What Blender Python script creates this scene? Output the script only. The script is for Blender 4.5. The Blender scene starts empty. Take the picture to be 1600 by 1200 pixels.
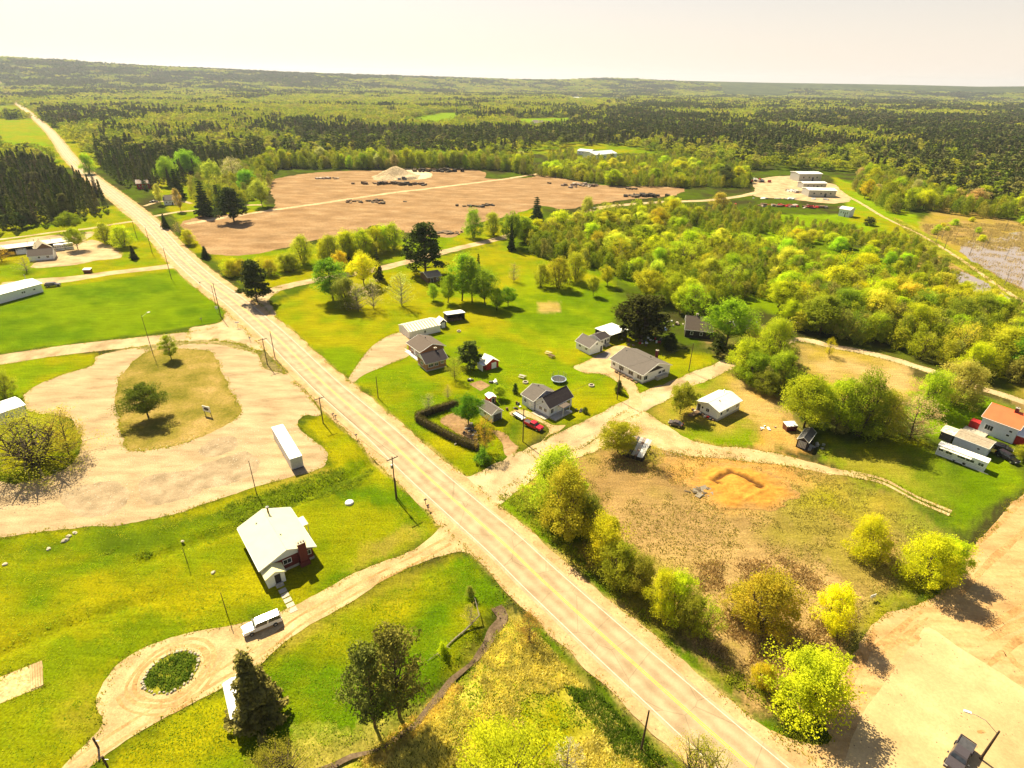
import bpy, math, random
import numpy as np
from mathutils import Vector, Matrix
from mathutils.geometry import tessellate_polygon
R = math.radians
sc = bpy.context.scene
C = sc.collection
rnd = random.Random(7); HAZE = 5.2e-5
nrg = np.random.default_rng(11)

# ------------------------------------------------------------ camera
CAMH, F = 77.0, 900.0                     # metres up; focal length in photo pixels (1600 wide)
PITCH = math.atan((600 - 125) / F)
ROLL = R(1.0)
cR, sR, cP, sP = math.cos(ROLL), math.sin(ROLL), math.cos(PITCH), math.sin(PITCH)
RT = Vector((cR, sR * sP, sR * cP)); UP = Vector((-sR, cR * sP, cR * cP)); FW = Vector((0, cP, -sP))
cd = bpy.data.cameras.new('camera'); cam = bpy.data.objects.new('camera', cd); C.objects.link(cam)
cd.lens = 36 * F / 1600; cd.sensor_width = 36; cd.clip_start = 0.5; cd.clip_end = 60000
cam.matrix_world = Matrix(((RT.x, UP.x, -FW.x, 0), (RT.y, UP.y, -FW.y, 0), (RT.z, UP.z, -FW.z, CAMH), (0, 0, 0, 1)))
sc.camera = cam

# ------------------------------------------------------------ light
SUN_AZ, SUN_EL = -36.0, 47.0              # azimuth from +Y towards +X
world = bpy.data.worlds.new('World'); sc.world = world; world.use_nodes = True
wn = world.node_tree.nodes; wl = world.node_tree.links
bg = wn['Background']
sky = wn.new('ShaderNodeTexSky'); sky.sky_type = 'NISHITA'; sky.sun_disc = False
sky.sun_elevation = R(SUN_EL); sky.sun_rotation = R(SUN_AZ % 360)
sky.air_density = 1.0; sky.dust_density = 1.6; sky.ozone_density = 1.0; sky.altitude = 200
tint = wn.new('ShaderNodeMix'); tint.data_type = 'RGBA'; tint.blend_type = 'MULTIPLY'
tint.inputs[0].default_value = 1.0
wl.new(sky.outputs[0], tint.inputs[6]); tint.inputs[7].default_value = (1.0, 0.90, 0.84, 1)
# a pale hazy veil that thickens evenly towards the horizon all round
geo = wn.new('ShaderNodeNewGeometry'); sep = wn.new('ShaderNodeSeparateXYZ'); wl.new(geo.outputs['Incoming'], sep.inputs[0])
ab = wn.new('ShaderNodeMath'); ab.operation = 'ABSOLUTE'; wl.new(sep.outputs[2], ab.inputs[0])
om = wn.new('ShaderNodeMath'); om.operation = 'SUBTRACT'; om.inputs[0].default_value = 1; wl.new(ab.outputs[0], om.inputs[1])
pw = wn.new('ShaderNodeMath'); pw.operation = 'POWER'; wl.new(om.outputs[0], pw.inputs[0]); pw.inputs[1].default_value = 4.0
pf = wn.new('ShaderNodeMath'); pf.operation = 'MULTIPLY'; wl.new(pw.outputs[0], pf.inputs[0]); pf.inputs[1].default_value = .85
veil = wn.new('ShaderNodeMix'); veil.data_type = 'RGBA'; wl.new(pf.outputs[0], veil.inputs[0]); wl.new(tint.outputs[2], veil.inputs[6]); veil.inputs[7].default_value = (9.0, 7.8, 6.7, 1)
wl.new(veil.outputs[2], bg.inputs['Color']); bg.inputs['Strength'].default_value = 0.05
sl = bpy.data.lights.new('sun', 'SUN'); sl.energy = 5.0; sl.angle = R(0.5); sl.color = (1.0, 0.86, 0.55)
sun = bpy.data.objects.new('sun', sl); C.objects.link(sun)
sd = Vector((math.sin(R(SUN_AZ)) * math.cos(R(SUN_EL)), math.cos(R(SUN_AZ)) * math.cos(R(SUN_EL)), math.sin(R(SUN_EL))))
sun.rotation_euler = sd.to_track_quat('Z', 'Y').to_euler(); sun.location = (0, 0, 120)
sc.view_settings.view_transform = 'Standard'; sc.view_settings.look = 'None'
sc.view_settings.exposure = 1.35; sc.view_settings.gamma = 1.0
sc.cycles.max_bounces = 6; sc.cycles.transparent_max_bounces = 8

# ------------------------------------------------------------ geometry helpers
def G(px, py, z=0.0):
    """ground point (at height z) that the photo shows at pixel px,py"""
    u = (px - 800) / F; v = -(py - 600) / F
    d = RT * u + UP * v + FW
    t = (z - CAMH) / d.z
    return Vector((d.x * t, d.y * t, z))
def PXY(x, y, z):
    """pixel of world points, numpy"""
    zz = z - CAMH
    u = x * RT.x + y * RT.y + zz * RT.z; v = x * UP.x + y * UP.y + zz * UP.z; w = x * FW.x + y * FW.y + zz * FW.z
    return 800 + F * u / w, 600 - F * v / w, w
def h_of(bx, by, ty):
    b = G(bx, by); v = -(ty - 600) / F; u = (bx - 800) / F
    d = RT * u + UP * v + FW
    return max(0.3, CAMH + d.z * math.hypot(b.x, b.y) / math.hypot(d.x, d.y))
def depth(p):
    return p.x * FW.x + p.y * FW.y + (p.z - CAMH) * FW.z
def _hash(ix, iy, s):
    h = (ix.astype(np.int64) * 374761393 + iy.astype(np.int64) * 668265263 + s * 974711) & 0x7fffffff
    h = (h ^ (h >> 13)) * 1274126177 & 0x7fffffff
    return ((h ^ (h >> 16)) & 0xffff) / 65535.0
def vn(x, y, s=0):
    x = np.asarray(x, float); y = np.asarray(y, float)
    xi = np.floor(x); yi = np.floor(y); fx = x - xi; fy = y - yi
    fx = fx * fx * (3 - 2 * fx); fy = fy * fy * (3 - 2 * fy)
    a = _hash(xi, yi, s); b = _hash(xi + 1, yi, s); c = _hash(xi, yi + 1, s); d = _hash(xi + 1, yi + 1, s)
    return a + (b - a) * fx + (c - a) * fy + (a - b - c + d) * fx * fy
def fbm(x, y, size, octv=3, s=0):
    t = 0; a = 1; n = 0
    for k in range(octv):
        t = t + a * vn(np.asarray(x) / size * 2 ** k + 31.7 * k, np.asarray(y) / size * 2 ** k + 11.3 * k, s + k * 17); n += a; a *= .5
    return t / n
def inpoly(x, y, P):
    r = np.zeros(np.shape(x), bool); n = len(P)
    for i in range(n):
        x1, y1 = P[i]; x2, y2 = P[(i + 1) % n]
        if y1 == y2: continue
        c = (y1 > y) != (y2 > y)
        r ^= c & (x < (x2 - x1) * (y - y1) / (y2 - y1) + x1)
    return r
def W2(poly): return [tuple(G(*p).xy) for p in poly]
def smooth(pts, closed, n=5):
    pts = [Vector(p) for p in pts]; out = []
    m = len(pts)
    for i in range(m if closed else m - 1):
        g = (lambda k: pts[k % m]) if closed else (lambda k: pts[min(max(k, 0), m - 1)])
        p0, p1, p2, p3 = g(i - 1), g(i), g(i + 1), g(i + 2)
        for k in range(n):
            t = k / n
            out.append(0.5 * ((2 * p1) + (p2 - p0) * t + (2 * p0 - 5 * p1 + 4 * p2 - p3) * t * t + (3 * p1 - p0 - 3 * p2 + p3) * t ** 3))
    if not closed: out.append(pts[-1])
    return [tuple(p) for p in out]
def resample(pts, step, closed):
    P = np.array(pts, float)
    if closed: P = np.vstack([P, P[:1]])
    s = np.r_[0, np.cumsum(np.linalg.norm(np.diff(P, axis=0), axis=1))]
    n = max(4, int(s[-1] / step)); t = np.linspace(0, s[-1], n + 1)
    Q = np.stack([np.interp(t, s, P[:, 0]), np.interp(t, s, P[:, 1])], 1)
    return Q[:-1] if closed else Q
def segdist(x, y, pts):
    d = np.full(np.shape(x), 1e9)
    for (x1, y1), (x2, y2) in zip(pts[:-1], pts[1:]):
        dx, dy = x2 - x1, y2 - y1; L = dx * dx + dy * dy + 1e-9
        t = np.clip(((x - x1) * dx + (y - y1) * dy) / L, 0, 1)
        d = np.minimum(d, np.hypot(x - x1 - t * dx, y - y1 - t * dy))
    return d

HWY_PX = [(7,142),(57,186),(85,214),(107,244),(140,275),(180,306),(225,342),(250,367),(282,402),(325,440),(366,470),(400,499),(435,530),(507,600),(590,672),(657,735),(725,795),(790,852),(840,900),(935,987),(1030,1072),(1095,1130),(1175,1200),(1262,1275)]
HWY = [tuple(G(*p).xy) for p in HWY_PX]
_a, _b = Vector(HWY[0]), Vector(HWY[1]); HWY = [tuple(_a + (_a - _b).normalized() * k) for k in (1500, 1000, 500, 200)] + HWY
_a, _b = Vector(HWY[-1]), Vector(HWY[-2]); HWY = HWY + [tuple(_a + (_a - _b).normalized() * k) for k in (6, 12, 24, 48, 80)]
HWY = smooth(HWY, False, 4)
DITCH = [[(584,722),(532,751),(490,769),(440,795),(400,820),(325,838),(225,877)], [(870,905),(945,975),(1030,1050),(1110,1115)], [(850,1010),(930,1085),(1010,1165)],
         [(560,640),(625,710),(690,760)], [(430,500),(500,575)], [(0,1020),(120,970),(240,935)]]
DITCH_W = [W2(d) for d in DITCH]
CREEK = W2([(776,944),(786,962),(770,985),(742,1028),(702,1064),(680,1090),(650,1128),(600,1163),(550,1180),(490,1204),(430,1230)])
RIDGE = [(-900,22),(0,16),(100,14),(180,10),(300,8),(400,5.5),(500,3),(700,1),(800,0),(870,0.5),(920,4),(980,5.5),(1060,4),(1200,3.2),(1400,3.4),(1520,2.5),(1600,4),(2300,6)]
RAZ = [math.atan2((p - 800) / F * (1), 1.131) for p, _ in RIDGE]
def Z(x, y, ditches=True):
    x = np.asarray(x, float); y = np.asarray(y, float)
    d = np.hypot(x, y); az = np.arctan2(x, np.maximum(y, 1e-3)); az = np.where(y < 0, np.sign(x) * 1.5, az)
    far = np.clip((d - 900) / 2200, 0, 1); far = far * far * (3 - 2 * far)
    z = far * (-10 + 34 * (fbm(x, y, 1500, 3, 5) - .3))
    dd = np.interp(az, RAZ, [q for _, q in RIDGE])
    D = 5200 + 2500 * np.clip((az + .2) / .6, 0, 1)
    top = CAMH + dd / 1151 * D - 4
    z = z + (np.maximum(top, 40) - z) * np.exp(-((d - D) / (D * .17)) ** 2) * np.clip((d - 1500) / 1500, 0, 1)
    z = np.where(d > D, z * .25 + .75 * np.maximum(top, 40) * np.exp(-((d - D) / (D * .45)) ** 2), z)
    if ditches:
        m = (d < 260)
        if m.any():
            xs, ys = x[m], y[m]; q = np.zeros(xs.shape)
            for L in DITCH_W: q = np.minimum(q, -0.7 * np.exp(-(segdist(xs, ys, L) / 1.3) ** 2))
            q = np.minimum(q, -0.9 * np.exp(-(segdist(xs, ys, CREEK) / 2.2) ** 2))
            z = z.copy(); z[m] += q
    return z

class MB:
    def __init__(s): s.v = []; s.f = []
    def add(s, v, f):
        n = len(s.v); s.v += [tuple(p) for p in v]; s.f += [tuple(i + n for i in q) for q in f]; return s
    def box(s, x0, x1, y0, y1, z0, z1, M=None):
        v = [Vector(p) for p in ((x0,y0,z0),(x1,y0,z0),(x1,y1,z0),(x0,y1,z0),(x0,y0,z1),(x1,y0,z1),(x1,y1,z1),(x0,y1,z1))]
        if M is not None: v = [M @ p for p in v]
        return s.add(v, [(3,2,1,0),(4,5,6,7),(0,1,5,4),(1,2,6,5),(2,3,7,6),(3,0,4,7)])
    def tube(s, pts, rad, n=6, cap=True):
        pts = [Vector(p) for p in pts]; rad = rad if isinstance(rad, (list, tuple)) else [rad] * len(pts)
        b = len(s.v); ax = None
        for i, p in enumerate(pts):
            t = (pts[min(i + 1, len(pts) - 1)] - pts[max(i - 1, 0)]).normalized()
            if ax is None: ax = t.orthogonal().normalized()
            ax = (ax - t * ax.dot(t)).normalized(); bx = t.cross(ax)
            for k in range(n):
                a = 2 * math.pi * k / n; s.v.append(tuple(p + (ax * math.cos(a) + bx * math.sin(a)) * rad[i]))
        for i in range(len(pts) - 1):
            for k in range(n):
                a, c = b + i * n + k, b + i * n + (k + 1) % n
                s.f.append((a, c, c + n, a + n))
        if cap:
            s.f.append(tuple(b + k for k in reversed(range(n)))); s.f.append(tuple(b + (len(pts) - 1) * n + k for k in range(n)))
        return s
    def lathe(s, prof, n=16, c=(0, 0)):
        b = len(s.v)
        for r, z in prof:
            for k in range(n):
                a = 2 * math.pi * k / n; s.v.append((c[0] + r * math.cos(a), c[1] + r * math.sin(a), z))
        for i in range(len(prof) - 1):
            for k in range(n):
                a, d = b + i * n + k, b + i * n + (k + 1) % n; s.f.append((a, d, d + n, a + n))
        s.f.append(tuple(b + k for k in reversed(range(n)))); s.f.append(tuple(b + (len(prof) - 1) * n + k for k in range(n)))
        return s
    def mesh(s, name, m, shade=False):
        me = bpy.data.meshes.new(name); me.from_pydata(s.v, [], s.f); me.update()
        if m: me.materials.append(m)
        if shade: me.polygons.foreach_set('use_smooth', [True] * len(me.polygons))
        return me
    def build(s, name, m, parent=None, shade=False):
        return link(name, s.mesh(name, m, shade), parent)
def link(name, me, parent=None):
    o = bpy.data.objects.new(name, me); C.objects.link(o)
    if parent: o.parent = parent
    return o
def tag(o, label=None, cat=None, group=None, kind=None):
    if label: o['label'] = label
    if cat: o['category'] = cat
    if group: o['group'] = group
    if kind: o['kind'] = kind
    return o
def empty(name, loc, rz=0, **k):
    o = bpy.data.objects.new(name, None); C.objects.link(o); o.empty_display_size = .5
    o.location = loc; o.rotation_euler = (0, 0, rz)
    return tag(o, **k)
def npmesh(name, V, Fc, m=None, smooth_=False):
    V = np.asarray(V, np.float32); Fc = np.asarray(Fc, np.int32); k = Fc.shape[1]
    me = bpy.data.meshes.new(name)
    me.vertices.add(len(V)); me.vertices.foreach_set('co', V.ravel())
    me.loops.add(Fc.size); me.loops.foreach_set('vertex_index', Fc.ravel())
    me.polygons.add(len(Fc)); me.polygons.foreach_set('loop_start', np.arange(0, Fc.size, k, dtype=np.int32))
    if smooth_: me.polygons.foreach_set('use_smooth', np.ones(len(Fc), bool))
    me.update(calc_edges=True)
    if m: me.materials.append(m)
    return me

# ------------------------------------------------------------ materials
def nmat(name): 
    m = bpy.data.materials.new(name); m.use_nodes = True
    return m, m.node_tree.nodes, m.node_tree.links, m.node_tree.nodes['Principled BSDF']
def mat(name, col, rough=.8, metal=0, var=.12, scale=2.0, bump=0, col2=None, spec=.3):
    m, n, l, b = nmat(name)
    b.inputs['Roughness'].default_value = rough; b.inputs['Metallic'].default_value = metal
    b.inputs['Specular IOR Level'].default_value = spec
    tc = n.new('ShaderNodeTexCoord'); nz = n.new('ShaderNodeTexNoise'); nz.inputs['Scale'].default_value = scale; nz.inputs['Detail'].default_value = 5
    l.new(tc.outputs['Object'], nz.inputs['Vector'])
    cr = n.new('ShaderNodeValToRGB'); l.new(nz.outputs['Fac'], cr.inputs[0])
    c2 = col2 or tuple(min(1, c * (1 + var)) for c in col); c1 = tuple(c * (1 - var) for c in col) if col2 is None else col
    cr.color_ramp.elements[0].position = .35; cr.color_ramp.elements[1].position = .65
    cr.color_ramp.elements[0].color = (*c1, 1); cr.color_ramp.elements[1].color = (*c2, 1)
    l.new(cr.outputs[0], b.inputs['Base Color'])
    if bump:
        bp = n.new('ShaderNodeBump'); bp.inputs['Strength'].default_value = bump; bp.inputs['Distance'].default_value = .1
        l.new(nz.outputs['Fac'], bp.inputs['Height']); l.new(bp.outputs[0], b.inputs['Normal'])
    return m
def groundmat(name, cols, s1=.25, s2=2.5, bump=.3, attr=None, streak=None, amp=.55):
    """mottled ground: two noise scales over base colours (or over a colour attribute)"""
    m, n, l, b = nmat(name); b.inputs['Roughness'].default_value = 1; b.inputs['Specular IOR Level'].default_value = .0
    tc = n.new('ShaderNodeTexCoord')
    def noise(sc_, det=6, vec=None):
        nz = n.new('ShaderNodeTexNoise'); nz.inputs['Scale'].default_value = sc_; nz.inputs['Detail'].default_value = det; nz.inputs['Roughness'].default_value = .65
        l.new(vec or tc.outputs['Object'], nz.inputs['Vector']); return nz
    big, fine = noise(1 / s2 * .4), noise(1 / s1 * .5, 8)
    if attr:
        at = n.new('ShaderNodeAttribute'); at.attribute_name = attr; base = at.outputs['Color']
    else:
        vb = big
        if streak:
            mp = n.new('ShaderNodeMapping'); mp.inputs['Rotation'].default_value = (0, 0, streak[0]); mp.inputs['Scale'].default_value = (1, streak[1], 1)
            l.new(tc.outputs['Object'], mp.inputs['Vector']); vb = noise(1 / s2 * .4, 7, mp.outputs[0])
        cr = n.new('ShaderNodeValToRGB'); e = cr.color_ramp.elements
        e[0].position = .3; e[1].position = .7; e[0].color = (*cols[0], 1); e[1].color = (*cols[-1], 1)
        if len(cols) == 3: q = e.new(.5); q.color = (*cols[1], 1)
        l.new(vb.outputs['Fac'], cr.inputs[0]); base = cr.outputs[0]
    mr = n.new('ShaderNodeMapRange'); l.new(fine.outputs['Fac'], mr.inputs[0])
    mr.inputs[1].default_value = .3; mr.inputs[2].default_value = .7; mr.inputs[3].default_value = 1 - amp; mr.inputs[4].default_value = 1 + amp
    mr2 = n.new('ShaderNodeMapRange'); l.new(big.outputs['Fac'], mr2.inputs[0])
    mr2.inputs[1].default_value = .3; mr2.inputs[2].default_value = .7; mr2.inputs[3].default_value = .82; mr2.inputs[4].default_value = 1.18
    mu = n.new('ShaderNodeMath'); mu.operation = 'MULTIPLY'; l.new(mr.outputs[0], mu.inputs[0]); l.new(mr2.outputs[0], mu.inputs[1])
    if attr:
        mp = n.new('ShaderNodeMapping'); mp.inputs['Rotation'].default_value = (0, 0, R(-28)); mp.inputs['Scale'].default_value = (.16, 1.1, 1); l.new(tc.outputs['Object'], mp.inputs[0])
        st = noise(1.0, 5, mp.outputs[0]); m3 = n.new('ShaderNodeMapRange'); l.new(st.outputs['Fac'], m3.inputs[0]); m3.inputs[1].default_value = .3; m3.inputs[2].default_value = .7; m3.inputs[3].default_value = .8; m3.inputs[4].default_value = 1.2
        mu2 = n.new('ShaderNodeMath'); mu2.operation = 'MULTIPLY'; l.new(mu.outputs[0], mu2.inputs[0]); l.new(m3.outputs[0], mu2.inputs[1]); mu = mu2
    vm = n.new('ShaderNodeVectorMath'); vm.operation = 'SCALE'; l.new(base, vm.inputs[0]); l.new(mu.outputs[0], vm.inputs['Scale'])
    l.new(vm.outputs[0], b.inputs['Base Color'])
    bp = n.new('ShaderNodeBump'); bp.inputs['Strength'].default_value = bump; bp.inputs['Distance'].default_value = .25
    l.new(fine.outputs['Fac'], bp.inputs['Height']); l.new(bp.outputs[0], b.inputs['Normal'])
    return m
def leafmat(name, tr=.55, var=.38, hue=.014, objcol=True, col=(.1, .13, .02), far=False):
    m, n, l, b = nmat(name); n.remove(b)
    out = n['Material Output']
    oi = n.new('ShaderNodeObjectInfo'); tc = n.new('ShaderNodeTexCoord')
    nz = n.new('ShaderNodeTexNoise'); nz.inputs['Scale'].default_value = .55; nz.inputs['Detail'].default_value = 4
    l.new(tc.outputs['Object'], nz.inputs['Vector'])
    mr = n.new('ShaderNodeMapRange'); l.new(nz.outputs['Fac'], mr.inputs[0]); mr.inputs[1].default_value = .3; mr.inputs[2].default_value = .7
    mr.inputs[3].default_value = 1 - var; mr.inputs[4].default_value = 1 + var
    hs = n.new('ShaderNodeHueSaturation')
    if objcol: l.new(oi.outputs['Color'], hs.inputs['Color'])
    else:
        cr = n.new('ShaderNodeValToRGB'); l.new(oi.outputs['Random'], cr.inputs[0]); e = cr.color_ramp.elements
        e[0].color = (*col[0], 1); e[1].color = (*col[-1], 1)
        for i, c in enumerate(col[1:-1]): q = e.new((i + 1) / (len(col) - 1)); q.color = (*c, 1)
        l.new(cr.outputs[0], hs.inputs['Color'])
    l.new(mr.outputs[0], hs.inputs['Value'])
    mh = n.new('ShaderNodeMapRange'); l.new(nz.outputs['Fac'], mh.inputs[0]); mh.inputs[1].default_value = .3; mh.inputs[2].default_value = .7
    mh.inputs[3].default_value = .5 + hue; mh.inputs[4].default_value = .5 - hue; l.new(mh.outputs[0], hs.inputs['Hue'])
    df = n.new('ShaderNodeBsdfDiffuse'); tl = n.new('ShaderNodeBsdfTranslucent'); mx = n.new('ShaderNodeMixShader'); mx.inputs[0].default_value = tr
    l.new(hs.outputs[0], df.inputs[0]); l.new(hs.outputs[0], tl.inputs[0]); l.new(df.outputs[0], mx.inputs[1]); l.new(tl.outputs[0], mx.inputs[2])
    l.new(mx.outputs[0], out.inputs[0])
    return m
M = {}
M['leaf'] = leafmat('leaf_foliage')
M['needle'] = leafmat('needle_foliage', tr=.15, var=.4, hue=.01)
M['dryleaf'] = leafmat('dry_grass_blades', tr=.2, var=.25, hue=.0)
M['far_leaf'] = leafmat('distant_leaf_foliage', objcol=False, tr=.35, col=[(.38,.42,.02),(.26,.33,.02),(.48,.47,.03),(.31,.29,.07),(.22,.31,.02),(.43,.45,.02)])
M['far_needle'] = leafmat('distant_needle_foliage', objcol=False, tr=.1, col=[(.08,.115,.02),(.12,.125,.035),(.12,.17,.02),(.085,.11,.03),(.17,.15,.065),(.16,.20,.03)])
M['bark'] = mat('bark', (.10,.075,.05), .95, var=.4, scale=8)
M['grey_bark'] = mat('grey_bark', (.22,.19,.15), .95, var=.3, scale=8)
M['white'] = mat('white_siding', (.78,.78,.76), .6, var=.05)
M['blue_white'] = mat('pale_blue_siding', (.62,.66,.72), .6, var=.05)
M['cream_roof'] = mat('cream_metal_roof', (.74,.70,.40), .5, var=.04, scale=.6)
M['white_roof'] = mat('white_metal_roof', (.8,.78,.68), .45, var=.05, scale=.6)
M['grey_shingle'] = mat('grey_asphalt_shingle', (.125,.108,.10), .95, var=.22, scale=5, bump=.3)
M['brown_shingle'] = mat('brown_asphalt_shingle', (.115,.09,.078), .95, var=.22, scale=5, bump=.3)
M['dark_shingle'] = mat('dark_asphalt_shingle', (.045,.035,.04), .9, var=.25, scale=5, bump=.3)
M['dark_wood'] = mat('dark_stained_wood', (.035,.028,.025), .85, var=.3, scale=4)
M['brown_wood'] = mat('brown_weathered_wood', (.16,.10,.06), .9, var=.3, scale=4)
M['pole'] = mat('weathered_pole_wood', (.07,.045,.03), .9, var=.3, scale=4)
M['red_paint'] = mat('red_paint', (.38,.02,.02), .5, var=.15)
M['orange_roof'] = mat('orange_red_metal_roof', (.75,.14,.05), .5, var=.06, scale=.7)
M['glass'] = mat('dark_window_glass', (.03,.035,.045), .08, var=.3, spec=.8)
M['trim'] = mat('white_trim', (.8,.8,.78), .5, var=.03)
M['grey_metal'] = mat('galvanised_metal', (.42,.42,.42), .45, metal=.5, var=.12)
M['pipe'] = mat('stove_pipe_metal', (.2,.2,.2), .5, metal=.6, var=.2)
M['tyre'] = mat('tyre_rubber', (.02,.02,.02), .9)
M['rim'] = mat('wheel_rim', (.45,.45,.45), .35, metal=.8)
M['concrete'] = mat('concrete', (.42,.38,.32), .9, var=.15, scale=1.5, bump=.1)
M['stone'] = mat('field_stone', (.48,.42,.33), .9, var=.3, scale=3, bump=.4)
M['light_lamp'] = mat('headlight_glass', (.75,.75,.75), .15)
M['tail_lamp'] = mat('tail_light_plastic', (.5,.02,.02), .25)
M['wire'] = mat('cable', (.03,.03,.03), .6)
M['rust'] = mat('rusty_metal_sheet', (.22,.10,.05), .8, col2=(.42,.40,.38), scale=1.2)
M['charcoal'] = mat('charcoal_metal_sheet', (.06,.06,.07), .5, var=.2)
M['se_lot'] = groundmat('orange_packed_soil', [(.33,.195,.085),(.41,.265,.125),(.465,.325,.17)], .3, 4, bump=.3, amp=.16, streak=(R(-35), 5))
M['sand'] = groundmat('orange_sand', [(.40,.20,.045),(.50,.29,.085)], .3, 2, bump=.5)
M['gravel'] = groundmat('pale_gravel', [(.30,.215,.125),(.40,.30,.18),(.46,.36,.225)], .14, 3, bump=.3, amp=.25)
M['lot'] = groundmat('worn_gravel_lot', [(.255,.185,.11),(.37,.272,.165),(.44,.335,.21)], .14, 4, bump=.3, amp=.26, streak=(R(-25), 4))
M['drive'] = groundmat('sandy_drive', [(.34,.235,.115),(.43,.31,.165),(.49,.37,.21)], .14, 2, bump=.35, amp=.25)
M['dirt'] = groundmat('bare_ploughed_dirt', [(.20,.12,.06),(.26,.165,.088),(.34,.235,.135)], .5, 7, bump=.5, amp=.3, streak=(R(15), 2.2))
M['shoulder'] = groundmat('gravel_shoulder', [(0.371,0.248,0.125),(0.459,0.313,0.172)], .25, 2, bump=.25, amp=.2)
M['slab'] = groundmat('pale_hardstanding', [(.40,.28,.14),(.45,.325,.17),(.49,.37,.20)], .2, 5, bump=.1, amp=.12)
M['creek'] = groundmat('wet_stream_bed', [(0.096,0.066,0.042),(0.156,0.114,0.078)], .2, 1.5, bump=.4, amp=.4)
M['lot2'] = groundmat('old_tarmac_remnant', [(.25,.19,.12),(.30,.23,.15),(.36,.28,.19)], .14, 1.5, bump=.2, amp=.25)
M['track'] = groundmat('tyre_track_soil', [(.33,.185,.07),(.42,.26,.12)], .25, 1.2, bump=.3, amp=.3)
M['rut'] = groundmat('rutted_orange_soil', [(.36,.21,.085),(.43,.28,.14)], .2, 1.2, bump=.4, amp=.3)
M['yellow_line'] = mat('yellow_road_paint', (.62,.42,.05), .7, var=.12, scale=1.5)
M['white_line'] = mat('white_road_paint', (.56,.50,.40), .7, var=.12, scale=1.5)
def asphalt():
    m, n, l, b = nmat('worn_asphalt'); b.inputs['Roughness'].default_value = .85; b.inputs['Specular IOR Level'].default_value = .2
    tc = n.new('ShaderNodeTexCoord'); uv = n.new('ShaderNodeUVMap'); uv.uv_map = 'UVMap'
    sx = n.new('ShaderNodeSeparateXYZ'); l.new(uv.outputs[0], sx.inputs[0])
    # wheel tracks: four dark bands across the width
    w = n.new('ShaderNodeMath'); w.operation = 'MULTIPLY'; l.new(sx.outputs[0], w.inputs[0]); w.inputs[1].default_value = math.pi * 2 * 4
    c = n.new('ShaderNodeMath'); c.operation = 'COSINE'; l.new(w.outputs[0], c.inputs[0])
    nz = n.new('ShaderNodeTexNoise'); nz.inputs['Scale'].default_value = .35; nz.inputs['Detail'].default_value = 6; l.new(tc.outputs['Object'], nz.inputs[0])
    nf = n.new('ShaderNodeTexNoise'); nf.inputs['Scale'].default_value = 3; nf.inputs['Detail'].default_value = 3; l.new(tc.outputs['Object'], nf.inputs[0])
    a = n.new('ShaderNodeMath'); a.operation = 'MULTIPLY_ADD'; l.new(c.outputs[0], a.inputs[0]); a.inputs[1].default_value = .11; l.new(nz.outputs['Fac'], a.inputs[2])
    a2 = n.new('ShaderNodeMath'); a2.operation = 'MULTIPLY_ADD'; l.new(nf.outputs['Fac'], a2.inputs[0]); a2.inputs[1].default_value = .25; l.new(a.outputs[0], a2.inputs[2])
    cr = n.new('ShaderNodeValToRGB'); e = cr.color_ramp.elements; e[0].position = .38; e[1].position = .85
    e[0].color = (.27, .195, .12, 1); e[1].color = (.42, .325, .21, 1); l.new(a2.outputs[0], cr.inputs[0])
    vo = n.new('ShaderNodeTexVoronoi'); vo.feature = 'DISTANCE_TO_EDGE'; vo.inputs['Scale'].default_value = .16; l.new(tc.outputs['Object'], vo.inputs['Vector'])
    wp = n.new('ShaderNodeMix'); wp.data_type = 'RGBA'; wp.inputs[0].default_value = .12; l.new(tc.outputs['Object'], wp.inputs[6]); l.new(nf.outputs['Color'], wp.inputs[7]); l.new(wp.outputs[2], vo.inputs['Vector'])
    mr = n.new('ShaderNodeMapRange'); l.new(vo.outputs[0], mr.inputs[0]); mr.inputs[1].default_value = 0; mr.inputs[2].default_value = .012; mr.inputs[3].default_value = .72; mr.inputs[4].default_value = 1
    vm = n.new('ShaderNodeVectorMath'); vm.operation = 'SCALE'; l.new(cr.outputs[0], vm.inputs[0]); l.new(mr.outputs[0], vm.inputs['Scale']); l.new(vm.outputs[0], b.inputs['Base Color'])
    return m
M['asphalt'] = asphalt()
def brick(name, c1, c2, mortar):
    m, n, l, b = nmat(name); b.inputs['Roughness'].default_value = .9
    tc = n.new('ShaderNodeTexCoord'); br = n.new('ShaderNodeTexBrick'); l.new(tc.outputs['Object'], br.inputs[0]); br.inputs['Scale'].default_value = 2
    br.inputs['Color1'].default_value = (*c1, 1); br.inputs['Color2'].default_value = (*c2, 1); br.inputs['Mortar'].default_value = (*mortar, 1)
    br.inputs['Mortar Size'].default_value = .012; br.inputs['Brick Width'].default_value = .45; br.inputs['Row Height'].default_value = .15
    mp = n.new('ShaderNodeMapping'); mp.inputs['Rotation'].default_value = (R(90), 0, 0)
    l.new(tc.outputs['Object'], mp.inputs[0]); l.new(mp.outputs[0], br.inputs[0]); l.new(br.outputs[0], b.inputs['Base Color'])
    return m
M['red_brick'] = brick('dark_red_brick', (.16,.018,.015), (.11,.014,.012), (.14,.06,.05))
M['tan_brick'] = brick('orange_brown_brick', (.38,.17,.07), (.30,.13,.05), (.34,.22,.14))
M['seam_tan'] = mat('weathered_tan_sheet', (.36,.29,.20), .6, var=.15)
M['tarp'] = mat('blue_tarp', (.08,.25,.7), .5, col2=(.7,.75,.8), scale=1)
M['straw_wood'] = mat('pale_yellow_wood', (.55,.42,.2), .8)
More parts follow.
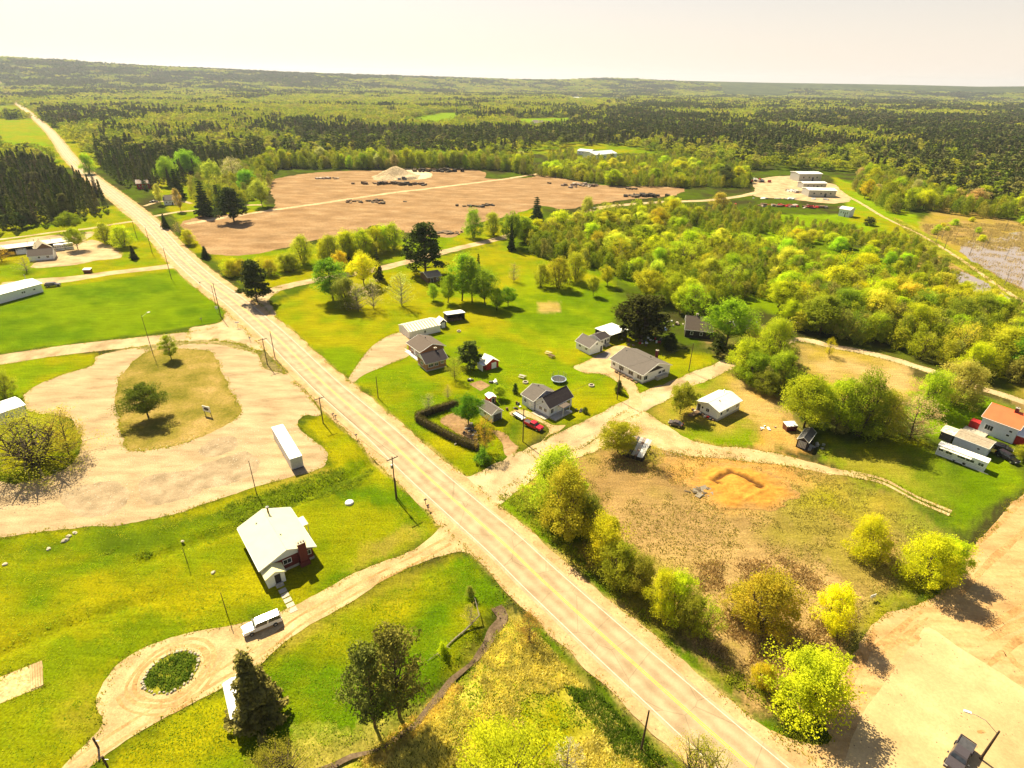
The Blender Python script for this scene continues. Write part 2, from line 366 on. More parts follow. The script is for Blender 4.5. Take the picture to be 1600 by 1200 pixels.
def water():
    m, n, l, b = nmat('still_water'); b.inputs['Base Color'].default_value = (.26,.21,.19,1); b.inputs['Roughness'].default_value = .07
    b.inputs['Specular IOR Level'].default_value = .8
    nz = n.new('ShaderNodeTexNoise'); nz.inputs['Scale'].default_value = .8; bp = n.new('ShaderNodeBump'); bp.inputs['Strength'].default_value = .05
    l.new(nz.outputs[0], bp.inputs['Height']); l.new(bp.outputs[0], b.inputs['Normal']); return m
M['water'] = water()
M['pale_water'] = mat('pale_lake_water', (.55,.50,.48), .3)
def paint(name, col): return mat(name, col, .25, metal=.1, var=.03, spec=.6)
# ------------------------------------------------------------ sky already set; ground
K = dict(lawn=(.070,.128,.002), lawn2=(.118,.175,.002), yel=(.21,.20,.003), field=(.235,.15,.055), fgreen=(.20,.165,.03), fpale=(.36,.24,.10), dry=(.25,.19,.03), tan=(.36,.25,.10), dirt=(.31,.18,.08), sandy=(.40,.215,.055),
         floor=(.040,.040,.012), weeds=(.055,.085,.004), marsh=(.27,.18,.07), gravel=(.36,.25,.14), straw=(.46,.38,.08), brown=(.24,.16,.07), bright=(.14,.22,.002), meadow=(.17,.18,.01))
# (polygon in photo pixels, colour, second colour, strength, raggedness in metres)
ZONES = [
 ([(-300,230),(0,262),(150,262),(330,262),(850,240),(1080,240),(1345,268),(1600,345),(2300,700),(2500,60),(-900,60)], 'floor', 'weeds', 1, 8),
 ([(0,222),(70,222),(95,262),(60,240),(0,240)], 'bright','bright',1,2), ([(-60,163),(20,160),(60,178),(-60,185)], 'bright','yel',1,3),
 ([(0,186),(55,186),(75,208),(75,222),(-200,222),(-200,195)], 'bright','yel',.9,3),
 ([(610,188),(700,176),(722,178),(716,192),(690,202),(612,190)], 'bright','bright',1,4), ([(800,186),(895,184),(900,198),(812,202)], 'bright','bright',1,4),
 ([(850,240),(930,246),(1030,240),(1080,258),(980,262),(880,262)], 'bright','yel',.9,4),
 ([(0,335),(190,320),(300,450),(330,470),(353,490),(340,503),(0,551),(-200,560),(-200,360)], 'lawn2','yel',1,1),
 ([(-200,470),(0,468),(70,452),(130,442),(285,420),(300,425),(353,488),(340,503),(230,521),(0,551),(-200,570)], 'lawn','lawn2',1,1),
 ([(0,560),(150,552),(150,568),(60,606),(0,640),(-150,640),(-150,580)], 'yel','lawn2',1,1.5),
 ([(180,600),(210,565),(240,547),(330,545),(365,610),(375,645),(290,692),(210,704),(190,690)], 'dry','yel',1,2),
 ([(215,548),(330,548),(330,590),(290,620),(240,600),(190,600)], 'tan','dry',.8,3),
 ([(0,655),(60,640),(125,672),(112,722),(60,748),(0,752)], 'lawn','yel',1,2),
 ([(-200,840),(0,838),(265,806),(400,762),(520,722),(470,660),(502,648),(700,810),(680,840),(420,970),(225,1010),(97,1210),(-200,1300)], 'lawn','yel',1,1.5),
 ([(0,850),(265,812),(400,768),(520,728),(600,712),(560,760),(430,800),(230,870),(0,870)], 'weeds','lawn',.8,3),
 ([(265,806),(400,760),(505,725),(520,735),(400,775),(260,820)], 'yel','dry',.8,1.5),
 ([(500,780),(600,790),(640,800),(600,850),(500,880)], 'yel','lawn2',.7,3), ([(560,850),(660,820),(670,840),(560,890)], 'dry','yel',.7,2),
 ([(0,1030),(240,935),(300,1000),(200,1040),(140,1130),(80,1200),(0,1240)], 'yel','lawn',.75,4),
 ([(120,1060),(160,1060),(150,1150),(80,1180),(60,1140)], 'dry','yel',.6,3),
 ([(225,1068),(240,1085),(270,1082),(300,1062),(311,1035),(300,1018),(280,1018),(250,1032),(230,1050)], 'weeds','lawn',1,.5),
 ([(175,1180),(400,1045),(560,940),(740,868),(800,930),(775,950),(700,1060),(600,1150),(430,1230),(150,1260)], 'lawn','yel',1,1.5),
 ([(430,985),(600,900),(730,870),(720,885),(560,950),(440,1020)], 'yel','dry',.6,2),
 ([(790,960),(850,1000),(1000,1165),(1080,1240),(450,1260),(430,1220),(560,1180),(690,1090),(760,1010)], 'straw','yel',1,2),
 ([(450,1150),(560,1140),(640,1120),(620,1165),(440,1220)], 'straw','weeds',.8,2),
 ([(620,1120),(780,1120),(800,1200),(560,1250),(540,1190)], 'weeds','yel',.8,4),
 ([(830,985),(900,1040),(1010,1150),(1060,1220),(1100,1220),(1000,1110),(850,965)], 'weeds','lawn',.9,1),
 ([(780,770),(830,740),(880,740),(950,880),(1100,1020),(1190,1110),(1280,1160),(1200,1150),(900,900),(780,800)], 'weeds','dry',1,2),
 ([(780,770),(800,755),(900,890),(1250,1170),(1200,1150),(895,900),(775,790)], 'lawn','lawn2',.9,1),
 ([(860,720),(940,700),(1100,690),(1290,730),(1400,770),(1490,830),(1500,890),(1350,985),(1290,1110),(1190,1110),(1090,1010),(960,890),(900,760)], 'field','fgreen',1,2.5),
 ([(930,800),(1050,790),(1200,850),(1290,900),(1290,960),(1150,900),(1000,870)], 'fpale','field',.7,5),
 ([(1080,880),(1300,860),(1340,960),(1290,1080),(1190,1080),(1090,980)], 'fpale','brown',.8,5),
 ([(930,740),(1100,760),(1200,830),(1150,900),(1000,880)], 'brown','tan',.5,6), ([(1240,730),(1340,742),(1420,790),(1340,820),(1250,790)], 'dry','yel',.7,4),
 ([(1330,740),(1480,800),(1500,830),(1600,760),(1600,700),(1480,740),(1450,690),(1290,680),(1285,720)], 'lawn2','yel',1,2),
 ([(1300,700),(1440,700),(1500,760),(1480,800),(1400,760),(1310,730)], 'dry','yel',.6,4),
 ([(1320,740),(1440,790),(1510,850),(1500,900),(1440,900),(1380,820),(1320,790)], 'lawn2','dry',.7,3),
 ([(1400,690),(1600,760),(1540,800),(1480,840),(1430,760)], 'lawn','lawn2',.7,3),
 ([(1330,955),(1440,895),(1490,905),(1400,955),(1355,985)], 'lawn','yel',.8,2),
 ([(420,480),(500,440),(640,410),(790,380),(960,440),(960,520),(1130,560),(985,635),(880,665),(800,650),(780,710),(740,742),(725,742),(545,590),(400,490)], 'lawn2','yel',1,2),
 ([(640,590),(700,600),(800,600),(750,740),(690,700),(560,600)], 'lawn','yel',.6,3), ([(800,640),(860,668),(830,690),(800,712),(760,735),(740,742),(700,720),(800,690)], 'yel','lawn',.6,2),
 ([(880,560),(1000,480),(960,450),(820,420),(780,480)], 'lawn','bright',.6,4),([(840,472),(876,472),(876,488),(842,488)], 'tan','dry',.9,1),
 ([(400,250),(440,460),(400,462),(366,430),(330,395),(300,395),(280,350),(200,250)], 'lawn2','yel',1,2), ([(330,400),(640,372),(780,350),(800,330),(850,325),(800,378),(640,405),(430,450),(400,462)], 'lawn2','yel',1,2),
 ([(780,380),(960,330),(1200,330),(1420,420),(1330,520),(1130,470),(960,440)], 'weeds','lawn2',1,3), ([(1200,335),(1340,335),(1390,370),(1200,385)], 'bright','lawn2',1,3),
 ([(1230,388),(1330,395),(1410,420),(1400,445),(1290,420),(1230,410)], 'bright','lawn',1,3), ([(1070,365),(1130,360),(1200,372),(1190,385),(1080,382)], 'dry','bright',.8,3),
 ([(1300,275),(1345,290),(1450,350),(1440,400),(1340,370)], 'yel','bright',1,3),
 ([(1330,520),(1420,420),(1440,345),(1470,320),(1600,350),(2000,500),(1900,760),(1600,680),(1250,560)], 'marsh','dry',1,3), 
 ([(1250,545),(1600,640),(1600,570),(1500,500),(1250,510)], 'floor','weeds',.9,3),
 ([(1240,535),(1330,545),(1420,570),(1420,620),(1350,640),(1250,600)], 'tan','dry',1,2), ([(1060,480),(1160,500),(1240,520),(1260,560),(1200,620),(1130,570)], 'weeds','brown',.8,3),
 ([(1010,650),(1060,600),(1130,575),(1210,620),(1240,700),(1120,695),(1060,690)], 'lawn2','dry',1,2), ([(1160,590),(1230,620),(1260,700),(1200,712),(1180,660),(1140,610)], 'sandy','tan',.8,3),
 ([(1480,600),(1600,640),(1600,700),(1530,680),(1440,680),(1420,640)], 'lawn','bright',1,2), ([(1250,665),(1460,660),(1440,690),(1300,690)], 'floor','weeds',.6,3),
 ([(1100,690),(1230,715),(1260,760),(1200,800),(1100,790),(1050,740)], 'sandy','tan',.8,3),
 ([(50,412),(140,405),(190,402),(185,390),(130,372),(90,380),(60,400)], 'tan','dirt',1,1.5), ([(-100,372),(100,352),(180,332),(190,345),(90,366),(-100,385)], 'yel','lawn2',.8,2),
 ([(150,560),(215,540),(330,531),(430,560),(456,592),(400,580),(330,550),(230,550)], 'gravel','tan',.9,1),
]
def ground():
    r = np.geomspace(14, 16000, 600); 
    az = np.concatenate([np.linspace(-56, 56, 600), np.linspace(56, 304, 64)[1:-1]]) * math.pi / 180
    nr, na = len(r), len(az)
    A, RR = np.meshgrid(az, r); x = (RR * np.sin(A)).ravel(); y = (RR * np.cos(A)).ravel()
    z = Z(x, y)
    front = np.cos(A).ravel() > .5
    z = z + np.where(np.hypot(x, y) < 900, (fbm(x, y, 14, 2, 3) - .5) * .024 - .016, -.2)
    V = np.stack([x, y, z], 1); V = np.vstack([V, [[0, 0, -.2]]])
    i = np.arange(nr - 1)[:, None] * na; j = np.arange(na)[None, :]; jn = (j + 1) % na
    Fq = np.stack([i + j, i + na + j, i + na + jn, i + jn], -1).reshape(-1, 4)[:, ::-1]
    # colours
    n1, n2, n3 = fbm(x, y, 22, 3, 1), fbm(x, y, 6, 3, 2), fbm(x, y, 60, 2, 9)
    g = lambda k: np.array(K[k])
    t = np.clip((n1 - .35) / .3, 0, 1)[:, None]
    col = g('lawn2') * (1 - t) + g('yel') * t
    far = np.clip((np.hypot(x, y) - 1500) / 2500, 0, 1)[:, None]
    jx = [(fbm(x, y, 5, 3, 40 + k) - .5) for k in range(4)]; jy = [(fbm(x, y, 5, 3, 50 + k) - .5) for k in range(4)]
    fx = [vn(x * 1.7, y * 1.7, 60 + k) - .5 for k in range(4)]
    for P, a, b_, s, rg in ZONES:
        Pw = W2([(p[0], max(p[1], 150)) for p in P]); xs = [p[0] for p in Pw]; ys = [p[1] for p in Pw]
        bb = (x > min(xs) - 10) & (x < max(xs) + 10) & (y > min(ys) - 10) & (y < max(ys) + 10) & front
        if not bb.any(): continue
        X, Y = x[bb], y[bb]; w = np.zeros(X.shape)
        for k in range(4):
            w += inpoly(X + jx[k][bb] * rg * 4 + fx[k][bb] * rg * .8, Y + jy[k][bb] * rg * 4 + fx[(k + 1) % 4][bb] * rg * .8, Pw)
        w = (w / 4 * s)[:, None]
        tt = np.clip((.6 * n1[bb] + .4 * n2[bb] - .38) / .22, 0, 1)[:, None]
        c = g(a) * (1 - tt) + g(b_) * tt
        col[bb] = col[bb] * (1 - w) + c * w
    # worn verge along the highway
    dh = segdist(x, y, HWY); w = np.clip((6.9 - dh + (n2 - .5) * 2) / .6, 0, 1)[:, None] * .6
    col = col * (1 - w) + g('tan') * w
    ff = np.clip((n3 - .4) / .2, 0, 1)[:, None]
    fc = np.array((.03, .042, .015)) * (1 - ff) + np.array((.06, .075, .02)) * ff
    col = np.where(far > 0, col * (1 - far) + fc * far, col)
    col = np.vstack([col, [[.1, .12, .02]]])
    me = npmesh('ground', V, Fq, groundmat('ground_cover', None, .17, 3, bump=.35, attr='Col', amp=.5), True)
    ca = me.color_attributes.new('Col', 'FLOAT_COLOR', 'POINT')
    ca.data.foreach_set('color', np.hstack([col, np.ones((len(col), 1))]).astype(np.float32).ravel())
    tag(link('ground', me), kind='structure')
ground()

LAYER = [0]; EDGES = []
def sheet(name, pts, m, z=0.02, step=1.0, rag=.5, sm=True, world_pts=False, parent=None, kind='structure', seed=0):
    LAYER[0] += 1; z = z * .5 + .00008 * LAYER[0] if z > 0 else z
    P = [Vector(p) for p in pts] if world_pts else [G(*p).xy for p in pts]
    P = [tuple(p[:2]) for p in P]
    if sm: P = smooth(P, True, 5)
    Q = resample(P, step, True)
    if rag:
        T = np.roll(Q, -1, 0) - np.roll(Q, 1, 0); N = np.stack([T[:, 1], -T[:, 0]], 1); N /= np.linalg.norm(N, axis=1)[:, None] + 1e-9
        k = (fbm(Q[:, 0], Q[:, 1], 5, 3, 70 + seed) - .5) * 3 * rag + (vn(Q[:, 0] * 1.9, Q[:, 1] * 1.9, 71) - .5) * rag
        Q = Q + N * k[:, None]
    if not any(k in name for k in ('remnant', 'damp', 'water', 'patio', 'apron', 'pad', 'field', 'track')): EDGES.append(Q)
    V = [Vector((a, b, 0)) for a, b in Q]
    tri = tessellate_polygon([V]); nv = np.array([[a, b, z] for a, b in Q])
    tri = np.array(tri)
    a, b, c = nv[tri[:, 0]], nv[tri[:, 1]], nv[tri[:, 2]]
    ar = (b[:, 0] - a[:, 0]) * (c[:, 1] - a[:, 1]) - (b[:, 1] - a[:, 1]) * (c[:, 0] - a[:, 0])
    tri[ar < 0] = tri[ar < 0][:, ::-1]
    o = link(name, npmesh(name, nv, tri, m), parent)
    if kind: tag(o, kind=kind)
    return o
def ribbon(name, pts, w, m, z=0.02, step=2.0, off=0, rag=0, sm=True, wpts=True, drape=False, parent=None, kind='structure', seed=0, dash=None):
    LAYER[0] += 1; z = z * .5 + .00008 * LAYER[0] if z > 0 else z
    P = [tuple(p) for p in pts] if wpts else [tuple(G(*p).xy) for p in pts]
    if sm and not wpts: P = smooth(P, False, 6)
    Q = resample(P, step, False)
    T = np.gradient(Q, axis=0); T /= np.linalg.norm(T, axis=1)[:, None] + 1e-9; N = np.stack([T[:, 1], -T[:, 0]], 1)
    hw = w / 2 if np.isscalar(w) else np.interp(np.linspace(0, 1, len(Q)), np.linspace(0, 1, len(w)), w) / 2
    hw = np.ones(len(Q)) * hw
    kl = (vn(Q[:, 0] * .35, Q[:, 1] * .35, 81 + seed) - .5) * 2 * rag; kr = (vn(Q[:, 0] * .35, Q[:, 1] * .35, 91 + seed) - .5) * 2 * rag
    L = Q + N * (off - hw + kl)[:, None]; Rr = Q + N * (off + hw + kr)[:, None]
    zz = lambda q: (Z(q[:, 0], q[:, 1], False) if drape else np.zeros(len(q))) + z
    if kind and 'line' not in name and name not in ('highway', 'tyre_track', 'wheel_rut', 'mud_edge'): EDGES.append(L); EDGES.append(Rr)
    V = np.vstack([np.c_[L, zz(L)], np.c_[Rr, zz(Rr)]]); n = len(Q)
    i = np.arange(n - 1); Fq = np.stack([i, i + 1, n + i + 1, n + i], 1)[:, ::-1]
    me = npmesh(name, V, Fq, m)
    uv = me.uv_layers.new(name='UVMap'); u = np.r_[np.zeros(n), np.ones(n)]; s = np.r_[np.arange(n), np.arange(n)] * step
    uv.data.foreach_set('uv', np.stack([u[Fq.ravel()], s[Fq.ravel()]], 1).astype(np.float32).ravel())
    o = link(name, me, parent)
    if kind: tag(o, kind=kind)
    return o
# highway
ribbon('gravel_shoulder', HWY, 12.6, M['shoulder'], .05, 1.0, rag=.45, drape=True)
hw = ribbon('highway', HWY, 8.3, M['asphalt'], .08, 2.0, rag=.08, drape=True)
near = [p for p in HWY if math.hypot(*p) < 420]
ribbon('edge_line', near, .13, M['white_line'], .10, 2, off=-3.55, drape=True); ribbon('edge_line', near, .13, M['white_line'], .10, 2, off=3.55, drape=True)
ribbon('centre_line', near, .13, M['yellow_line'], .10, 2, off=-.16, drape=True); ribbon('centre_line', near, .13, M['yellow_line'], .10, 2, off=.16, drape=True)
# side road to the west, junction flares
ribbon('side_road', [(425,545),(395,528),(350,520),(280,528),(200,536),(100,547),(0,562),(-150,580)], [12,11,9.5,8.6,8.4,8.4,8.4,8.4], M['gravel'], .03, 1.5, rag=.3, wpts=False, seed=3)
sheet('road_junction', [(352,490),(350,499),(340,505),(318,509),(296,513),(300,530),(340,532),(378,538),(404,549),(430,563),(456,590),(480,575),(440,520),(400,478),(362,457)], M['gravel'], .035, rag=.3)
sheet('road_junction', [(395,460),(425,450),(440,452),(420,468),(432,492),(400,490),(372,465)], M['gravel'], .04, rag=.3)
ribbon('gravel_road', [(405,470),(427,453),(497,437),(587,421),(632,410),(700,392),(782,372),(850,353),(905,340),(935,325),(1000,318),(1050,315),(1105,313),(1160,306),(1200,296)], 6.5, M['gravel'], .03, 2, rag=.5, wpts=False, seed=4)
ribbon('side_street', [(745,775),(775,755),(830,722),(900,682),(950,655),(1000,630),(1060,602),(1130,572),(1160,560),(1240,531),(1300,541),(1360,552),(1430,572),(1520,602),(1600,628),(1700,662)], [12,9,8,7,7,6,5.5,5,4.5,4,4,4,4,4,4], M['gravel'], .03, 1.5, rag=.5, wpts=False, seed=5)
sheet('road_junction', [(715,735),(728,744),(748,741),(775,728),(808,706),(835,712),(832,738),(800,757),(781,773),(779,800),(770,790),(730,755)], M['gravel'], .045, rag=.2)
sheet('gravel_yard', [(925,690),(960,650),(1000,640),(1025,655),(1050,670),(1090,690),(1150,700),(1230,712),(1290,728),(1350,742),(1340,748),(1240,730),(1150,718),(1080,712),(1030,700),(990,690),(945,700),(880,722),(860,715)], M['drive'], .04, rag=.5)
for o_ in (-.75, .75):
    ribbon('wheel_track', [(1330,740),(1380,752),(1430,778),(1485,802)], [1.3,.8,.7,1.2], M['drive'], .04, 1, off=o_, rag=.15, wpts=False, seed=6)
# west driveway and yards
ribbon('driveway', [(300,412),(240,419),(170,427),(110,436),(60,440),(0,446)], [10,7,6,8,9,9], M['gravel'], .03, 1.5, rag=.3, wpts=False, seed=7)
sheet('dirt_yard', [(48,418),(70,404),(95,390),(140,375),(170,384),(190,402),(150,407),(110,415)], M['gravel'], .03, rag=.8)
ribbon('driveway', [(215,345),(180,350),(140,357),(90,362),(40,369),(-30,378)], 3.5, M['gravel'], .03, 2, rag=.4, wpts=False, seed=8)
sheet('gravel_yard', [(0,378),(60,370),(110,365),(145,362),(140,372),(100,385),(60,392),(0,400),(-60,404),(-60,384)], M['gravel'], .025, rag=.8)
ribbon('driveway', [(225,322),(250,315),(280,314),(300,318)], 3, M['gravel'], .03, 2, rag=.3, wpts=False); ribbon('driveway', [(240,338),(280,331),(330,327),(350,322),(410,320)], 4, M['gravel'], .03, 2, rag=.3, wpts=False)
# the big lot
sheet('parking_lot', [(-160,700),(0,752),(40,752),(80,742),(115,722),(128,690),(120,668),(100,650),(45,640),(42,612),(90,588),(146,570),(152,556),(200,546),(280,534),(340,533),(400,548),(452,585),(500,645),(478,648),(466,658),(470,670),(490,687),(508,703),(512,718),(498,732),(440,750),(400,762),(330,784),(265,806),(175,821),(100,828),(0,838),(-160,855)], M['lot'], .02, rag=.4)
for k, q in enumerate([[(222,752),(300,735),(318,765),(238,790)], [(305,733),(385,705),(398,738),(325,762)], [(310,700),(360,682),(372,700),(322,716)], [(100,770),(180,752),(200,790),(120,808)], [(260,640),(300,655),(250,668),(215,700)]][:4]):
    sheet('tarmac_remnant', q, M['lot2'], .028, .8, rag=.7, seed=k)
isl = sheet('grass_island', [(181,605),(205,568),(235,547),(290,546),(330,551),(350,590),(366,620),(376,645),(355,664),(290,692),(212,704),(196,696),(184,650)], groundmat('worn_island_grass', [(.115,.12,.012),(.21,.165,.035),(.32,.215,.09)], .25, 5, bump=.4, amp=.35), .034, rag=.5)
sheet('weed_strip', [(400,548),(420,552),(436,566),(452,586),(440,583),(415,576),(408,565)], groundmat('dark_weeds', [(.07,.09,.015),(.24,.17,.08)], .3, 1.5, bump=.5), .034, rag=.4)
sheet('weed_strip', [(215,545),(245,537),(290,533),(335,531),(380,540),(402,552),(380,546),(330,537),(280,539),(235,546)], groundmat('sparse_weeds', [(.14,.14,.03),(.36,.26,.14)], .3, 1.5, bump=.5), .034, rag=.3)
# south-west drive with its loop
sheet('driveway', [(720,826),(690,822),(682,832),(640,862),(560,893),(500,926),(440,955),(375,975),(300,986),(225,1012),(190,1033),(163,1066),(152,1098),(160,1126),(150,1145),(97,1200),(70,1230),(130,1225),(140,1200),(175,1174),(225,1142),(342,1077),(400,1045),(430,1015),(470,985),(540,945),(620,895),(680,871),(725,862),(755,875),(775,870),(750,845)], M['drive'], .04, rag=.25)
# loop island
lp = [(222,1066),(226,1078),(240,1084),(268,1083),(295,1064),(309,1042),(310,1027),(298,1018),(278,1018),(252,1030),(232,1048)]
sheet('grass_island', lp, groundmat('rough_green_weeds', [(.07,.12,.01),(.22,.2,.02)], .3, 1.2, bump=.6), .07, rag=.2)
sheet('driveway', [(545,590),(560,568),(578,545),(600,528),(626,519),(642,528),(636,543),(640,555),(600,572),(565,587),(550,600)], M['lot'], .03, rag=.2)
sheet('driveway', [(895,573),(912,566),(945,548),(965,540),(985,543),(968,552),(958,562),(968,575),(985,590),(998,612),(1002,632),(982,640),(984,620),(972,604),(950,588),(930,583),(912,583)], M['drive'], .03, rag=.2)
sheet('asphalt_apron', [(925,556),(950,549),(955,553),(949,561),(930,560)], mat('grey_apron_paving', (.17,.15,.15), .9, var=.15), .045, rag=0, sm=False)
sheet('driveway', [(797,645),(812,640),(830,645),(862,664),(884,664),(870,676),(858,680),(840,700),(825,708),(845,690),(858,675),(852,664),(826,652),(806,652)], M['drive'], .05, rag=.15)
sheet('bare_patch', [(765,672),(790,676),(800,690),(812,700),(796,713),(788,705),(780,688)], M['dirt'], .02, rag=.4)
sheet('patio', [(733,600),(751,594),(766,602),(751,611)], M['dirt'], .03, rag=.1, sm=False)
# bare field and sand
sheet('dirt_field', [(283,350),(330,334),(380,336),(430,322),(424,300),(420,282),(500,269),(590,266),(690,262),(755,268),(762,279),(830,277),(845,270),(900,283),(950,290),(1060,293),(1055,305),(980,312),(925,320),(880,327),(845,322),(800,336),(735,352),(720,366),(690,371),(640,364),(590,352),(560,362),(480,378),(400,397),(330,397),(310,380)], M['dirt'], .02, 3, rag=1.5)
ribbon('dirt_track', [(290,350),(400,332),(500,318),(600,303),(700,291),(800,278),(860,268)], 5, groundmat('packed_pale_dirt', [(.44,.31,.18),(.50,.37,.23)], .5, 6), .05, 3, rag=1, wpts=False)
sheet('sand_apron', [(590,274),(610,264),(640,263),(672,270),(670,278),(640,281),(610,278)], groundmat('pale_sand', [(.56,.44,.28),(.62,.50,.33)], .6, 4), .06, 2, rag=1)
sheet('industrial_yard', [(1180,296),(1176,285),(1200,277),(1245,275),(1262,283),(1300,287),(1312,296),(1330,312),(1300,318),(1240,312),(1200,309),(1178,306)], M['gravel'], .04, 2, rag=.8)
ribbon('trail', [(1300,290),(1318,302),(1345,316),(1385,340),(1440,366),(1500,402),(1560,444),(1620,482),(1700,530)], [3,2.5,2.5,2,2,2,2,2], M['drive'], .06, 2, rag=.4, wpts=False, off=1.2)
sheet('grass_berm', [(1395,340),(1440,360),(1500,395),(1600,455),(1700,515),(1720,540),(1620,490),(1560,458),(1500,418),(1440,382)], groundmat('berm_grass', [(.13,.18,.01),(.26,.23,.02)], .4, 4), .04, 2, rag=.8)
sheet('pond_water', [(1497,390),(1515,378),(1555,372),(1600,362),(1700,366),(1800,430),(1760,500),(1700,490),(1650,470),(1610,458),(1578,443),(1545,424),(1515,405)], M['water'], .11, 2, rag=1.5)
sheet('marsh_reeds', [(1575,414),(1600,404),(1650,412),(1660,428),(1605,434),(1585,426)], groundmat('marsh_reed_bed', [(.36,.25,.10),(.25,.17,.07)], .4, 2), .04, 2, rag=1)
sheet('pond_water', [(1488,424),(1505,425),(1530,436),(1556,452),(1585,472),(1575,482),(1545,470),(1520,456),(1495,440)], M['water'], .11, 2, rag=1)
_lk = [(1118,144.5),(1150,143.5),(1200,145),(1240,148),(1235,151),(1190,150.5),(1140,148.5)]
_lz = max(float(Z(np.array([G(*q).x]), np.array([G(*q).y]))[0]) for q in _lk)
sheet('lake_water', [G(q[0], q[1], _lz + 1).xy for q in _lk], M['pale_water'], 2 * (_lz + 1) if _lz > 0 else _lz + 1, 60, rag=0, world_pts=True)
# south-east hardstanding
sheet('dirt_lot', [(1640,735),(1600,772),(1560,812),(1500,885),(1487,912),(1445,936),(1400,954),(1362,978),(1332,1022),(1300,1088),(1290,1130),(1292,1160),(1260,1160),(1200,1142),(1230,1180),(1300,1240),(1800,1240),(1800,850)], M['se_lot'], .03, rag=.5)
sheet('paved_pad', [(1440,985),(1455,982),(1500,1012),(1545,1040),(1600,1075),(1760,1190),(1760,1240),(1320,1240),(1325,1180),(1345,1120),(1390,1055)], M['slab'], .045, rag=.15)
for k, (q, w_) in enumerate([([(1360,1015),(1395,990),(1440,955)], 1.0), ([(1375,1022),(1410,998),(1450,965)], .9), ([(1540,1000),(1570,985),(1620,960)], 1.6), ([(1530,985),(1570,965),(1620,935)], 1.2), ([(1560,1030),(1585,1005),(1640,975)], 1.4), ([(1480,900),(1520,860),(1580,800),(1640,750)], 1.0), ([(1500,930),(1545,880),(1610,820)], 1.3), ([(1545,1040),(1570,1020),(1590,1040),(1640,1070)], 1.2)]):
    ribbon('tyre_track', q, [w_ * .5, w_, w_ * .5], M['track'], .036, .5, rag=.12, wpts=False, seed=20 + k)
sheet('damp_patch', [(1418,1000),(1432,990),(1440,998),(1425,1012)], M['track'], .05, .4, rag=.3); sheet('damp_patch', [(1378,1006),(1392,996),(1400,1004),(1388,1014)], M['track'], .036, .4, rag=.3)
sheet('damp_patch', [(1525,1142),(1535,1139),(1541,1145),(1530,1148)], M['track'], .05, .4, rag=.2)
c_ = G(266, 1051)
for k, (rr, w_) in enumerate(((1.28, .7), (1.55, .6), (1.85, .5))):
    ring_ = smooth([((G(*q).x - c_.x) * rr + c_.x, (G(*q).y - c_.y) * rr + c_.y) for q in lp], True, 5); ring_.append(ring_[0])
    ribbon('wheel_rut', ring_ if k < 2 else ring_[2:26], w_, M['rut'], .055, .7, rag=.2, seed=30 + k)
for o_ in (-1.0, .8):
    ribbon('wheel_rut', [(700,845),(650,872),(560,918),(480,962),(420,1005),(330,1062),(240,1115),(150,1172),(110,1200)], .45, M['rut'], .055, .8, off=o_, rag=.15, wpts=False, seed=35)
sheet('bare_patch', [(688,657),(712,645),(730,655),(742,678),(748,692),(735,692),(715,678)], M['dirt'], .03, rag=.3)
ribbon('mud_edge', [(1368,985),(1350,1020),(1325,1065),(1305,1120)], [1.0,1.8,1.4,1.8], M['track'], .045, .6, rag=.3, wpts=False, seed=33)
sheet('garden_plot', [(-20,1066),(65,1033),(68,1072),(0,1100),(-30,1110)], groundmat('sandy_garden_soil', [(.56,.46,.22),(.48,.30,.16)], .3, 2.5, bump=.5), .04, rag=.1, sm=False)
ribbon('creek_bed', CREEK, [2.2,1.7,1.0,.9,.9,.8,.8,.8], M['creek'], -.55, 1, rag=.3)
# excavated foundation in orange sand
def pit():
    c = G(1155, 760); A, B_, D = G(1115, 752), G(1160, 776), G(1190, 760); E_ = G(1142, 738)
    ring = [tuple(p.xy) for p in (A, E_, D, B_, A)]
    n = 130; xs, ys = np.meshgrid(np.linspace(-13, 13, n), np.linspace(-11, 11, n)); x = (xs + c.x).ravel(); y = (ys + c.y).ravel()
    r = np.hypot(xs / 10.8, ys / 9.2).ravel() + (fbm(x, y, 3.5, 4, 8) - .5) * .75; d = segdist(x, y, ring) + (fbm(x, y, 1.5, 2, 12) - .5) * .7
    L2 = segdist(x, y, [tuple(A.xy), tuple(E_.xy), tuple(D.xy)]); deep = np.where(L2 < 1.4, 1.0, (fbm(x, y, 4, 2, 4) > .5) * .6)
    base = .6 * np.clip(1.0 - r, 0, 1) ** 1.0
    z = base + .28 * np.exp(-((d - 1.2) / .5) ** 2) * fbm(x, y, 2, 2) * (r < .95) + (fbm(x, y, 1.2, 3) - .5) * .16 * (r < .9)
    z = z - base * .95 * np.exp(-(d / .5) ** 2) * deep * 1.2
    z = np.where(r > 1, -.3, np.maximum(z, .012)); q = np.exp(-(d / .6) ** 2) * deep
    i = np.arange(n - 1)[:, None] * n + np.arange(n - 1)[None, :]; Fq = np.stack([i, i + 1, i + n + 1, i + n], -1).reshape(-1, 4)
    Fq = Fq[(r[Fq].max(1) < 1)]
    me = npmesh('excavated_sand', np.stack([x, y, z], 1), Fq, groundmat('dug_sand', None, .3, 2, bump=.5, attr='Col', amp=.22), True)
    cs, cw = np.array((.42, .205, .04)), np.array((.10, .045, .015)); t = q[:, None]      # dark brown follows the line of the trench
    e_ = np.clip((r - .6) / .4, 0, 1)[:, None]; col = (cs * (1 - e_) + np.array((.31, .19, .07)) * e_) * (1 - t) + cw * t
    me.color_attributes.new('Col', 'FLOAT_COLOR', 'POINT').data.foreach_set('color', np.hstack([col, np.ones((len(col), 1))]).astype(np.float32).ravel())
    tag(link('excavated_sand', me), kind='structure')
pit()
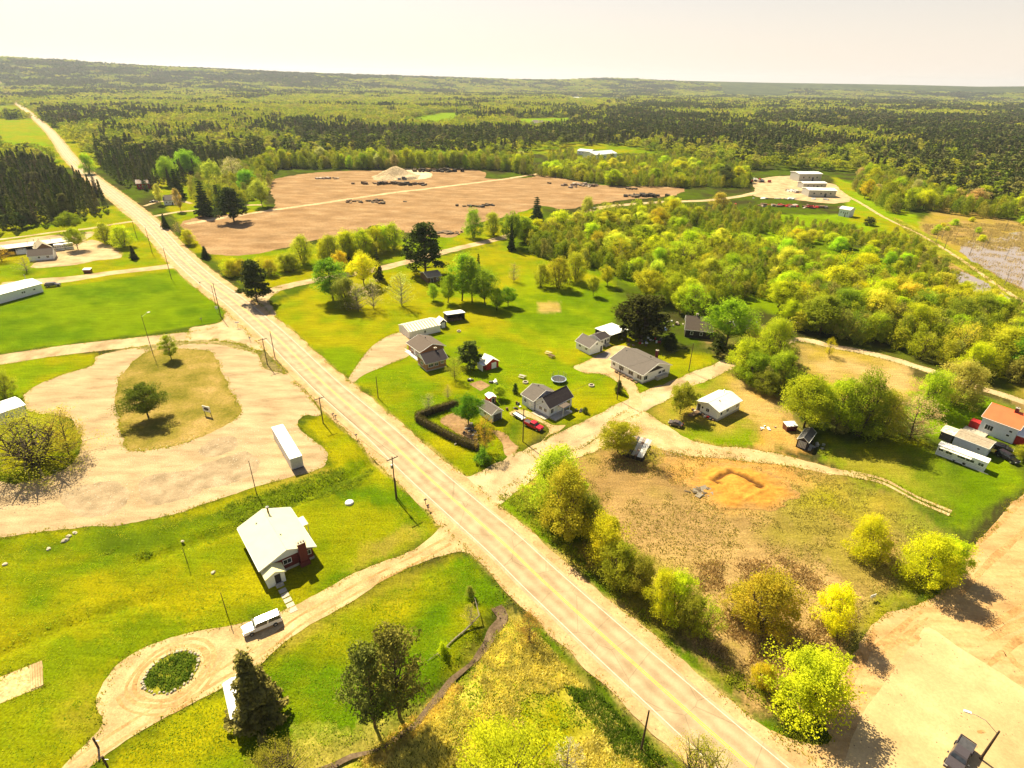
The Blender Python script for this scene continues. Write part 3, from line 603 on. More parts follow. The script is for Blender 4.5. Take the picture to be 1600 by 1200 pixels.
# ------------------------------------------------------------ trees
def quads(cen, size, seed, up=.0, aspect=1.0, tri=False, stretch=None):
    g = np.random.default_rng(seed); n = len(cen)
    nrm = g.normal(size=(n, 3)); nrm[:, 2] += up * np.sign(nrm[:, 2]); nrm /= np.linalg.norm(nrm, axis=1)[:, None]
    a = np.cross(nrm, g.normal(size=(n, 3))); a /= np.linalg.norm(a, axis=1)[:, None] + 1e-9; b = np.cross(nrm, a)
    s = (size * g.uniform(.6, 1.3, n))[:, None]
    a = a * s * .5 * aspect; b = b * s * .5
    if tri:
        V = np.stack([cen - a - b * .6, cen + a - b * .6, cen + b], 1); k = 3
    else:
        V = np.stack([cen - a, cen - b * .8, cen + a, cen + b * .8], 1); k = 4
    return V.reshape(-1, 3), np.arange(n * k).reshape(n, k)
def crown_pts(seed, K_, N, zlo, zhi, Rm, prof, br, flat=.85, shell=.45):
    g = np.random.default_rng(seed); out = []; tips = []
    for i in range(K_):
        t = (i + g.uniform(0, 1)) / K_; rr = Rm * prof(t) * math.sqrt(g.uniform(.12, 1)); a = i * 2.4 + g.uniform(-.6, .6)
        c = np.array([rr * math.cos(a), rr * math.sin(a), zlo + (zhi - zlo) * t]); b = br * g.uniform(.45, 1.35)
        c[:2] *= 1 + .3 * math.sin(a * 2 + seed) * math.cos(t * 7 + seed); c[2] += .5 * math.sin(a * 3 + seed * 1.7) * (t > .3)
        d = g.normal(size=(N, 3)); d /= np.linalg.norm(d, axis=1)[:, None]
        r = b * g.uniform(shell, 1, N)[:, None] * (1 + .25 * np.sin(d[:, :1] * 5 + i))
        p = d * r; p[:, 2] *= flat; out.append(c + p); tips.append(c)
    return np.vstack(out), tips
def limbs(mb, tips, ztrunk, r0, every=1, n=4, zb=.9, seed=0):
    g = random.Random(seed)
    for t in tips[::every]:
        z0 = min(ztrunk * .95, max(zb, t[2] - (math.hypot(t[0], t[1]) * .8 + .4)))
        p0 = Vector((0, 0, z0)); p2 = Vector(t); p1 = p0.lerp(p2, .5) + Vector((g.uniform(-.2, .2), g.uniform(-.2, .2), -.15))
        mb.tube([p0, p1, p2], [r0 * .45 * (1 - z0 / (ztrunk * 1.6)), r0 * .25, .02], n, False)
def P(f): return f
PROTO = {}
def reg(kind, trunk, crown, w, h, cm, tm='bark'):
    PROTO.setdefault(kind, []).append((trunk, crown, w, h))
def deciduous(kind, seed, K_, N, zlo, zhi, Rm, prof, br, leaf, tr=.16, stems=1, lm='leaf', bark='bark', every=1, flat=.85, shell=.45, up=0, aspect=1.0):
    p, tips = crown_pts(seed, K_, N, zlo, zhi, Rm, prof, br, flat, shell)
    p = p[p[:, 2] > .15]
    V, Fq = quads(p, leaf, seed + 1, max(up, .55), aspect)
    cm = npmesh(kind + '_crown', V, Fq, M[lm])
    mb = MB(); g = random.Random(seed)
    if stems == 1:
        zt = zhi * .92
        mb.tube([(0, 0, -.1), (g.uniform(-.1, .1), g.uniform(-.1, .1), zt * .5), (g.uniform(-.3, .3), g.uniform(-.3, .3), zt)], [tr, tr * .65, .03], 7)
        limbs(mb, tips, zt, tr, every, seed=seed, zb=zlo * .5)
    else:
        for k in range(stems):
            a = k * 6.28 / stems + g.uniform(-.3, .3); tt = tips[g.randrange(len(tips) // 2, len(tips))]
            q = Vector((.25 * math.cos(a), .25 * math.sin(a), -.1)); e = Vector((math.cos(a) * Rm * .5, math.sin(a) * Rm * .5, zhi * .8))
            m_ = q.lerp(e, .45) - Vector((0, 0, -.6)); mb.tube([q, m_, e], [tr, tr * .6, .03], 6)
            for t in tips[k::stems]:
                t = Vector(t); s = q.lerp(e, min(.85, max(.15, t.z / zhi * .8))); mb.tube([s, s.lerp(t, .5) + Vector((0, 0, .1)), t], [tr * .4, tr * .2, .015], 4, False)
    tm = mb.mesh(kind + '_trunk', M[bark], True)
    w = 2 * np.percentile(np.hypot(p[:, 0], p[:, 1]), 96); PROTO.setdefault(kind, []).append((tm, cm, w, p[:, 2].max()))
rnd_ = lambda t: math.sqrt(max(.05, 1 - (2 * t - .9) ** 2 * .9))
bushy = lambda t: (1 - t) ** .38 * (.75 + .5 * min(1, t * 3)) * .85
narrow = lambda t: max(.2, math.sin(math.pi * min(1, t * .85 + .12))) 
for s in (1, 2, 3): deciduous('round', s, 60, 330, 3.0, 8.9, 3.5, rnd_, 1.3, .2)
deciduous('hero', 5, 120, 190, 2.4, 8.9, 3.7, rnd_, 1.0, .13)
for s in (11, 12, 13, 14, 15): deciduous('bushy', s, 62, 290, .9, 8.6, 3.6, bushy, 1.3, .175, stems=5, tr=.13)
for s in (21, 22): deciduous('narrow', s, 54, 230, 2.2, 9.4, 2.3, narrow, 1.0, .18, tr=.13)
for s in (31, 32, 33): deciduous('airy', s, 56, 75, 1.6, 9.3, 3.6, rnd_, 1.3, .18, tr=.14, shell=.3)
deciduous('willow', 35, 120, 75, .6, 8.8, 5.2, lambda t: (1 - t) ** .45 * .95, 1.2, .11, tr=.2, stems=7, shell=.2)
for s in (41, 42): deciduous('bare', s, 70, 13, 1.5, 9.5, 3.2, rnd_, 1.1, .2, tr=.13, bark='grey_bark', shell=.1)
deciduous('sparse_pine', 51, 76, 84, 2.0, 9.6, 3.2, lambda t: max(.3, math.sin(math.pi * (t * .8 + .15))), 1.0, .20, tr=.2, lm='needle', flat=.5, up=.5, aspect=1.6)
for s in (52, 53): deciduous('pine', s, 64, 110, 2.2, 9.7, 3.4, lambda t: (1 - t) ** .55 * .95 + .08, 1.15, .36, tr=.2, lm='needle', flat=.45, up=.4, aspect=1.6)
deciduous('big_pine', 54, 80, 150, 2.0, 9.3, 4.2, rnd_, 1.4, .36, tr=.25, lm='needle', flat=.7, stems=3, up=.2, aspect=1.4)
def spruce(seed, lv=17, k0=10):
    g = np.random.default_rng(seed); pts = []; mb = MB(); mb.tube([(0, 0, -.1), (0, 0, 5), (0, 0, 9.9)], [.18, .1, .02], 6)
    for i in range(lv):
        t = (i + .5) / lv; z = .7 + 9.1 * t; rr = 2.25 * (1 - t) ** .9 + .1; k = max(4, int(k0 * (1 - t * .6)))
        for j in range(k):
            a = j * 6.283 / k + i * 1.3 + g.uniform(-.2, .2); L = rr * g.uniform(.6, 1.2)
            e = Vector((math.cos(a) * L, math.sin(a) * L, z - .28 * L)); mb.tube([(0, 0, z), tuple(e)], [.04, .01], 3, False)
            n = int(22 + 50 * L); u = g.uniform(.12, 1, n) ** .7; w = .32 * (1.1 - u * .6) * g.normal(size=n)
            pts.append(np.stack([math.cos(a) * L * u - math.sin(a) * w, math.sin(a) * L * u + math.cos(a) * w, z - .28 * L * u - np.abs(g.normal(size=n)) * .14], 1))
    p = np.vstack(pts); V, Fq = quads(p, .24, seed, .3, 1.5)
    PROTO.setdefault('spruce', []).append((mb.mesh('spruce_trunk', M['bark']), npmesh('spruce_crown', V, Fq, M['needle']), 5.0, 9.9))
spruce(61); spruce(62, 15, 9)
deciduous('shrub', 71, 26, 110, .3, 1.7, 1.25, lambda t: (1 - t) ** .5, .55, .15, stems=4, tr=.04)
deciduous('shrub', 72, 30, 90, .25, 1.9, 1.1, lambda t: (1 - t * .8), .5, .15, stems=5, tr=.04)
deciduous('cedar', 73, 30, 120, .3, 2.9, .55, lambda t: max(.15, 1 - t), .38, .14, tr=.06, lm='needle')

GREEN = (.085, .135, .008); YG = (.20, .215, .006); LIME = (.155, .19, .006); OLIVE = (.165, .165, .012); GOLD = (.30, .25, .008); DKG = (.028, .042, .008); PINE = (.05, .06, .012); MID = (.11, .135, .006)
ORANGE = (.24, .17, .015); GREY = (.26, .22, .15); KELLY = (.05, .125, .006); PALE = (.24, .23, .07); BROWNG = (.20,.17,.05)
KIND = {'round': 'leafy_tree', 'hero': 'leafy_tree', 'bushy': 'leafy_tree', 'narrow': 'leafy_tree', 'airy': 'leafy_tree', 'willow': 'leafy_tree', 'bare': 'bare_tree', 'pine': 'pine_tree', 'sparse_pine': 'pine_tree', 'big_pine': 'pine_tree', 'spruce': 'spruce_tree', 'shrub': 'shrub', 'cedar': 'cedar_shrub'}
CAT = {'leafy_tree': 'tree', 'bare_tree': 'tree', 'pine_tree': 'pine tree', 'spruce_tree': 'spruce tree', 'shrub': 'shrub', 'cedar_shrub': 'shrub'}
NT = [0]
def plant(kind, x, y, h, w, col, label, group=None, rz=None, jit=.12):
    L = PROTO[kind]; tm, cm, w0, h0 = L[NT[0] % len(L)]; NT[0] += 1
    z = float(Z(np.array([x]), np.array([y]))[0]) if math.hypot(x, y) > 260 else 0.0
    nm = KIND[kind]
    e = empty(nm, (x, y, z - .05), rnd.uniform(0, 6.28) if rz is None else rz, label=label, cat=CAT[nm], group=group)
    e.scale = (w / w0, w / w0, h / h0)
    if nm == 'leafy_tree':
        q = rnd.uniform(-.13, .13); e.scale.x *= 1 + q; e.scale.y *= 1 - q; e.rotation_euler.x = rnd.uniform(-.09, .09); e.rotation_euler.y = rnd.uniform(-.09, .09)
    t = link('trunk', tm, e); c = link('crown', cm, e)
    j = lambda v: v * rnd.uniform(1 - jit, 1 + jit)
    k = 1.8 if kind in ('pine', 'spruce', 'big_pine', 'sparse_pine', 'cedar') else 3.0
    c.color = (min(.82, j(col[0]) * k * 1.0), min(.8, j(col[1]) * k), col[2] * k, 1)
    if group: e['tone'] = col[:2]
    return e
def tree(kind, bx, by, ty, wpx, col, label, group=None, hmax=None):
    b = G(bx, by); h = h_of(bx, by, ty)
    if hmax: h = min(h, hmax)
    w = wpx * depth(b) / F
    h = max(.5, h * 1.0)
    return plant(kind, b.x, b.y, h, w, col, label, group)
TREES = [
 ('round',232,652,593,64,(.055,.075,.008),'dark round-crowned tree on the dry grass island in the gravel lot'),
 ('narrow',268,562,521,25,LIME,'small thin yellow-green tree at the top edge of the grass island'),
 ('willow',60,722,630,180,(.175,.165,.018),'big sprawling bush with bare forked limbs beside the gravel lot'),
 ('airy',108,712,632,60,(.165,.155,.02),'thin olive tree on the right edge of the sprawling bush by the lot'),
 ('bushy',8,622,572,42,OLIVE,'olive shrub-like tree behind the white-roofed building at the left edge'),
 ('round',111,362,328,36,MID,'light green tree behind the long low building on the left'),
 ('round',122,390,351,30,LIME,'yellow-green tree in front of the white trailers on the left'),
 ('bushy',166,380,344,30,OLIVE,'olive bushy tree at the edge of the dirt yard, left of its twin'),
 ('bushy',194,386,348,34,YG,'yellow-green bushy tree at the right edge of the dirt yard'),
 ('spruce',210,405,382,16,DKG,'small dark conifer at the corner of the dirt yard'),
 ('bare',42,424,398,34,OLIVE,'bare olive tree between the grey house and the white-roofed hall'),
 ('airy',3,408,380,32,ORANGE,'orange-brown tree at the left edge beside the grey house'),
 ('spruce',405,1118,1004,98,(.11,.11,.028),'tall dark spruce beside the white outbuilding, foreground'),
 ('sparse_pine',586,1135,1000,84,(.10,.098,.02),'tall thin pine with a leaning bare trunk over the stream, left of the pair'),
 ('sparse_pine',624,1118,974,92,(.10,.098,.02),'tall thin pine over the stream, right and taller of the pair'),
 ('willow',440,1235,1145,120,(.14,.14,.015),'olive bush at the bottom edge beside the stream'),
 ('hero',795,1270,1160,190,(.20,.205,.008),'big bright green crown rising from the bottom edge'),
 ('bare',884,1215,1150,52,GREY,'pale dead tree with whitish branches among the straw grass'),
 ('airy',828,1002,958,42,(.16,.10,.02),'small reddish-brown tree beside the highway ditch'),
 ('willow',1082,1235,1150,115,OLIVE,'olive bush beside the utility pole at the bottom edge'),
 ('shrub',735,932,912,15,(.13,.14,.02),'small round shrub on the lawn by the highway'),
 ('bare',736,975,942,30,(.24,.18,.04),'scrubby straw-coloured shrub beside the fallen branch'),
 ('shrub',692,1018,1000,16,YG,'low shrub at the end of the fallen branch'),
 ('bushy',868,790,694,94,(.19,.19,.012),'tall yellow-green tree at the street corner, back of the clump by the highway'),
 ('bushy',886,832,722,94,(.175,.175,.012),'tall bushy olive tree beside the highway below the street corner'),
 ('bushy',908,828,765,62,(.10,.11,.012),'darker bushy tree on the right of the corner clump'),
 ('bushy',948,880,798,74,(.21,.22,.008),'bright yellow-green round tree below the corner clump'),
 ('bushy',965,915,845,66,(.13,.14,.01),'dark olive tree right below the bright round one by the highway'),
 ('bushy',994,925,862,52,(.11,.12,.012),'small dark olive tree in the roadside thicket'),
 ('bushy',1030,962,886,54,(.23,.24,.008),'lime tree in the roadside thicket, left of a pair'),
 ('bushy',1054,968,890,56,(.22,.23,.008),'lime tree in the roadside thicket, right of a pair'),
 ('bushy',1078,985,915,52,(.12,.13,.012),'dark green tree behind the lime pair by the road'),
 ('airy',1102,1000,930,50,(.19,.20,.01),'thin yellow-green tree at the lower end of the thicket'),
 ('bushy',1183,975,880,95,(.165,.158,.012),'wide olive-orange bush in the middle of the brown field'),
 ('airy',1140,960,905,50,(.2,.17,.015),'sparse orange-yellow sapling left of the wide olive bush'),
 ('bushy',1296,978,897,62,(.27,.24,.006),'golden-yellow bush near the dirt lot'),
 ('bushy',1255,1098,1003,124,(.21,.21,.008),'large yellow willow bush beside the paved pad'),
 ('bushy',1188,1072,1030,36,(.2,.2,.01),'small yellow bush beside the highway verge'),
 ('bushy',1352,868,797,68,(.20,.21,.006),'round yellow-green bush on the grass beyond the brown field'),
 ('bushy',1440,905,818,84,(.21,.22,.006),'wide yellow-green tree at the edge of the dirt lot, left half'),
 ('bushy',1478,898,832,62,(.22,.22,.006),'yellow tree at the very edge of the dirt lot'),
 ('round',965,706,655,62,(.15,.16,.01),'round tree in front of the rusty collapsed shed'),
 ('airy',1021,728,694,32,(.2,.19,.03),'small sparse tree at the right end of the rusty shed'),
 ('round',1062,646,594,47,(.15,.155,.012),'round olive tree beside the street, left of the white metal-roofed house'),
 ('round',732,663,612,45,(.055,.125,.006),'round deep-green tree inside the clipped hedge'),
 ('airy',757,705,648,36,(.18,.14,.015),'brownish thin tree at the end of the clipped hedge'),
 ('shrub',754,722,700,28,(.07,.13,.01),'round green shrub at the outer end of the hedge'),
 ('pine',735,573,533,40,(.07,.085,.015),'dark feathery tree behind the brick house'),
 ('airy',710,592,555,30,(.14,.14,.015),'thin olive tree at the right corner of the brick house'),
 ('bare',670,642,612,26,(.22,.21,.07),'small pale budding tree on the roadside lawn'),
 ('bare',700,622,600,16,(.2,.18,.06),'tiny bare sapling on the lawn behind the hedge'),
 ('round',781,622,601,22,LIME,'small lime tree between the garage and the patio'),
 ('cedar',805,614,599,9,(.04,.07,.012),'small dark cedar behind the blue-white house'),
 ('shrub',914,645,635,9,(.05,.07,.01),'small dark shrub on the lawn right of the blue-white house'),
 ('cedar',966,613,594,12,(.07,.09,.01),'bushy cedar beside the pole on the gravel drive'),
 ('big_pine',1000,528,457,80,(.032,.036,.008),'huge dark pine with several trunks beside the carport'),
 ('cedar',1046,548,520,22,DKG,'dark conifer shrub at the right foot of the huge pine'),
 ('round',1134,540,462,78,(.13,.18,.008),'broad light-green tree beside the dark wooden cabin'),
 ('pine',1120,556,520,28,(.045,.06,.01),'small dark conifer in front of the dark wooden cabin'),
 ('pine',665,427,347,62,(.04,.055,.012),'tall dark pine beside the small shed, north of the houses'),
 ('pine',402,472,405,52,(.04,.052,.014),'dark spreading pine at the highway corner'),
 ('spruce',838,354,306,32,(.035,.055,.022),'lone dark spruce at the edge of the gravel road'),
 ('round',569,446,390,47,(.38,.33,.008),'brilliant yellow tree among the green ones on the lawn'),
 ('spruce',592,437,388,20,(.04,.05,.012),'slim dark spruce right of the brilliant yellow tree'),
 ('narrow',521,470,402,52,(.10,.15,.01),'tall fresh-green tree left of the brilliant yellow tree'),
 ('round',534,425,388,26,(.24,.22,.01),'yellow tree partly hidden behind the tall fresh-green one'),
 ('bushy',545,480,425,45,(.12,.14,.02),'grey-green tree at the foot of the fresh-green one'),
 ('bare',560,486,440,45,GREY,'bare grey tree, leftmost of the bare ones on the lawn'),
 ('bare',584,482,432,36,(.24,.22,.1),'bare pale tree in the middle of the bare ones on the lawn'),
 ('bare',628,478,420,48,PALE,'bare whitish tree, rightmost on the lawn'),
 ('narrow',700,473,425,28,(.12,.17,.008),'light green tree left in the grove behind the white garage'),
 ('narrow',722,470,393,42,(.13,.17,.01),'tallest light green tree in the grove behind the white garage'),
 ('narrow',738,472,400,36,(.12,.15,.012),'tall green tree just right of the tallest one in the grove'),
 ('spruce',748,440,395,14,DKG,'thin dark spruce top behind the grove'),
 ('round',758,477,412,42,(.11,.15,.01),'round green tree on the right side of the grove behind the white garage'),
 ('narrow',678,470,442,20,(.15,.20,.01),'short light green tree left of the grove'),
 ('narrow',776,485,450,26,(.12,.18,.008),'short fresh-green tree right of the grove'),
 ('round',794,478,445,30,(.10,.16,.008),'green tree at the far right of the grove'),
 ('bare',803,440,408,24,(.2,.16,.05),'brownish bare tree on the open grass east of the grove'),
 ('spruce',322,404,383,18,(.03,.05,.01),'small dark spruce on the highway verge beside the bare field'),
 ('bushy',296,382,356,24,YG,'yellow-green shrub by the highway at the corner of the bare field'),
 ('spruce',259,357,332,16,(.035,.05,.01),'small dark conifer by the highway below the houses'),
 ('bare',281,365,344,20,(.22,.17,.04),'thin brown sapling beside the highway and bare field'),
 ('round',410,323,276,34,(.17,.19,.02),'pale green tree at the left corner of the bare field'),
 ('pine',366,347,292,46,(.038,.052,.014),'dark pine at the edge of the bare field, left side'),
 ('spruce',322,338,280,36,(.03,.045,.012),'dark spruce in the clump beside the far-left houses'),
 ('spruce',344,330,287,26,(.04,.055,.015),'dark spruce right behind the clump by the far-left houses'),
 ('round',268,290,240,32,(.12,.17,.012),'green tree behind the far-left houses, left of the cluster'),
 ('round',300,280,230,42,(.12,.18,.01),'tall bright green tree behind the far-left houses'),
 ('round',335,292,247,32,(.16,.19,.02),'yellowish tree behind the far-left houses'),
 ('airy',368,285,243,34,(.24,.22,.1),'pale grey budding tree behind the bare field corner'),
 ('round',388,300,262,30,(.11,.17,.01),'fresh green tree at the field corner'),
 ('spruce',280,310,262,26,(.03,.045,.01),'dark spruce behind the red house'),
 ('narrow',251,320,285,12,(.2,.2,.03),'thin pale tree beside the red house'),
 ('narrow',283,330,292,14,(.18,.16,.04),'thin tree right of the small grey house far left'),
 ('airy',345,312,270,36,(.17,.19,.02),'loose yellow-green tree between the dark spruces'),
 ('bushy',140,272,235,24,LIME,'bright lime tree beside the highway in the distance'),
 ('spruce',152,305,270,14,(.04,.045,.015),'dark spruce on the highway verge in the distance'),
 ('bushy',740,372,322,30,(.13,.18,.01),'green tree at the bottom edge of the bare field'),
 ('bushy',771,368,328,30,(.16,.18,.012),'yellow-green tree right of the one at the bottom edge of the bare field'),
 ('round',800,386,328,36,(.09,.14,.01),'deep green tree at the road bend beside the dark spruce'),
 ('bushy',817,372,335,26,(.15,.17,.01),'olive-green tree between the road bend and the spruce'),
 ('spruce',799,392,348,16,DKG,'narrow dark spruce at the road bend'),
 ('bushy',916,340,304,26,(.17,.18,.02),'round bush at the junction beside the bare field'),
 ('bushy',1122,330,298,32,(.16,.17,.02),'olive bush beside the pale road to the industrial yard'),
 ('round',1131,290,254,22,(.045,.06,.015),'dark tree at the left edge of the industrial yard'),
 ('round',1194,412,385,38,(.06,.11,.008),'deep green tree standing in the pale wood'),
 ('shrub',1358,352,338,18,DKG,'dark low bush beside the trail'),
 ('round',1008,470,415,50,(.19,.21,.01),'bright round tree behind the huge pine'),
 ('round',1062,490,448,30,(.18,.20,.008),'small bright tree between the pine and the cabin'),
 ('round',949,447,412,26,(.17,.20,.008),'small round tree on the open grass, right of a pair'),
 ('round',927,462,428,20,(.16,.17,.01),'smaller round tree on the open grass, left of a pair'),
 ('bushy',872,450,398,40,(.17,.17,.01),'olive tree at the edge of the grass, front of the wood'),
 ('bushy',845,448,408,24,(.15,.16,.01),'small olive tree at the left front of the wood'),
 ('bushy',900,440,390,40,(.16,.17,.01),'broad olive tree at the front of the wood'),
 ('airy',1295,556,525,22,YG,'thin yellow sapling on the bend of the dirt lane'),
 ('round',1256,668,575,84,(.16,.19,.008),'big bright round tree behind the black shed'),
 ('round',1306,672,578,76,(.15,.17,.008),'big yellow-green tree in the grove behind the black shed'),
 ('bushy',1340,680,562,66,(.10,.13,.008),'tall darker tree in the middle of the grove behind the black shed'),
 ('bushy',1375,682,600,60,(.15,.16,.012),'olive tree in the right part of the grove behind the black shed'),
 ('airy',1422,685,612,66,(.24,.19,.08),'pinkish-brown budding tree at the right end of the grove'),
 ('bushy',1447,640,565,60,(.16,.19,.01),'yellow-green tree behind the pinkish budding tree'),
 ('bushy',1490,630,552,72,(.18,.17,.03),'pale olive tree above the grassy bend of the lane'),
 ('bushy',1160,585,520,56,(.17,.19,.008),'bright tree at the left front of the grove by the lane'),
 ('bushy',1205,570,490,62,(.16,.185,.008),'tall bright tree in the grove by the lane'),
 ('bushy',1180,600,545,52,(.12,.14,.008),'dark olive tree at the front of the grove by the lane'),
 ('bushy',1222,600,540,52,(.14,.155,.01),'olive tree at the right of the grove by the lane'),
 ('bushy',1196,615,575,42,(.10,.11,.01),'low dark bush at the foot of the grove by the lane'),
 ('round',1598,720,690,28,(.14,.14,.01),'olive bush at the right edge beside the orange-roofed house'),
 ('narrow',1598,590,500,50,(.07,.12,.008),'tall green tree at the right edge of the wood'),
]
for a in TREES:
    tree(*a)
def belt(path, n, kinds, cols, hr, wr, label, group, jitter=3.0):
    """trees along a line of photo pixels"""
    Q = resample([tuple(G(*p).xy) for p in path], 1.0, False); 
    es = []
    for i in range(n):
        q = Q[int((i + rnd.uniform(.2, .8)) / n * (len(Q) - 1))]; h = rnd.uniform(*hr)
        es.append(plant(rnd.choice(kinds), q[0] + rnd.uniform(-1, 1) * jitter, q[1] + rnd.uniform(-1, 1) * jitter, h, h * rnd.uniform(*wr), rnd.choice(cols), label, group))
    relabel(es, *label.split('|'), group)
CNAME = [((.24,.19),'brownish'),((.19,.19),'yellow-green'),((.15,.14),'olive'),((.13,.155),'mid-green'),((.15,.22),'lime-green'),((.105,.15),'fresh-green'),((.04,.05),'dark green'),((.2,.17),'pale tan-green'),((.06,.055),'brown-green'),((.10,.13),'deep green')]
def relabel(es, noun, where, group):
    es = [(e, PXY(e.location.x, e.location.y, 0)) for e in es]
    us = sorted(q[0] for _, q in es); vs = sorted(q[1] for _, q in es); hs = sorted(e.scale.z for e, _ in es); n = len(es)
    for e, (u, v, w) in es:
        c = e['tone']; cn = min(CNAME, key=lambda k: (k[0][0] - c[0]) ** 2 + (k[0][1] - c[1]) ** 2)[1]
        a = ('far left', 'left', 'middle', 'right', 'far right')[min(4, int(us.index(u) / n * 5))]; b = ('back row', 'second row', 'middle row', 'front row')[min(3, int(vs.index(v) / n * 4))] if n > 12 else ''
        s = ('low', 'medium-high', 'tall')[min(2, int(hs.index(e.scale.z) / n * 3))]
        e['label'] = (s + ' ' + cn + ' ' + noun + ', ' + (b + ', ' if b else '') + a + ' of the ' + where); e['group'] = group
        del e['tone']
    by = {}
    for e, q in es: by.setdefault(e['label'], []).append((q[0], e))
    for lb, L in by.items():
        if len(L) > 1:
            L.sort(key=lambda k: k[0])
            for w_, (u_, e) in zip(('leftmost one', 'rightmost one') if len(L) == 2 else ('leftmost one', 'central one', 'rightmost one'), L if len(L) <= 3 else [L[0], L[len(L) // 2], L[-1]]): e['label'] = lb.replace(', ', ', ' + w_ + ', ', 1) if len(lb.split()) <= 14 else lb.replace(', ', ', ' + w_.split()[0] + ', ', 1)
def fill(poly, n, kinds, cols, hr, wr, label, group, sp=4.0, avoid=()):
    Pw = W2(poly); xs = [p[0] for p in Pw]; ys = [p[1] for p in Pw]; got = []; tries = 0; es = []
    av = [W2(a) for a in avoid]
    while len(got) < n and tries < n * 80:
        tries += 1; x, y = rnd.uniform(min(xs), max(xs)), rnd.uniform(min(ys), max(ys)); X, Y = np.array([x]), np.array([y])
        if not inpoly(X, Y, Pw)[0] or any(inpoly(X, Y, a)[0] for a in av): continue
        if any((x - a) ** 2 + (y - b) ** 2 < sp * sp for a, b in got): continue
        got.append((x, y)); h = rnd.uniform(*hr); es.append(plant(rnd.choice(kinds), x, y, h, h * rnd.uniform(*wr), rnd.choice(cols), label, group))
    relabel(es, *label.split('|'), group)
B = ['bushy', 'narrow', 'round', 'bushy', 'airy']; YGS = [YG, (.21,.22,.006), (.175,.175,.01), (.235,.235,.02), (.155,.19,.008), (.22,.235,.01),(.18,.23,.008)]
belt([(350,428),(400,432),(470,420)], 7, ['airy','bushy'], [YG,OLIVE], (7,9), (.8,1.1), 'bush|row left of the gravel road end', 'bushes along the left end of the gravel road', 1.5)
belt([(480,412),(540,406),(580,398),(622,388)], 11, ['bushy'], [YG,(.19,.19,.01),OLIVE], (11,15), (.7,.9), 'tree|row between gravel road and bare field', 'trees along the gravel road')
WOOD_A = [(815,372),(900,352),(985,335),(1060,330),(1100,345),(1060,362),(1085,385),(1190,392),(1230,410),(1215,470),(1120,470),(1090,500),(1040,470),(960,430),(905,428),(830,400)]
WOOD_B = [(1215,395),(1290,425),(1400,450),(1430,450),(1480,470),(1560,495),(1640,520),(1640,612),(1560,600),(1480,575),(1400,552),(1300,530),(1235,515),(1215,480)]
fill(WOOD_A, 64, B, YGS, (9,14), (.8,1.05), 'tree|wood north of the white houses', 'trees in the dense wood north of the houses', 6.5, [[(855,405),(960,430),(985,470),(900,470)]])
fill(WOOD_B, 62, B + ['airy'], YGS + [(.10,.13,.01)], (10,15), (.75,1.0), 'tree|wood along the dirt lane', 'trees in the wood along the dirt lane', 6.5)
fill([(1225,372),(1300,372),(1380,395),(1440,400),(1440,425),(1400,425),(1330,395),(1230,385)], 16, ['bushy'], YGS, (5,8), (1.0,1.3), 'bush|clearing before the pond', 'low bushes on the clearing', 6)
BELT_A = [(400,276),(440,264),(760,265),(830,274),(830,262),(760,256),(420,256)]
BELT_B = [(835,270),(900,264),(960,268),(1080,262),(1170,280),(1168,294),(1060,293),(960,291),(900,282),(840,276)]
fill(BELT_A, 36, ['round','narrow','bushy'], [MID,YG,LIME,(.13,.16,.01),(.2,.18,.06)], (13,19), (.55,.8), 'tree|belt behind the bare field', 'tree belt behind the bare field', 8)
fill(BELT_B, 38, B, YGS + [MID,LIME], (9,14), (.9,1.2), 'tree|thicket right of the bare field', 'bushy trees right of the bare field', 8)
BELT_C = [(1330,300),(1345,272),(1420,290),(1500,318),(1600,330),(1700,350),(1700,372),(1600,345),(1520,340),(1440,328),(1390,335)]
fill(BELT_C, 26, ['round','narrow','bushy'], [LIME,MID,YG,(.2,.17,.06)], (11,17), (.6,.9), 'tree|wood edge beyond the trail', 'trees at the wood edge beyond the trail', 8)
fill([(1440,345),(1600,345),(1700,370),(1600,372),(1510,380),(1450,365)], 14, ['bushy'], YGS, (3,5), (1.0,1.4), 'bush|brown marsh', 'bushes in the marsh', 5)
CONS = [(-60,262),(60,262),(100,285),(160,310),(178,335),(100,345),(0,365),(-80,372)]
fill(CONS, 46, ['pine','pine','spruce'], [(.10,.12,.02),(.08,.10,.02),(.11,.115,.03),(.11,.10,.04)], (13,19), (.45,.65), 'conifer|plantation left of the highway', 'conifers left of the highway', 7)
belt([(12,360),(60,352)], 3, ['pine'], [(.06,.08,.02)], (8,10), (.7,.9), 'small pine|line before the conifer plantation', 'small pines before the plantation')

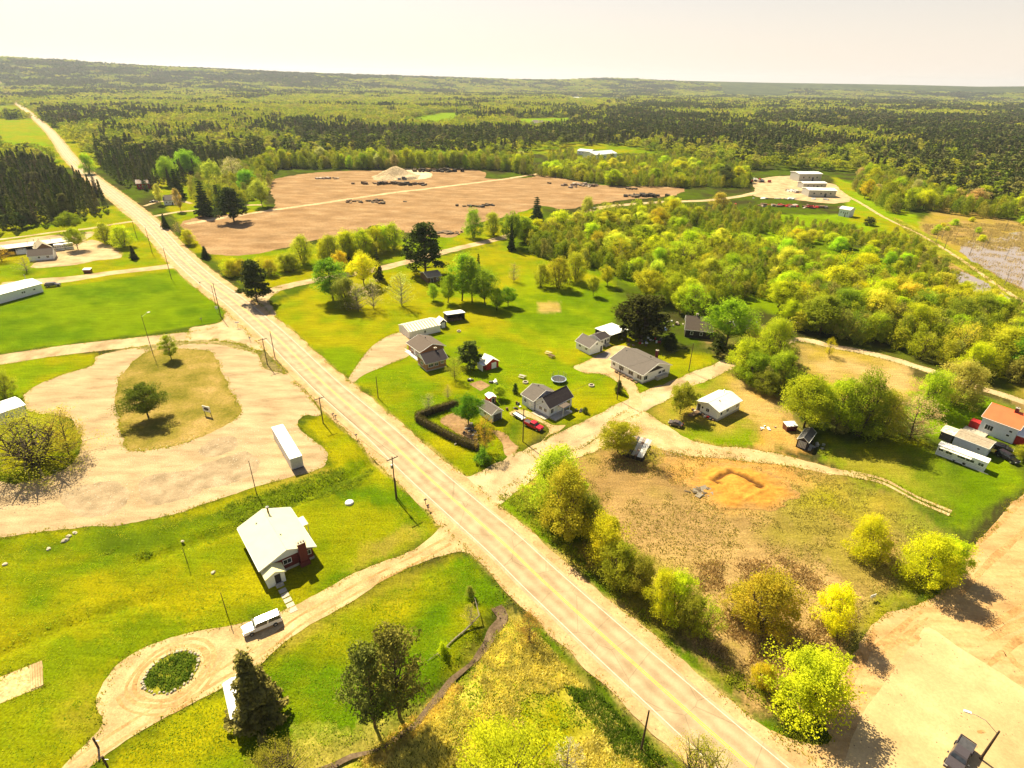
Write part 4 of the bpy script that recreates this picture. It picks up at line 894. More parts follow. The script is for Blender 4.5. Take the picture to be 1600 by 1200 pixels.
# ------------------------------------------------------------ far forest as stuff (geometry-node instances of light trees)
def lowtree(kind, seed):
    g = np.random.default_rng(seed)
    if kind == 'con':
        n = 240; t = g.uniform(0, 1, n) ** .8; r = (2.2 * (1 - t) + .15) * np.sqrt(g.uniform(.2, 1, n)); a = g.uniform(0, 6.28, n)
        c = np.stack([r * np.cos(a), r * np.sin(a), 1.2 + 10.8 * t - r * .25], 1); V, Fq = quads(c, .95, seed, .7, 1.2)
    elif kind == 'pin':
        p, _ = crown_pts(seed, 16, 11, 5, 12, 2.6, lambda t: 1 - t * .7, 1.1, .5); V, Fq = quads(p, 1.1, seed, .4, 1.2)
    else:
        p, _ = crown_pts(seed, 20, 20, 2.6, 10, 2.9, rnd_, 1.3, .85, .6); V, Fq = quads(p, .85, seed, .6)
    return V, Fq
def patch(kind, seed, size=22, n=9):
    g = np.random.default_rng(seed); Vs = []; Fs = []; k = 0
    for i in range(n):
        V, Fq = lowtree(kind, seed * 10 + i); sel = g.permutation(len(Fq))[:60]
        Fq = Fq[sel]; V2 = V[Fq.ravel()].reshape(-1, 4, 3); cen = V2.mean(1, keepdims=True); V2 = cen + (V2 - cen) * 1.9
        V2 = V2.reshape(-1, 3) * (np.array([1.3, 1.3, 1]) * g.uniform(.75, 1.25)) + np.array([g.uniform(-.5, .5) * size, g.uniform(-.5, .5) * size, 0]); 
        Vs.append(V2); Fs.append(np.arange(len(V2)).reshape(-1, 4) + k); k += len(V2)
    return np.vstack(Vs), np.vstack(Fs)
CLEAR = [[(p[0], p[1]) for p in P_] for P_ in (
 [(-900,262),(0,262),(150,262),(330,258),(420,250),(760,246),(850,236),(900,228),(1000,240),(1080,245),(1170,268),(1250,266),(1300,268),(1345,268),(1400,286),(1500,322),(1600,342),(2600,600),(2600,2000),(-900,2000)],
 [(0,222),(70,222),(95,258),(60,240),(-100,240)], [(-60,163),(20,160),(60,178),(-60,185)], [(0,186),(55,186),(75,208),(75,222),(-200,222),(-200,195)],
 [(612,188),(700,176),(722,178),(716,192),(690,202),(612,190)], [(800,186),(895,184),(900,198),(812,202)], [(850,240),(890,228),(970,228),(1030,240),(1000,262),(880,262)], [(885,148),(985,150),(985,158),(885,156)], [(1118,144.5),(1240,147),(1238,150.5),(1130,148.5)])]
THICK = [(WOOD_A, 'dec', 4.6, .72), (WOOD_B, 'dec', 4.6, .85), (BELT_A, 'dec', 6, 1.15), (BELT_B, 'dec', 5.5, .75), (BELT_C, 'dec', 6.5, .95), (CONS, 'con', 6.5, 1.05),
  ([(200,292),(250,300),(330,275),(400,262),(420,250),(330,250),(150,250),(165,275)], 'con', 7, 1.0), ([(300,318),(300,275),(340,262),(410,262),(425,285),(412,312),(350,335)], 'dec', 8, .95), ([(860,262),(960,252),(1060,250),(1170,268),(1168,278),(1080,264),(960,264)], 'dec', 7, .8), ([(850,250),(895,240),(900,250),(870,262)], 'dec', 7, .8), ([(1060,330),(1200,335),(1240,352),(1200,368),(1110,368),(1075,350)], 'dec', 5.5, .6), ([(1200,360),(1260,352),(1330,360),(1400,380),(1380,392),(1290,372),(1225,374)], 'dec', 5, .5),
  ([(1345,375),(1400,372),(1460,400),(1500,455),(1440,448),(1400,420)], 'dec', 5, .55),
  ([(1245,640),(1330,655),(1400,655),(1430,675),(1380,684),(1300,680),(1240,668)], 'dec', 4.5, .6), ([(1150,560),(1200,540),(1240,560),(1235,605),(1190,615),(1150,590)], 'dec', 4.5, .6), ([(1160,520),(1235,510),(1240,530),(1180,545)], 'dec', 5, .6)]
def thickets(g):
    out = {'dec': [], 'con': []}
    for Pp, kind, s, sz in THICK:
        Pw = W2(Pp); xs = [p[0] for p in Pw]; ys = [p[1] for p in Pw]; X, Y = np.meshgrid(np.arange(min(xs), max(xs), s), np.arange(min(ys), max(ys), s))
        X = X.ravel() + g.uniform(-.5, .5, X.size) * s; Y = Y.ravel() + g.uniform(-.5, .5, Y.size) * s
        ok = inpoly(X, Y, Pw) & (segdist(X, Y, HWY) > 13)
        if Pp is WOOD_A: ok &= ~inpoly(X, Y, W2([(855,405),(960,430),(985,470),(900,470)]))
        out[kind].append(np.stack([X[ok], Y[ok], np.full(int(ok.sum()), sz)], 1))
    return {k: np.vstack(v) for k, v in out.items()}
def forest():
    g = np.random.default_rng(5); PX = {k: [] for k in ('a','b','c','d','e','f')}
    d = 255.0
    rows = []
    while d < 6500:
        near = d < 900
        s = 8.2 * (d / 400) ** .6 if near else 9.3 * (d / 900) ** 1.0 + 4
        az = np.arange(R(-52), R(52), s / d); n = len(az)
        az = az + g.uniform(-.5, .5, n) * s / d; dd = d + g.uniform(-.5, .5, n) * s
        rows.append(np.stack([dd * np.sin(az), dd * np.cos(az), np.full(n, s), np.full(n, 0. if near else 1.)], 1)); d += s
    Q = np.vstack(rows); x, y, s, big = Q.T
    u, v, w = PXY(x, y, np.zeros(len(x)))
    ok = np.ones(len(x), bool)
    for Pc in CLEAR: ok &= ~inpoly(u, v, Pc)
    ok &= segdist(x, y, HWY) > 15
    x, y, s, big, u, v = (q[ok] for q in (x, y, s, big, u, v)); z = Z(x, y, False)
    dist = np.hypot(x, y)
    con = -.07 + 1.05 * (fbm(x, y, 260, 3, 21) - .5) * 2.2 + (vn(x / 13, y / 13, 23) - .5) * 1.2
    band = lambda a, b_, ya, yb: ((u > a) & (u < b_) & (v > ya) & (v < yb)).astype(float)
    con += .5 * band(150, 1250, 208, 262) - .5 * band(-100, 700, 150, 190) + .42 * band(1180, 1700, 185, 330) + .12 * band(950, 1700, 150, 200) - .5 * band(500, 880, 190, 208) + .3 * band(-300, 700, 95, 140) - .35 * band(1050, 1350, 240, 280) - .2 * band(700, 1200, 150, 185)
    typ = con > .02
    pin = vn(x / 120, y / 120, 31) > (.5 - .35 * band(1150, 1700, 100, 400))
    lists = [('conifer_forest', typ & ~pin & (big < .5), 'con', False, 'far_needle'), ('pine_forest', typ & pin & (big < .5), 'pin', False, 'far_needle'), ('leafy_forest', ~typ & (big < .5), 'dec', False, 'far_leaf'),
             ('distant_conifer_forest', typ & (big > .5), 'con', True, 'far_needle'), ('distant_leafy_forest', ~typ & (big > .5), 'dec', True, 'far_leaf')]
    th = thickets(g)
    lists += [('leafy_thicket', th['dec'], 'dec', False, 'far_leaf'), ('conifer_thicket', th['con'], 'con', False, 'far_needle')]
    for name, sel, kind, pt, mt in lists:
        if 'thicket' in name: X, Y, S = sel.T; S = S * 6.6; ZZ = Z(X, Y, False); n = len(X)
        else:
            n = int(sel.sum())
            if n == 0: continue
            X, Y, ZZ, S = x[sel], y[sel], z[sel], s[sel]
        sc_ = g.uniform(.75, 1.25, n) * (1 if not pt else 1); wx = sc_ * (S / 6.6 if not pt else S / 17)
        hz = g.uniform(.8, 1.45, n) * (1.05 if kind != 'dec' else .95)
        if pt: hz = g.uniform(.8, 1.3, n)
        if 'thicket' in name: hz = hz * S / 6.6
        me = bpy.data.meshes.new(name); me.vertices.add(n); me.vertices.foreach_set('co', np.stack([X, Y, ZZ - .3], 1).astype(np.float32).ravel())
        a = me.attributes.new('sc', 'FLOAT_VECTOR', 'POINT'); a.data.foreach_set('vector', np.stack([wx, wx, hz], 1).astype(np.float32).ravel())
        a = me.attributes.new('rz', 'FLOAT', 'POINT'); a.data.foreach_set('value', g.uniform(0, 6.28, n).astype(np.float32))
        a = me.attributes.new('pk', 'INT', 'POINT'); a.data.foreach_set('value', g.integers(0, 4, n).astype(np.int32))
        o = link(name, me); tag(o, kind='stuff')
        col = bpy.data.collections.new(name + '_source')
        for k in range(4):
            V, Fq = patch(kind, 300 + k) if pt else lowtree(kind, 200 + k)
            if name == 'leafy_thicket': V, Fq = quads(crown_pts(400 + k, 34, 60, 1.2, 9.4, 3.1, bushy, 1.3)[0], .42, k)
            col.objects.link(bpy.data.objects.new(name + '_source', npmesh(name + '_source', V, Fq, M[mt])))
        ng = bpy.data.node_groups.new(name, 'GeometryNodeTree'); ng.interface.new_socket('Geometry', in_out='INPUT', socket_type='NodeSocketGeometry'); ng.interface.new_socket('Geometry', in_out='OUTPUT', socket_type='NodeSocketGeometry')
        N, L = ng.nodes, ng.links
        gi, go, ip, ci = N.new('NodeGroupInput'), N.new('NodeGroupOutput'), N.new('GeometryNodeInstanceOnPoints'), N.new('GeometryNodeCollectionInfo')
        ci.inputs['Collection'].default_value = col; ci.inputs['Separate Children'].default_value = True; ci.inputs['Reset Children'].default_value = True
        def attr(nm, ty):
            q = N.new('GeometryNodeInputNamedAttribute'); q.data_type = ty; q.inputs['Name'].default_value = nm; return q.outputs['Attribute']
        cx = N.new('ShaderNodeCombineXYZ'); L.new(attr('rz', 'FLOAT'), cx.inputs[2])
        er = N.new('FunctionNodeEulerToRotation'); L.new(cx.outputs[0], er.inputs[0])
        L.new(gi.outputs[0], ip.inputs['Points']); L.new(ci.outputs[0], ip.inputs['Instance']); ip.inputs['Pick Instance'].default_value = True
        L.new(attr('pk', 'INT'), ip.inputs['Instance Index']); L.new(er.outputs[0], ip.inputs['Rotation']); L.new(attr('sc', 'FLOAT_VECTOR'), ip.inputs['Scale'])
        L.new(ip.outputs[0], go.inputs[0])
        o.modifiers.new('scatter', 'NODES').node_group = ng
        print('FOREST', name, n)
forest()
# ------------------------------------------------------------ buildings
def rect3(pA, pB, pC, z, L=None, W=None):
    """B nearest corner, A along the left-hand wall, C along the right-hand wall -> centre, angle, W (B-C), L (B-A)"""
    Bv = G(*pB, z); Cv = G(*pC, z)
    v = (Cv - Bv)
    if pA is not None:
        u = G(*pA, z) - Bv; L = u.length if L is None else L
        a1 = math.atan2(v.y, v.x); a2 = math.atan2(u.y, u.x) - math.pi / 2
        d = (a2 - a1 + math.pi) % (2 * math.pi) - math.pi; a = a1 + d / 2
    else: a = math.atan2(v.y, v.x)
    W = v.length if W is None else W
    ex = Vector((math.cos(a), math.sin(a))); ey = Vector((-ex.y, ex.x)); c = Bv.xy + ex * W / 2 + ey * L / 2
    return c, a, W, L
class House:
    def __init__(s, name, label, cat, pA, pB, pC, zref, L=None, W=None, over=.4, group=None):
        c, a, W, L = rect3(pA, pB, pC, zref, L, W); s.W, s.L = W - 2 * over, L - 2 * over; s.over = over
        s.e = empty(name, (c.x, c.y, 0), a, label=label, cat=cat, group=group)
    def walls(s, m, h, ridge=None, axis='y', name='wall', foot=None):
        w, l = s.W / 2, s.L / 2; s.h = h; s.ridge = ridge or h; s.axis = axis; mb = MB(); z0 = -.2
        if foot: MB().box(-w - .05, w + .05, -l - .05, l + .05, z0, foot).build('foundation', M['concrete'], s.e); z0 = foot
        if ridge is None or ridge == h: mb.box(-w, w, -l, l, z0, h)
        elif axis == 'y':
            mb.add([(-w,-l,z0),(w,-l,z0),(w,-l,h),(0,-l,ridge),(-w,-l,h),(-w,l,z0),(w,l,z0),(w,l,h),(0,l,ridge),(-w,l,h)], [(0,1,2,3,4),(9,8,7,6,5),(1,6,7,2),(5,0,4,9),(2,7,8,3),(3,8,9,4),(0,5,6,1)])
        else:
            mb.add([(-w,-l,z0),(-w,l,z0),(-w,l,h),(-w,0,ridge),(-w,-l,h),(w,-l,z0),(w,l,z0),(w,l,h),(w,0,ridge),(w,-l,h)], [(4,3,2,1,0),(5,6,7,8,9),(0,5,9,4),(1,2,7,6),(4,9,8,3),(3,8,7,2),(0,1,6,5)])
        mb.build(name, m, s.e); return s
    def roof(s, m, t=.16, trim=True, seams=0, over=None):
        o = s.over if over is None else over; w, l = s.W / 2 + o, s.L / 2 + o
        ax = s.axis; run = s.W / 2 if ax == 'y' else s.L / 2
        sl = (s.ridge - s.h) / run if run else 0; ze = s.h - sl * o + .02; zr = s.ridge + .04
        def tr(p): return p if ax == 'y' else (p[1], p[0], p[2])
        R_ = w if ax == 'y' else l; E_ = l if ax == 'y' else w
        mb = MB()
        if s.ridge == s.h: mb.box(-w, w, -l, l, s.h + .02, s.h + .02 + t)
        else:
            pr = [(-R_, ze), (0, zr), (R_, ze), (R_, ze + t), (0, zr + t), (-R_, ze + t)]
            v = [tr((x, -E_, z)) for x, z in pr] + [tr((x, E_, z)) for x, z in pr]
            f = [(0,1,4,5),(1,2,3,4),(11,10,7,6),(10,9,8,7),(5,4,10,11),(4,3,9,10),(6,7,1,0),(7,8,2,1),(0,5,11,6),(2,8,9,3)]
            if ax == 'x': f = [q[::-1] for q in f]
            mb.add(v, f)
        rf = mb.build('roof', m, s.e); s.rf = rf
        if s.ridge != s.h:
            rc = MB(); a_, b_ = (0, -E_, zr + t - .01), (0, E_, zr + t - .01); rc.tube([tr(a_), tr(b_)], .07, 6); rc.build('ridge_cap', m, rf)
            for sx in (-1, 1): MB().tube([tr((sx * (R_ + .05), -E_, ze + .03)), tr((sx * (R_ + .05), E_, ze + .03))], .06, 6).build('gutter', M['trim'], rf)
        if trim and s.ridge != s.h:
            tb = MB()
            for yy in (-E_ - .03, E_ + .03):
                for sx in (-1, 1):
                    a, b = (sx * R_, ze + t / 2), (0, zr + t / 2)
                    q = [tr((a[0], yy - .03, a[1] - t * .7)), tr((b[0], yy - .03, b[1] - t * .7)), tr((b[0], yy - .03, b[1] + t * .6)), tr((a[0], yy - .03, a[1] + t * .6)),
                         tr((a[0], yy + .03, a[1] - t * .7)), tr((b[0], yy + .03, b[1] - t * .7)), tr((b[0], yy + .03, b[1] + t * .6)), tr((a[0], yy + .03, a[1] + t * .6))]
                    tb.add(q, [(0,1,2,3),(7,6,5,4),(3,2,6,7),(0,4,5,1),(0,3,7,4),(1,5,6,2)])
            tb.build('roof_trim', M['trim'], rf)
        if seams:
            sb = MB(); y = -E_ + .3
            while y < E_:
                for sx in (-1, 1):
                    a, b = (sx * R_, ze + t + .03), (0, zr + t + .03); 
                    sb.tube([tr((a[0], y, a[1])), tr((b[0], y, b[1]))], .035, 4)
                y += seams
            sb.build('roof_seam', m, rf)
        return s
    def put(s, side, frac, z, off=0):
        w, l = s.W / 2, s.L / 2
        if side == 'BC': return Matrix.Translation((-w + frac * s.W, -l - off, z))
        if side == 'AB': return Matrix.Translation((-w - off, -l + frac * s.L, z)) @ Matrix.Rotation(-math.pi / 2, 4, 'Z')
        if side == 'CD': return Matrix.Translation((w + off, -l + frac * s.L, z)) @ Matrix.Rotation(math.pi / 2, 4, 'Z')
        return Matrix.Translation((-w + frac * s.W, l + off, z)) @ Matrix.Rotation(math.pi, 4, 'Z')
    def win(s, side, frac, z, w=1.1, h=1.0, mull=1, trim='trim'):
        T = s.put(side, frac, z); mb = MB(); t = .09
        mb.box(-w/2 - t, w/2 + t, -.07, .02, h/2, h/2 + t, T).box(-w/2 - t, w/2 + t, -.10, .02, -h/2 - t, -h/2, T)
        mb.box(-w/2 - t, -w/2, -.07, .02, -h/2, h/2, T).box(w/2, w/2 + t, -.07, .02, -h/2, h/2, T)
        for k in range(1, mull + 1): mb.box(-w/2 + w * k / (mull + 1) - .025, -w/2 + w * k / (mull + 1) + .025, -.06, .02, -h/2, h/2, T)
        f = mb.build('window', M[trim], s.e); MB().box(-w/2, w/2, -.03, .015, -h/2, h/2, T).build('pane', M['glass'], f); return s
    def door(s, side, frac, w=.95, h=2.05, m='trim', z0=.0, panels=0, label=None):
        T = s.put(side, frac, z0); d = MB().box(-w/2, w/2, -.06, .02, 0, h, T).build('door', M[m], s.e)
        if label: d['label'] = label
        t = .09; MB().box(-w/2 - t, -w/2 - .002, -.09, .02, 0, h + t, T).box(w/2 + .002, w/2 + t, -.09, .02, 0, h + t, T).box(-w/2, w/2, -.09, .02, h + .002, h + t, T).build('door_frame', M['trim'], s.e)
        MB().box(w/2 - .16, w/2 - .1, -.12, -.06, h * .48, h * .48 + .08, T).build('handle', M['grey_metal'], d)
        if panels:
            pb = MB()
            for k in range(1, panels): pb.box(-w/2, w/2, -.075, -.06, h * k / panels - .02, h * k / panels + .02, T)
            pb.build('panel_joint', M['grey_metal'], d)
        return s
    def stack(s, x, y, z0, z1, r=.12, m='pipe', name='flue'):
        f = MB().tube([(x, y, z0), (x, y, z1)], r, 8).build(name, M[m], s.e); MB().lathe([(r * 1.6, z1 + .05), (r * 1.9, z1 + .12), (.02, z1 + .28)], 8, (x, y)).build('cap', M['grey_metal'], f); return s
    def chimney(s, x, y, wx, wy, z0, z1, m='red_brick'):
        c = MB().box(x - wx/2, x + wx/2, y - wy/2, y + wy/2, z0, z1).build('chimney', M[m], s.e)
        MB().box(x - wx/2 - .07, x + wx/2 + .07, y - wy/2 - .07, y + wy/2 + .07, z1 + .002, z1 + .12).build('chimney_cap', M['concrete'], c)
        MB().tube([(x, y, z1 + .12), (x, y, z1 + .4)], .12, 8).build('flue_pot', M['pipe'], c); return s
    def vent(s, x, y, z):
        MB().box(x - .14, x + .14, y - .14, y + .14, z, z + .4).build('roof_vent', M['charcoal'], s.e); return s
    def dish(s, x, y, z):
        d = MB().lathe([(.02, 0), (.2, .04), (.36, .14), (.38, .16)], 12).build('satellite_dish', M['grey_metal'], s.e)
        d.location = (x, y, z); d.rotation_euler = (R(60), 0, R(40)); return s
def siding(h, m='trim', n=.22, z0=.1):
    """horizontal boarding lines on the two nearer walls, joined into one part"""
    w, l = h.W / 2, h.L / 2; mb = MB(); z = z0
    while z < h.h - .1:
        mb.box(-w - .012, w + .012, -l - .012, -l - .001, z, z + .03); mb.box(-w - .012, -w - .001, -l, l, z, z + .03); z += n
    tag(mb.build('siding_lap', M[m], h.e), kind='stuff')
# near white-roofed brick house
h = House('brick_house', 'dark red brick house with a wide cream-white roof beside the south-west drive', 'house', (370,825), (405,892), (494,853), 3.0, over=.55)
h.walls(M['red_brick'], 2.95, 4.75, 'y', foot=.5).roof(M['cream_roof'], .2)
w, l = h.W / 2, h.L / 2
MB().add([(-w - .02, -l - .06, 2.9), (w + .02, -l - .06, 2.9), (0, -l - .06, 4.74), (-w - .02, -l - .005, 2.9), (w + .02, -l - .005, 2.9), (0, -l - .005, 4.74)], [(0,1,2),(5,4,3),(0,3,4,1),(1,4,5,2),(2,5,3,0)]).build('gable_board', M['blue_white'], h.e)
h.win('BC', .48, 1.95, 1.3, .9); h.win('BC', .9, 1.9, .9, .9); h.win('AB', .3, 1.8, 1.3, 1.0); h.win('AB', .62, 1.8, 1.0, 1.0); h.win('AB', .85, 1.8, .8, .8); h.win('CD', .5, 1.8, 1.4, 1.0)
c_ = MB().box(w * .42, w * .42 + 1.35, -l - .85, -l - .07, -.1, 5.1).box(w * .42 - .18, w * .42 + 1.53, -l - 1.0, -l - .07, -.1, 1.0).build('chimney', M['red_brick'], h.e)
MB().box(w * .42 - .1, w * .42 + 1.45, -l - .95, -l + .03, 5.102, 5.2).build('chimney_cap', M['stone'], c_)
mbp = MB(); 
for k in range(3): mbp.box(w * .42 + .1 + k * .45, w * .42 + .32 + k * .45, -l - .6, -l - .38, 5.2, 5.45)
mbp.build('flue_pot', M['stone'], c_)
# enclosed white porch
px0, px1, py0 = -w - .05, -w + 2.9, -l - 2.3
p_ = MB().add([(px0,py0,-.1),(px1,py0,-.1),(px1,py0,2.3),((px0+px1)/2,py0,3.0),(px0,py0,2.3),(px0,-l-.07,-.1),(px1,-l-.07,-.1),(px1,-l-.07,2.3),((px0+px1)/2,-l-.07,3.0),(px0,-l-.07,2.3)], [(0,1,2,3,4),(9,8,7,6,5),(1,6,7,2),(5,0,4,9)]).build('porch', M['white'], h.e)
m_ = (px0 + px1) / 2
MB().add([(px0-.3,py0-.3,2.17),(m_,py0-.3,3.04),(px1+.3,py0-.3,2.17),(px0-.3,-l-.07,2.17),(m_,-l-.07,3.04),(px1+.3,-l-.07,2.17),(px0-.3,py0-.3,2.32),(m_,py0-.3,3.19),(px1+.3,py0-.3,2.32),(px0-.3,-l-.07,2.32),(m_,-l-.07,3.19),(px1+.3,-l-.07,2.32)],
 [(6,7,10,9),(7,8,11,10),(0,3,4,1),(1,4,5,2),(0,1,7,6),(1,2,8,7),(0,6,9,3),(2,5,11,8)]).build('porch_roof', M['cream_roof'], p_)
MB().box(m_ - .2, m_ + .75, py0 - .05, py0 + .02, .25, 2.2).build('porch_door', M['dark_wood'], p_)
for k in range(2): MB().box(m_ - .35 - k*.0, m_ + .9, py0 - .45 - k * .4, py0 - .06 - k * .4, 0, .36 - k * .18).build('step', M['concrete'], p_)
for k in range(5):
    MB().box(m_ - .35, m_ + .85, py0 - 2.35 - k * 1.25, py0 - 1.4 - k * 1.25, -.05, .07).build('paving_slab', M['concrete'], h.e)
h.stack(.6, l * .86, 4, 6.0, .17, 'brown_wood', 'flue').vent(-w * .45, l * .7, 3.9).vent(w * .1, -l * .35, 4.55)
h.dish(-w - .5, l * .2, 2.2).dish(-w - .4, -l * .3, 1.6).dish(w + .4, l * .1, 2.4)
MB().box(w + .05, w + 1.6, l * .0, l * .45, 2.75, 2.9).build('side_canopy', M['cream_roof'], h.e)
for q in ((w + 1.45, l * .03), (w + 1.45, l * .42)): MB().box(q[0], q[0] + .1, q[1] - .05, q[1] + .05, -.1, 2.74).build('canopy_post', M['trim'], h.e)

# container on the lot
def container():
    c, a, W, L = rect3((420,671), (453,718.3), (470,713.5), 3.0, 15.6, 2.6)
    e = empty('storage_trailer', (c.x, c.y, 0), a, label='long white box trailer standing on the gravel lot above the ditch', cat='trailer')
    w, l = W / 2, L / 2; zt = 3.05
    MB().box(-w, w, -l, l, .18, zt).build('body', M['white'], e)
    MB().box(-w - .04, w + .04, -l - .04, l + .04, zt + .004, zt + .08).build('roof', M['trim'], e)
    for k in range(3): MB().box(-.5, .5, -l * .6 + k * l * .6, -l * .6 + k * l * .6 + .5, zt + .082, zt + .13).build('roof_patch', M['grey_metal'], e)
    for k in range(13):
        x = -w + .12 + k * (W - .24) / 12; MB().box(x - .035, x + .035, -l - .06, -l - .002, .2, zt - .02).build('rib', M['grey_metal'], e)
    for k in range(26):
        y = -l + .4 + k * (L - .8) / 25; r_ = MB().box(-w - .03, -w - .002, y - .03, y + .03, .25, zt - .02).build('side_post', M['white'], e)
    MB().box(-w - .05, w + .05, -l - .08, -l - .062, .18, .34).build('sill', M['charcoal'], e)
    for x in (-.8, .8):
        for y in (-l * .7, l * .7): MB().box(x - .3, x + .3, y - .3, y + .3, 0, .178).build('block', M['concrete'], e)
container()

# white metal garage and the two sheds behind it
h = House('metal_garage', 'long white garage with a ribbed pale metal roof at the end of the drive', 'garage', (624,507.5), (638.7,520), (687.5,507.5), 2.3, over=.15)
h.walls(M['white'], 2.4, 3.5, 'x').roof(M['white_roof'], .1)
mb = MB(); y = -h.W / 2
k = 0
while y < h.W / 2 - .3:
    st = MB(); 
    for s_ in (-1, 1): st.add([(y, s_ * (h.L / 2 + .12), 2.53), (y + .42, s_ * (h.L / 2 + .12), 2.53), (y + .42, 0, 3.70), (y, 0, 3.70), (y, s_ * (h.L / 2 + .12), 2.47), (y + .42, s_ * (h.L / 2 + .12), 2.47), (y + .42, 0, 3.64), (y, 0, 3.64)], [(0,1,2,3),(4,5,1,0),(5,6,2,1),(7,4,0,3)])
    st.build('roof_rib', M['seam_tan'], h.rf); y += 1.05
h.door('AB', .32, 2.6, 2.1, 'white', panels=4, label='white overhead garage door').door('AB', .75, 2.4, 2.1, 'white', panels=4, label='white overhead garage door').win('BC', .5, 1.35, .6, .8, 0).door('BC', .14, .9, 2.0, 'white').door('BC', .85, 1.6, 2.0, 'white')
h = House('garden_shed', 'small grey-blue shed with a white gable roof between the white garage and the dark shed', 'shed', (682,499.5), (687,505), (698,503), 2.0, over=.15, L=4.0)
h.walls(M['charcoal'], 2.1, 3.0, 'y').roof(M['white_roof'], .1).door('BC', .5, 1.2, 1.9, 'trim')
h = House('open_shed', 'dark open-fronted shed with a pale lean-to roof behind the white garage', 'shed', None, (699,504.5), (727,500.5), 0, L=4.5, over=.1)
w, l = h.W / 2, h.L / 2
MB().box(-w, w, l - .12, l, -.1, 2.4).box(-w, -w + .12, -l, l - .122, -.1, 2.75).box(w - .12, w, -l, l - .122, -.1, 2.75).build('wall', M['dark_wood'], h.e)
MB().add([(-w-.2,-l-.3,3.0),(w+.2,-l-.3,3.0),(w+.2,l+.2,2.45),(-w-.2,l+.2,2.45),(-w-.2,-l-.3,3.1),(w+.2,-l-.3,3.1),(w+.2,l+.2,2.55),(-w-.2,l+.2,2.55)], [(3,2,1,0),(4,5,6,7),(0,1,5,4),(1,2,6,5),(2,3,7,6),(3,0,4,7)]).build('roof', M['trim'], h.e)
for k in range(4): MB().box(-w + k * (2 * w - .15) / 3, -w + k * (2 * w - .15) / 3 + .15, -l, -l + .15, -.1, 2.9).build('post', M['dark_wood'], h.e)
for k in range(5): MB().box(-w + .4 + k * 1.1, -w + 1.3 + k * 1.1, -l + 1.0, -l + 2.2, -.1, .7 + .2 * (k % 2)).build('stored_box', M['brown_wood'], h.e)

# brick bungalow with an L-shaped roof
h = House('brick_bungalow', 'orange-brown brick bungalow with a grey-brown L-shaped roof north of the highway', 'house', (633.7,535), (656,550.6), (697,540), 2.9, over=.5)
h.walls(M['tan_brick'], 2.85, 4.4, 'y').roof(M['brown_shingle']).vent(.6, 1.2, 4.3).win('AB', .25, 1.6, 1.6, 1.0).win('AB', .7, 1.6, 1.2, 1.0).door('AB', .48)
mb = MB()
for k in range(4): mb.box(-h.W / 2 - 1.3, -h.W / 2 - 1.2, -h.L / 2 + k * h.L / 3 - .05, -h.L / 2 + k * h.L / 3 + .05, 0, 1.0)
mb.box(-h.W / 2 - 1.32, -h.W / 2 - 1.18, -h.L / 2, h.L / 2, 1.002, 1.08).box(-h.W / 2 - 1.4, -h.W / 2 - .02, -h.L / 2, h.L / 2, -.1, .25); mb.build('porch', M['trim'], h.e)
bung = h.e
g_ = House('bungalow_wing', None, None, (647,556), (664.7,568.7), (701.5,560.5), 2.9, over=.5)
g_.walls(M['tan_brick'], 2.95, 4.6, 'x', foot=.4).roof(M['dark_shingle']).vent(1.5, -1.0, 4.4).win('BC', .22, 1.7, 1.5, .9).win('BC', .5, 1.7, 1.1, .9).win('BC', .8, 1.9, .9, .7).win('AB', .5, 1.7, 1.4, .9).chimney(g_.W * .22, .3, .7, .7, 4.2, 5.4, 'tan_brick')
w, l = g_.W / 2, g_.L / 2
MB().add([(-w - .05, -l, 2.9), (-w - .05, l, 2.9), (-w - .05, 0, 4.58), (-w - .004, -l, 2.9), (-w - .004, l, 2.9), (-w - .004, 0, 4.58)], [(2,1,0),(3,4,5),(1,4,3,0),(2,5,4,1),(0,3,5,2)]).build('gable_board', M['trim'], g_.e)
def graft(src, dst):
    """make a wing's parts children of the house it belongs to"""
    Mx = Matrix.Translation(Vector(src.location)) @ Matrix.Rotation(src.rotation_euler.z, 4, 'Z'); Mi = (Matrix.Translation(Vector(dst.location)) @ Matrix.Rotation(dst.rotation_euler.z, 4, 'Z')).inverted() @ Mx
    for c in list(bpy.data.objects):
        if c.parent == src: c.parent = dst; c.matrix_basis = Mi @ c.matrix_basis
    bpy.data.objects.remove(src)
graft(g_.e, bung)

h = House('red_shed', 'small dark red shed with a pale gable roof and white door behind the brick bungalow', 'shed', (749.5,561), (759.5,570), (778.5,563), 2.0, over=.2)
h.walls(M['red_paint'], 2.0, 3.3, 'y').roof(M['white_roof'], .1).door('BC', .62, 1.5, 1.9, 'trim')
MB().box(-h.W/2 - 1.3, -h.W/2 - .02, -h.L/2, h.L/4, 1.75, 1.83).box(-h.W/2 - 1.3, -h.W/2 - 1.22, -h.L/2, h.L/4, -.1, 1.7).build('lean_to', M['white'], h.e)

h = House('garage', 'small white garage with a grey roof and dark door inside the clipped hedge', 'garage', (748,633), (768.3,649), (785.6,641), 2.3, over=.25)
h.walls(M['white'], 2.35, 3.4, 'y').roof(M['grey_shingle'], .12).door('BC', .5, 2.5, 2.0, 'charcoal', panels=5, label='dark overhead door').win('AB', .5, 1.4, .8, .7)
h = House('tiny_shed', 'tiny red shed with a white roof behind the small garage', 'shed', (757,616.5), (764,623), (776,620.5), 1.8, over=.1)
h.walls(M['red_paint'], 1.8, 2.2, 'y').roof(M['trim'], .1).door('BC', .6, .8, 1.6, 'dark_wood')

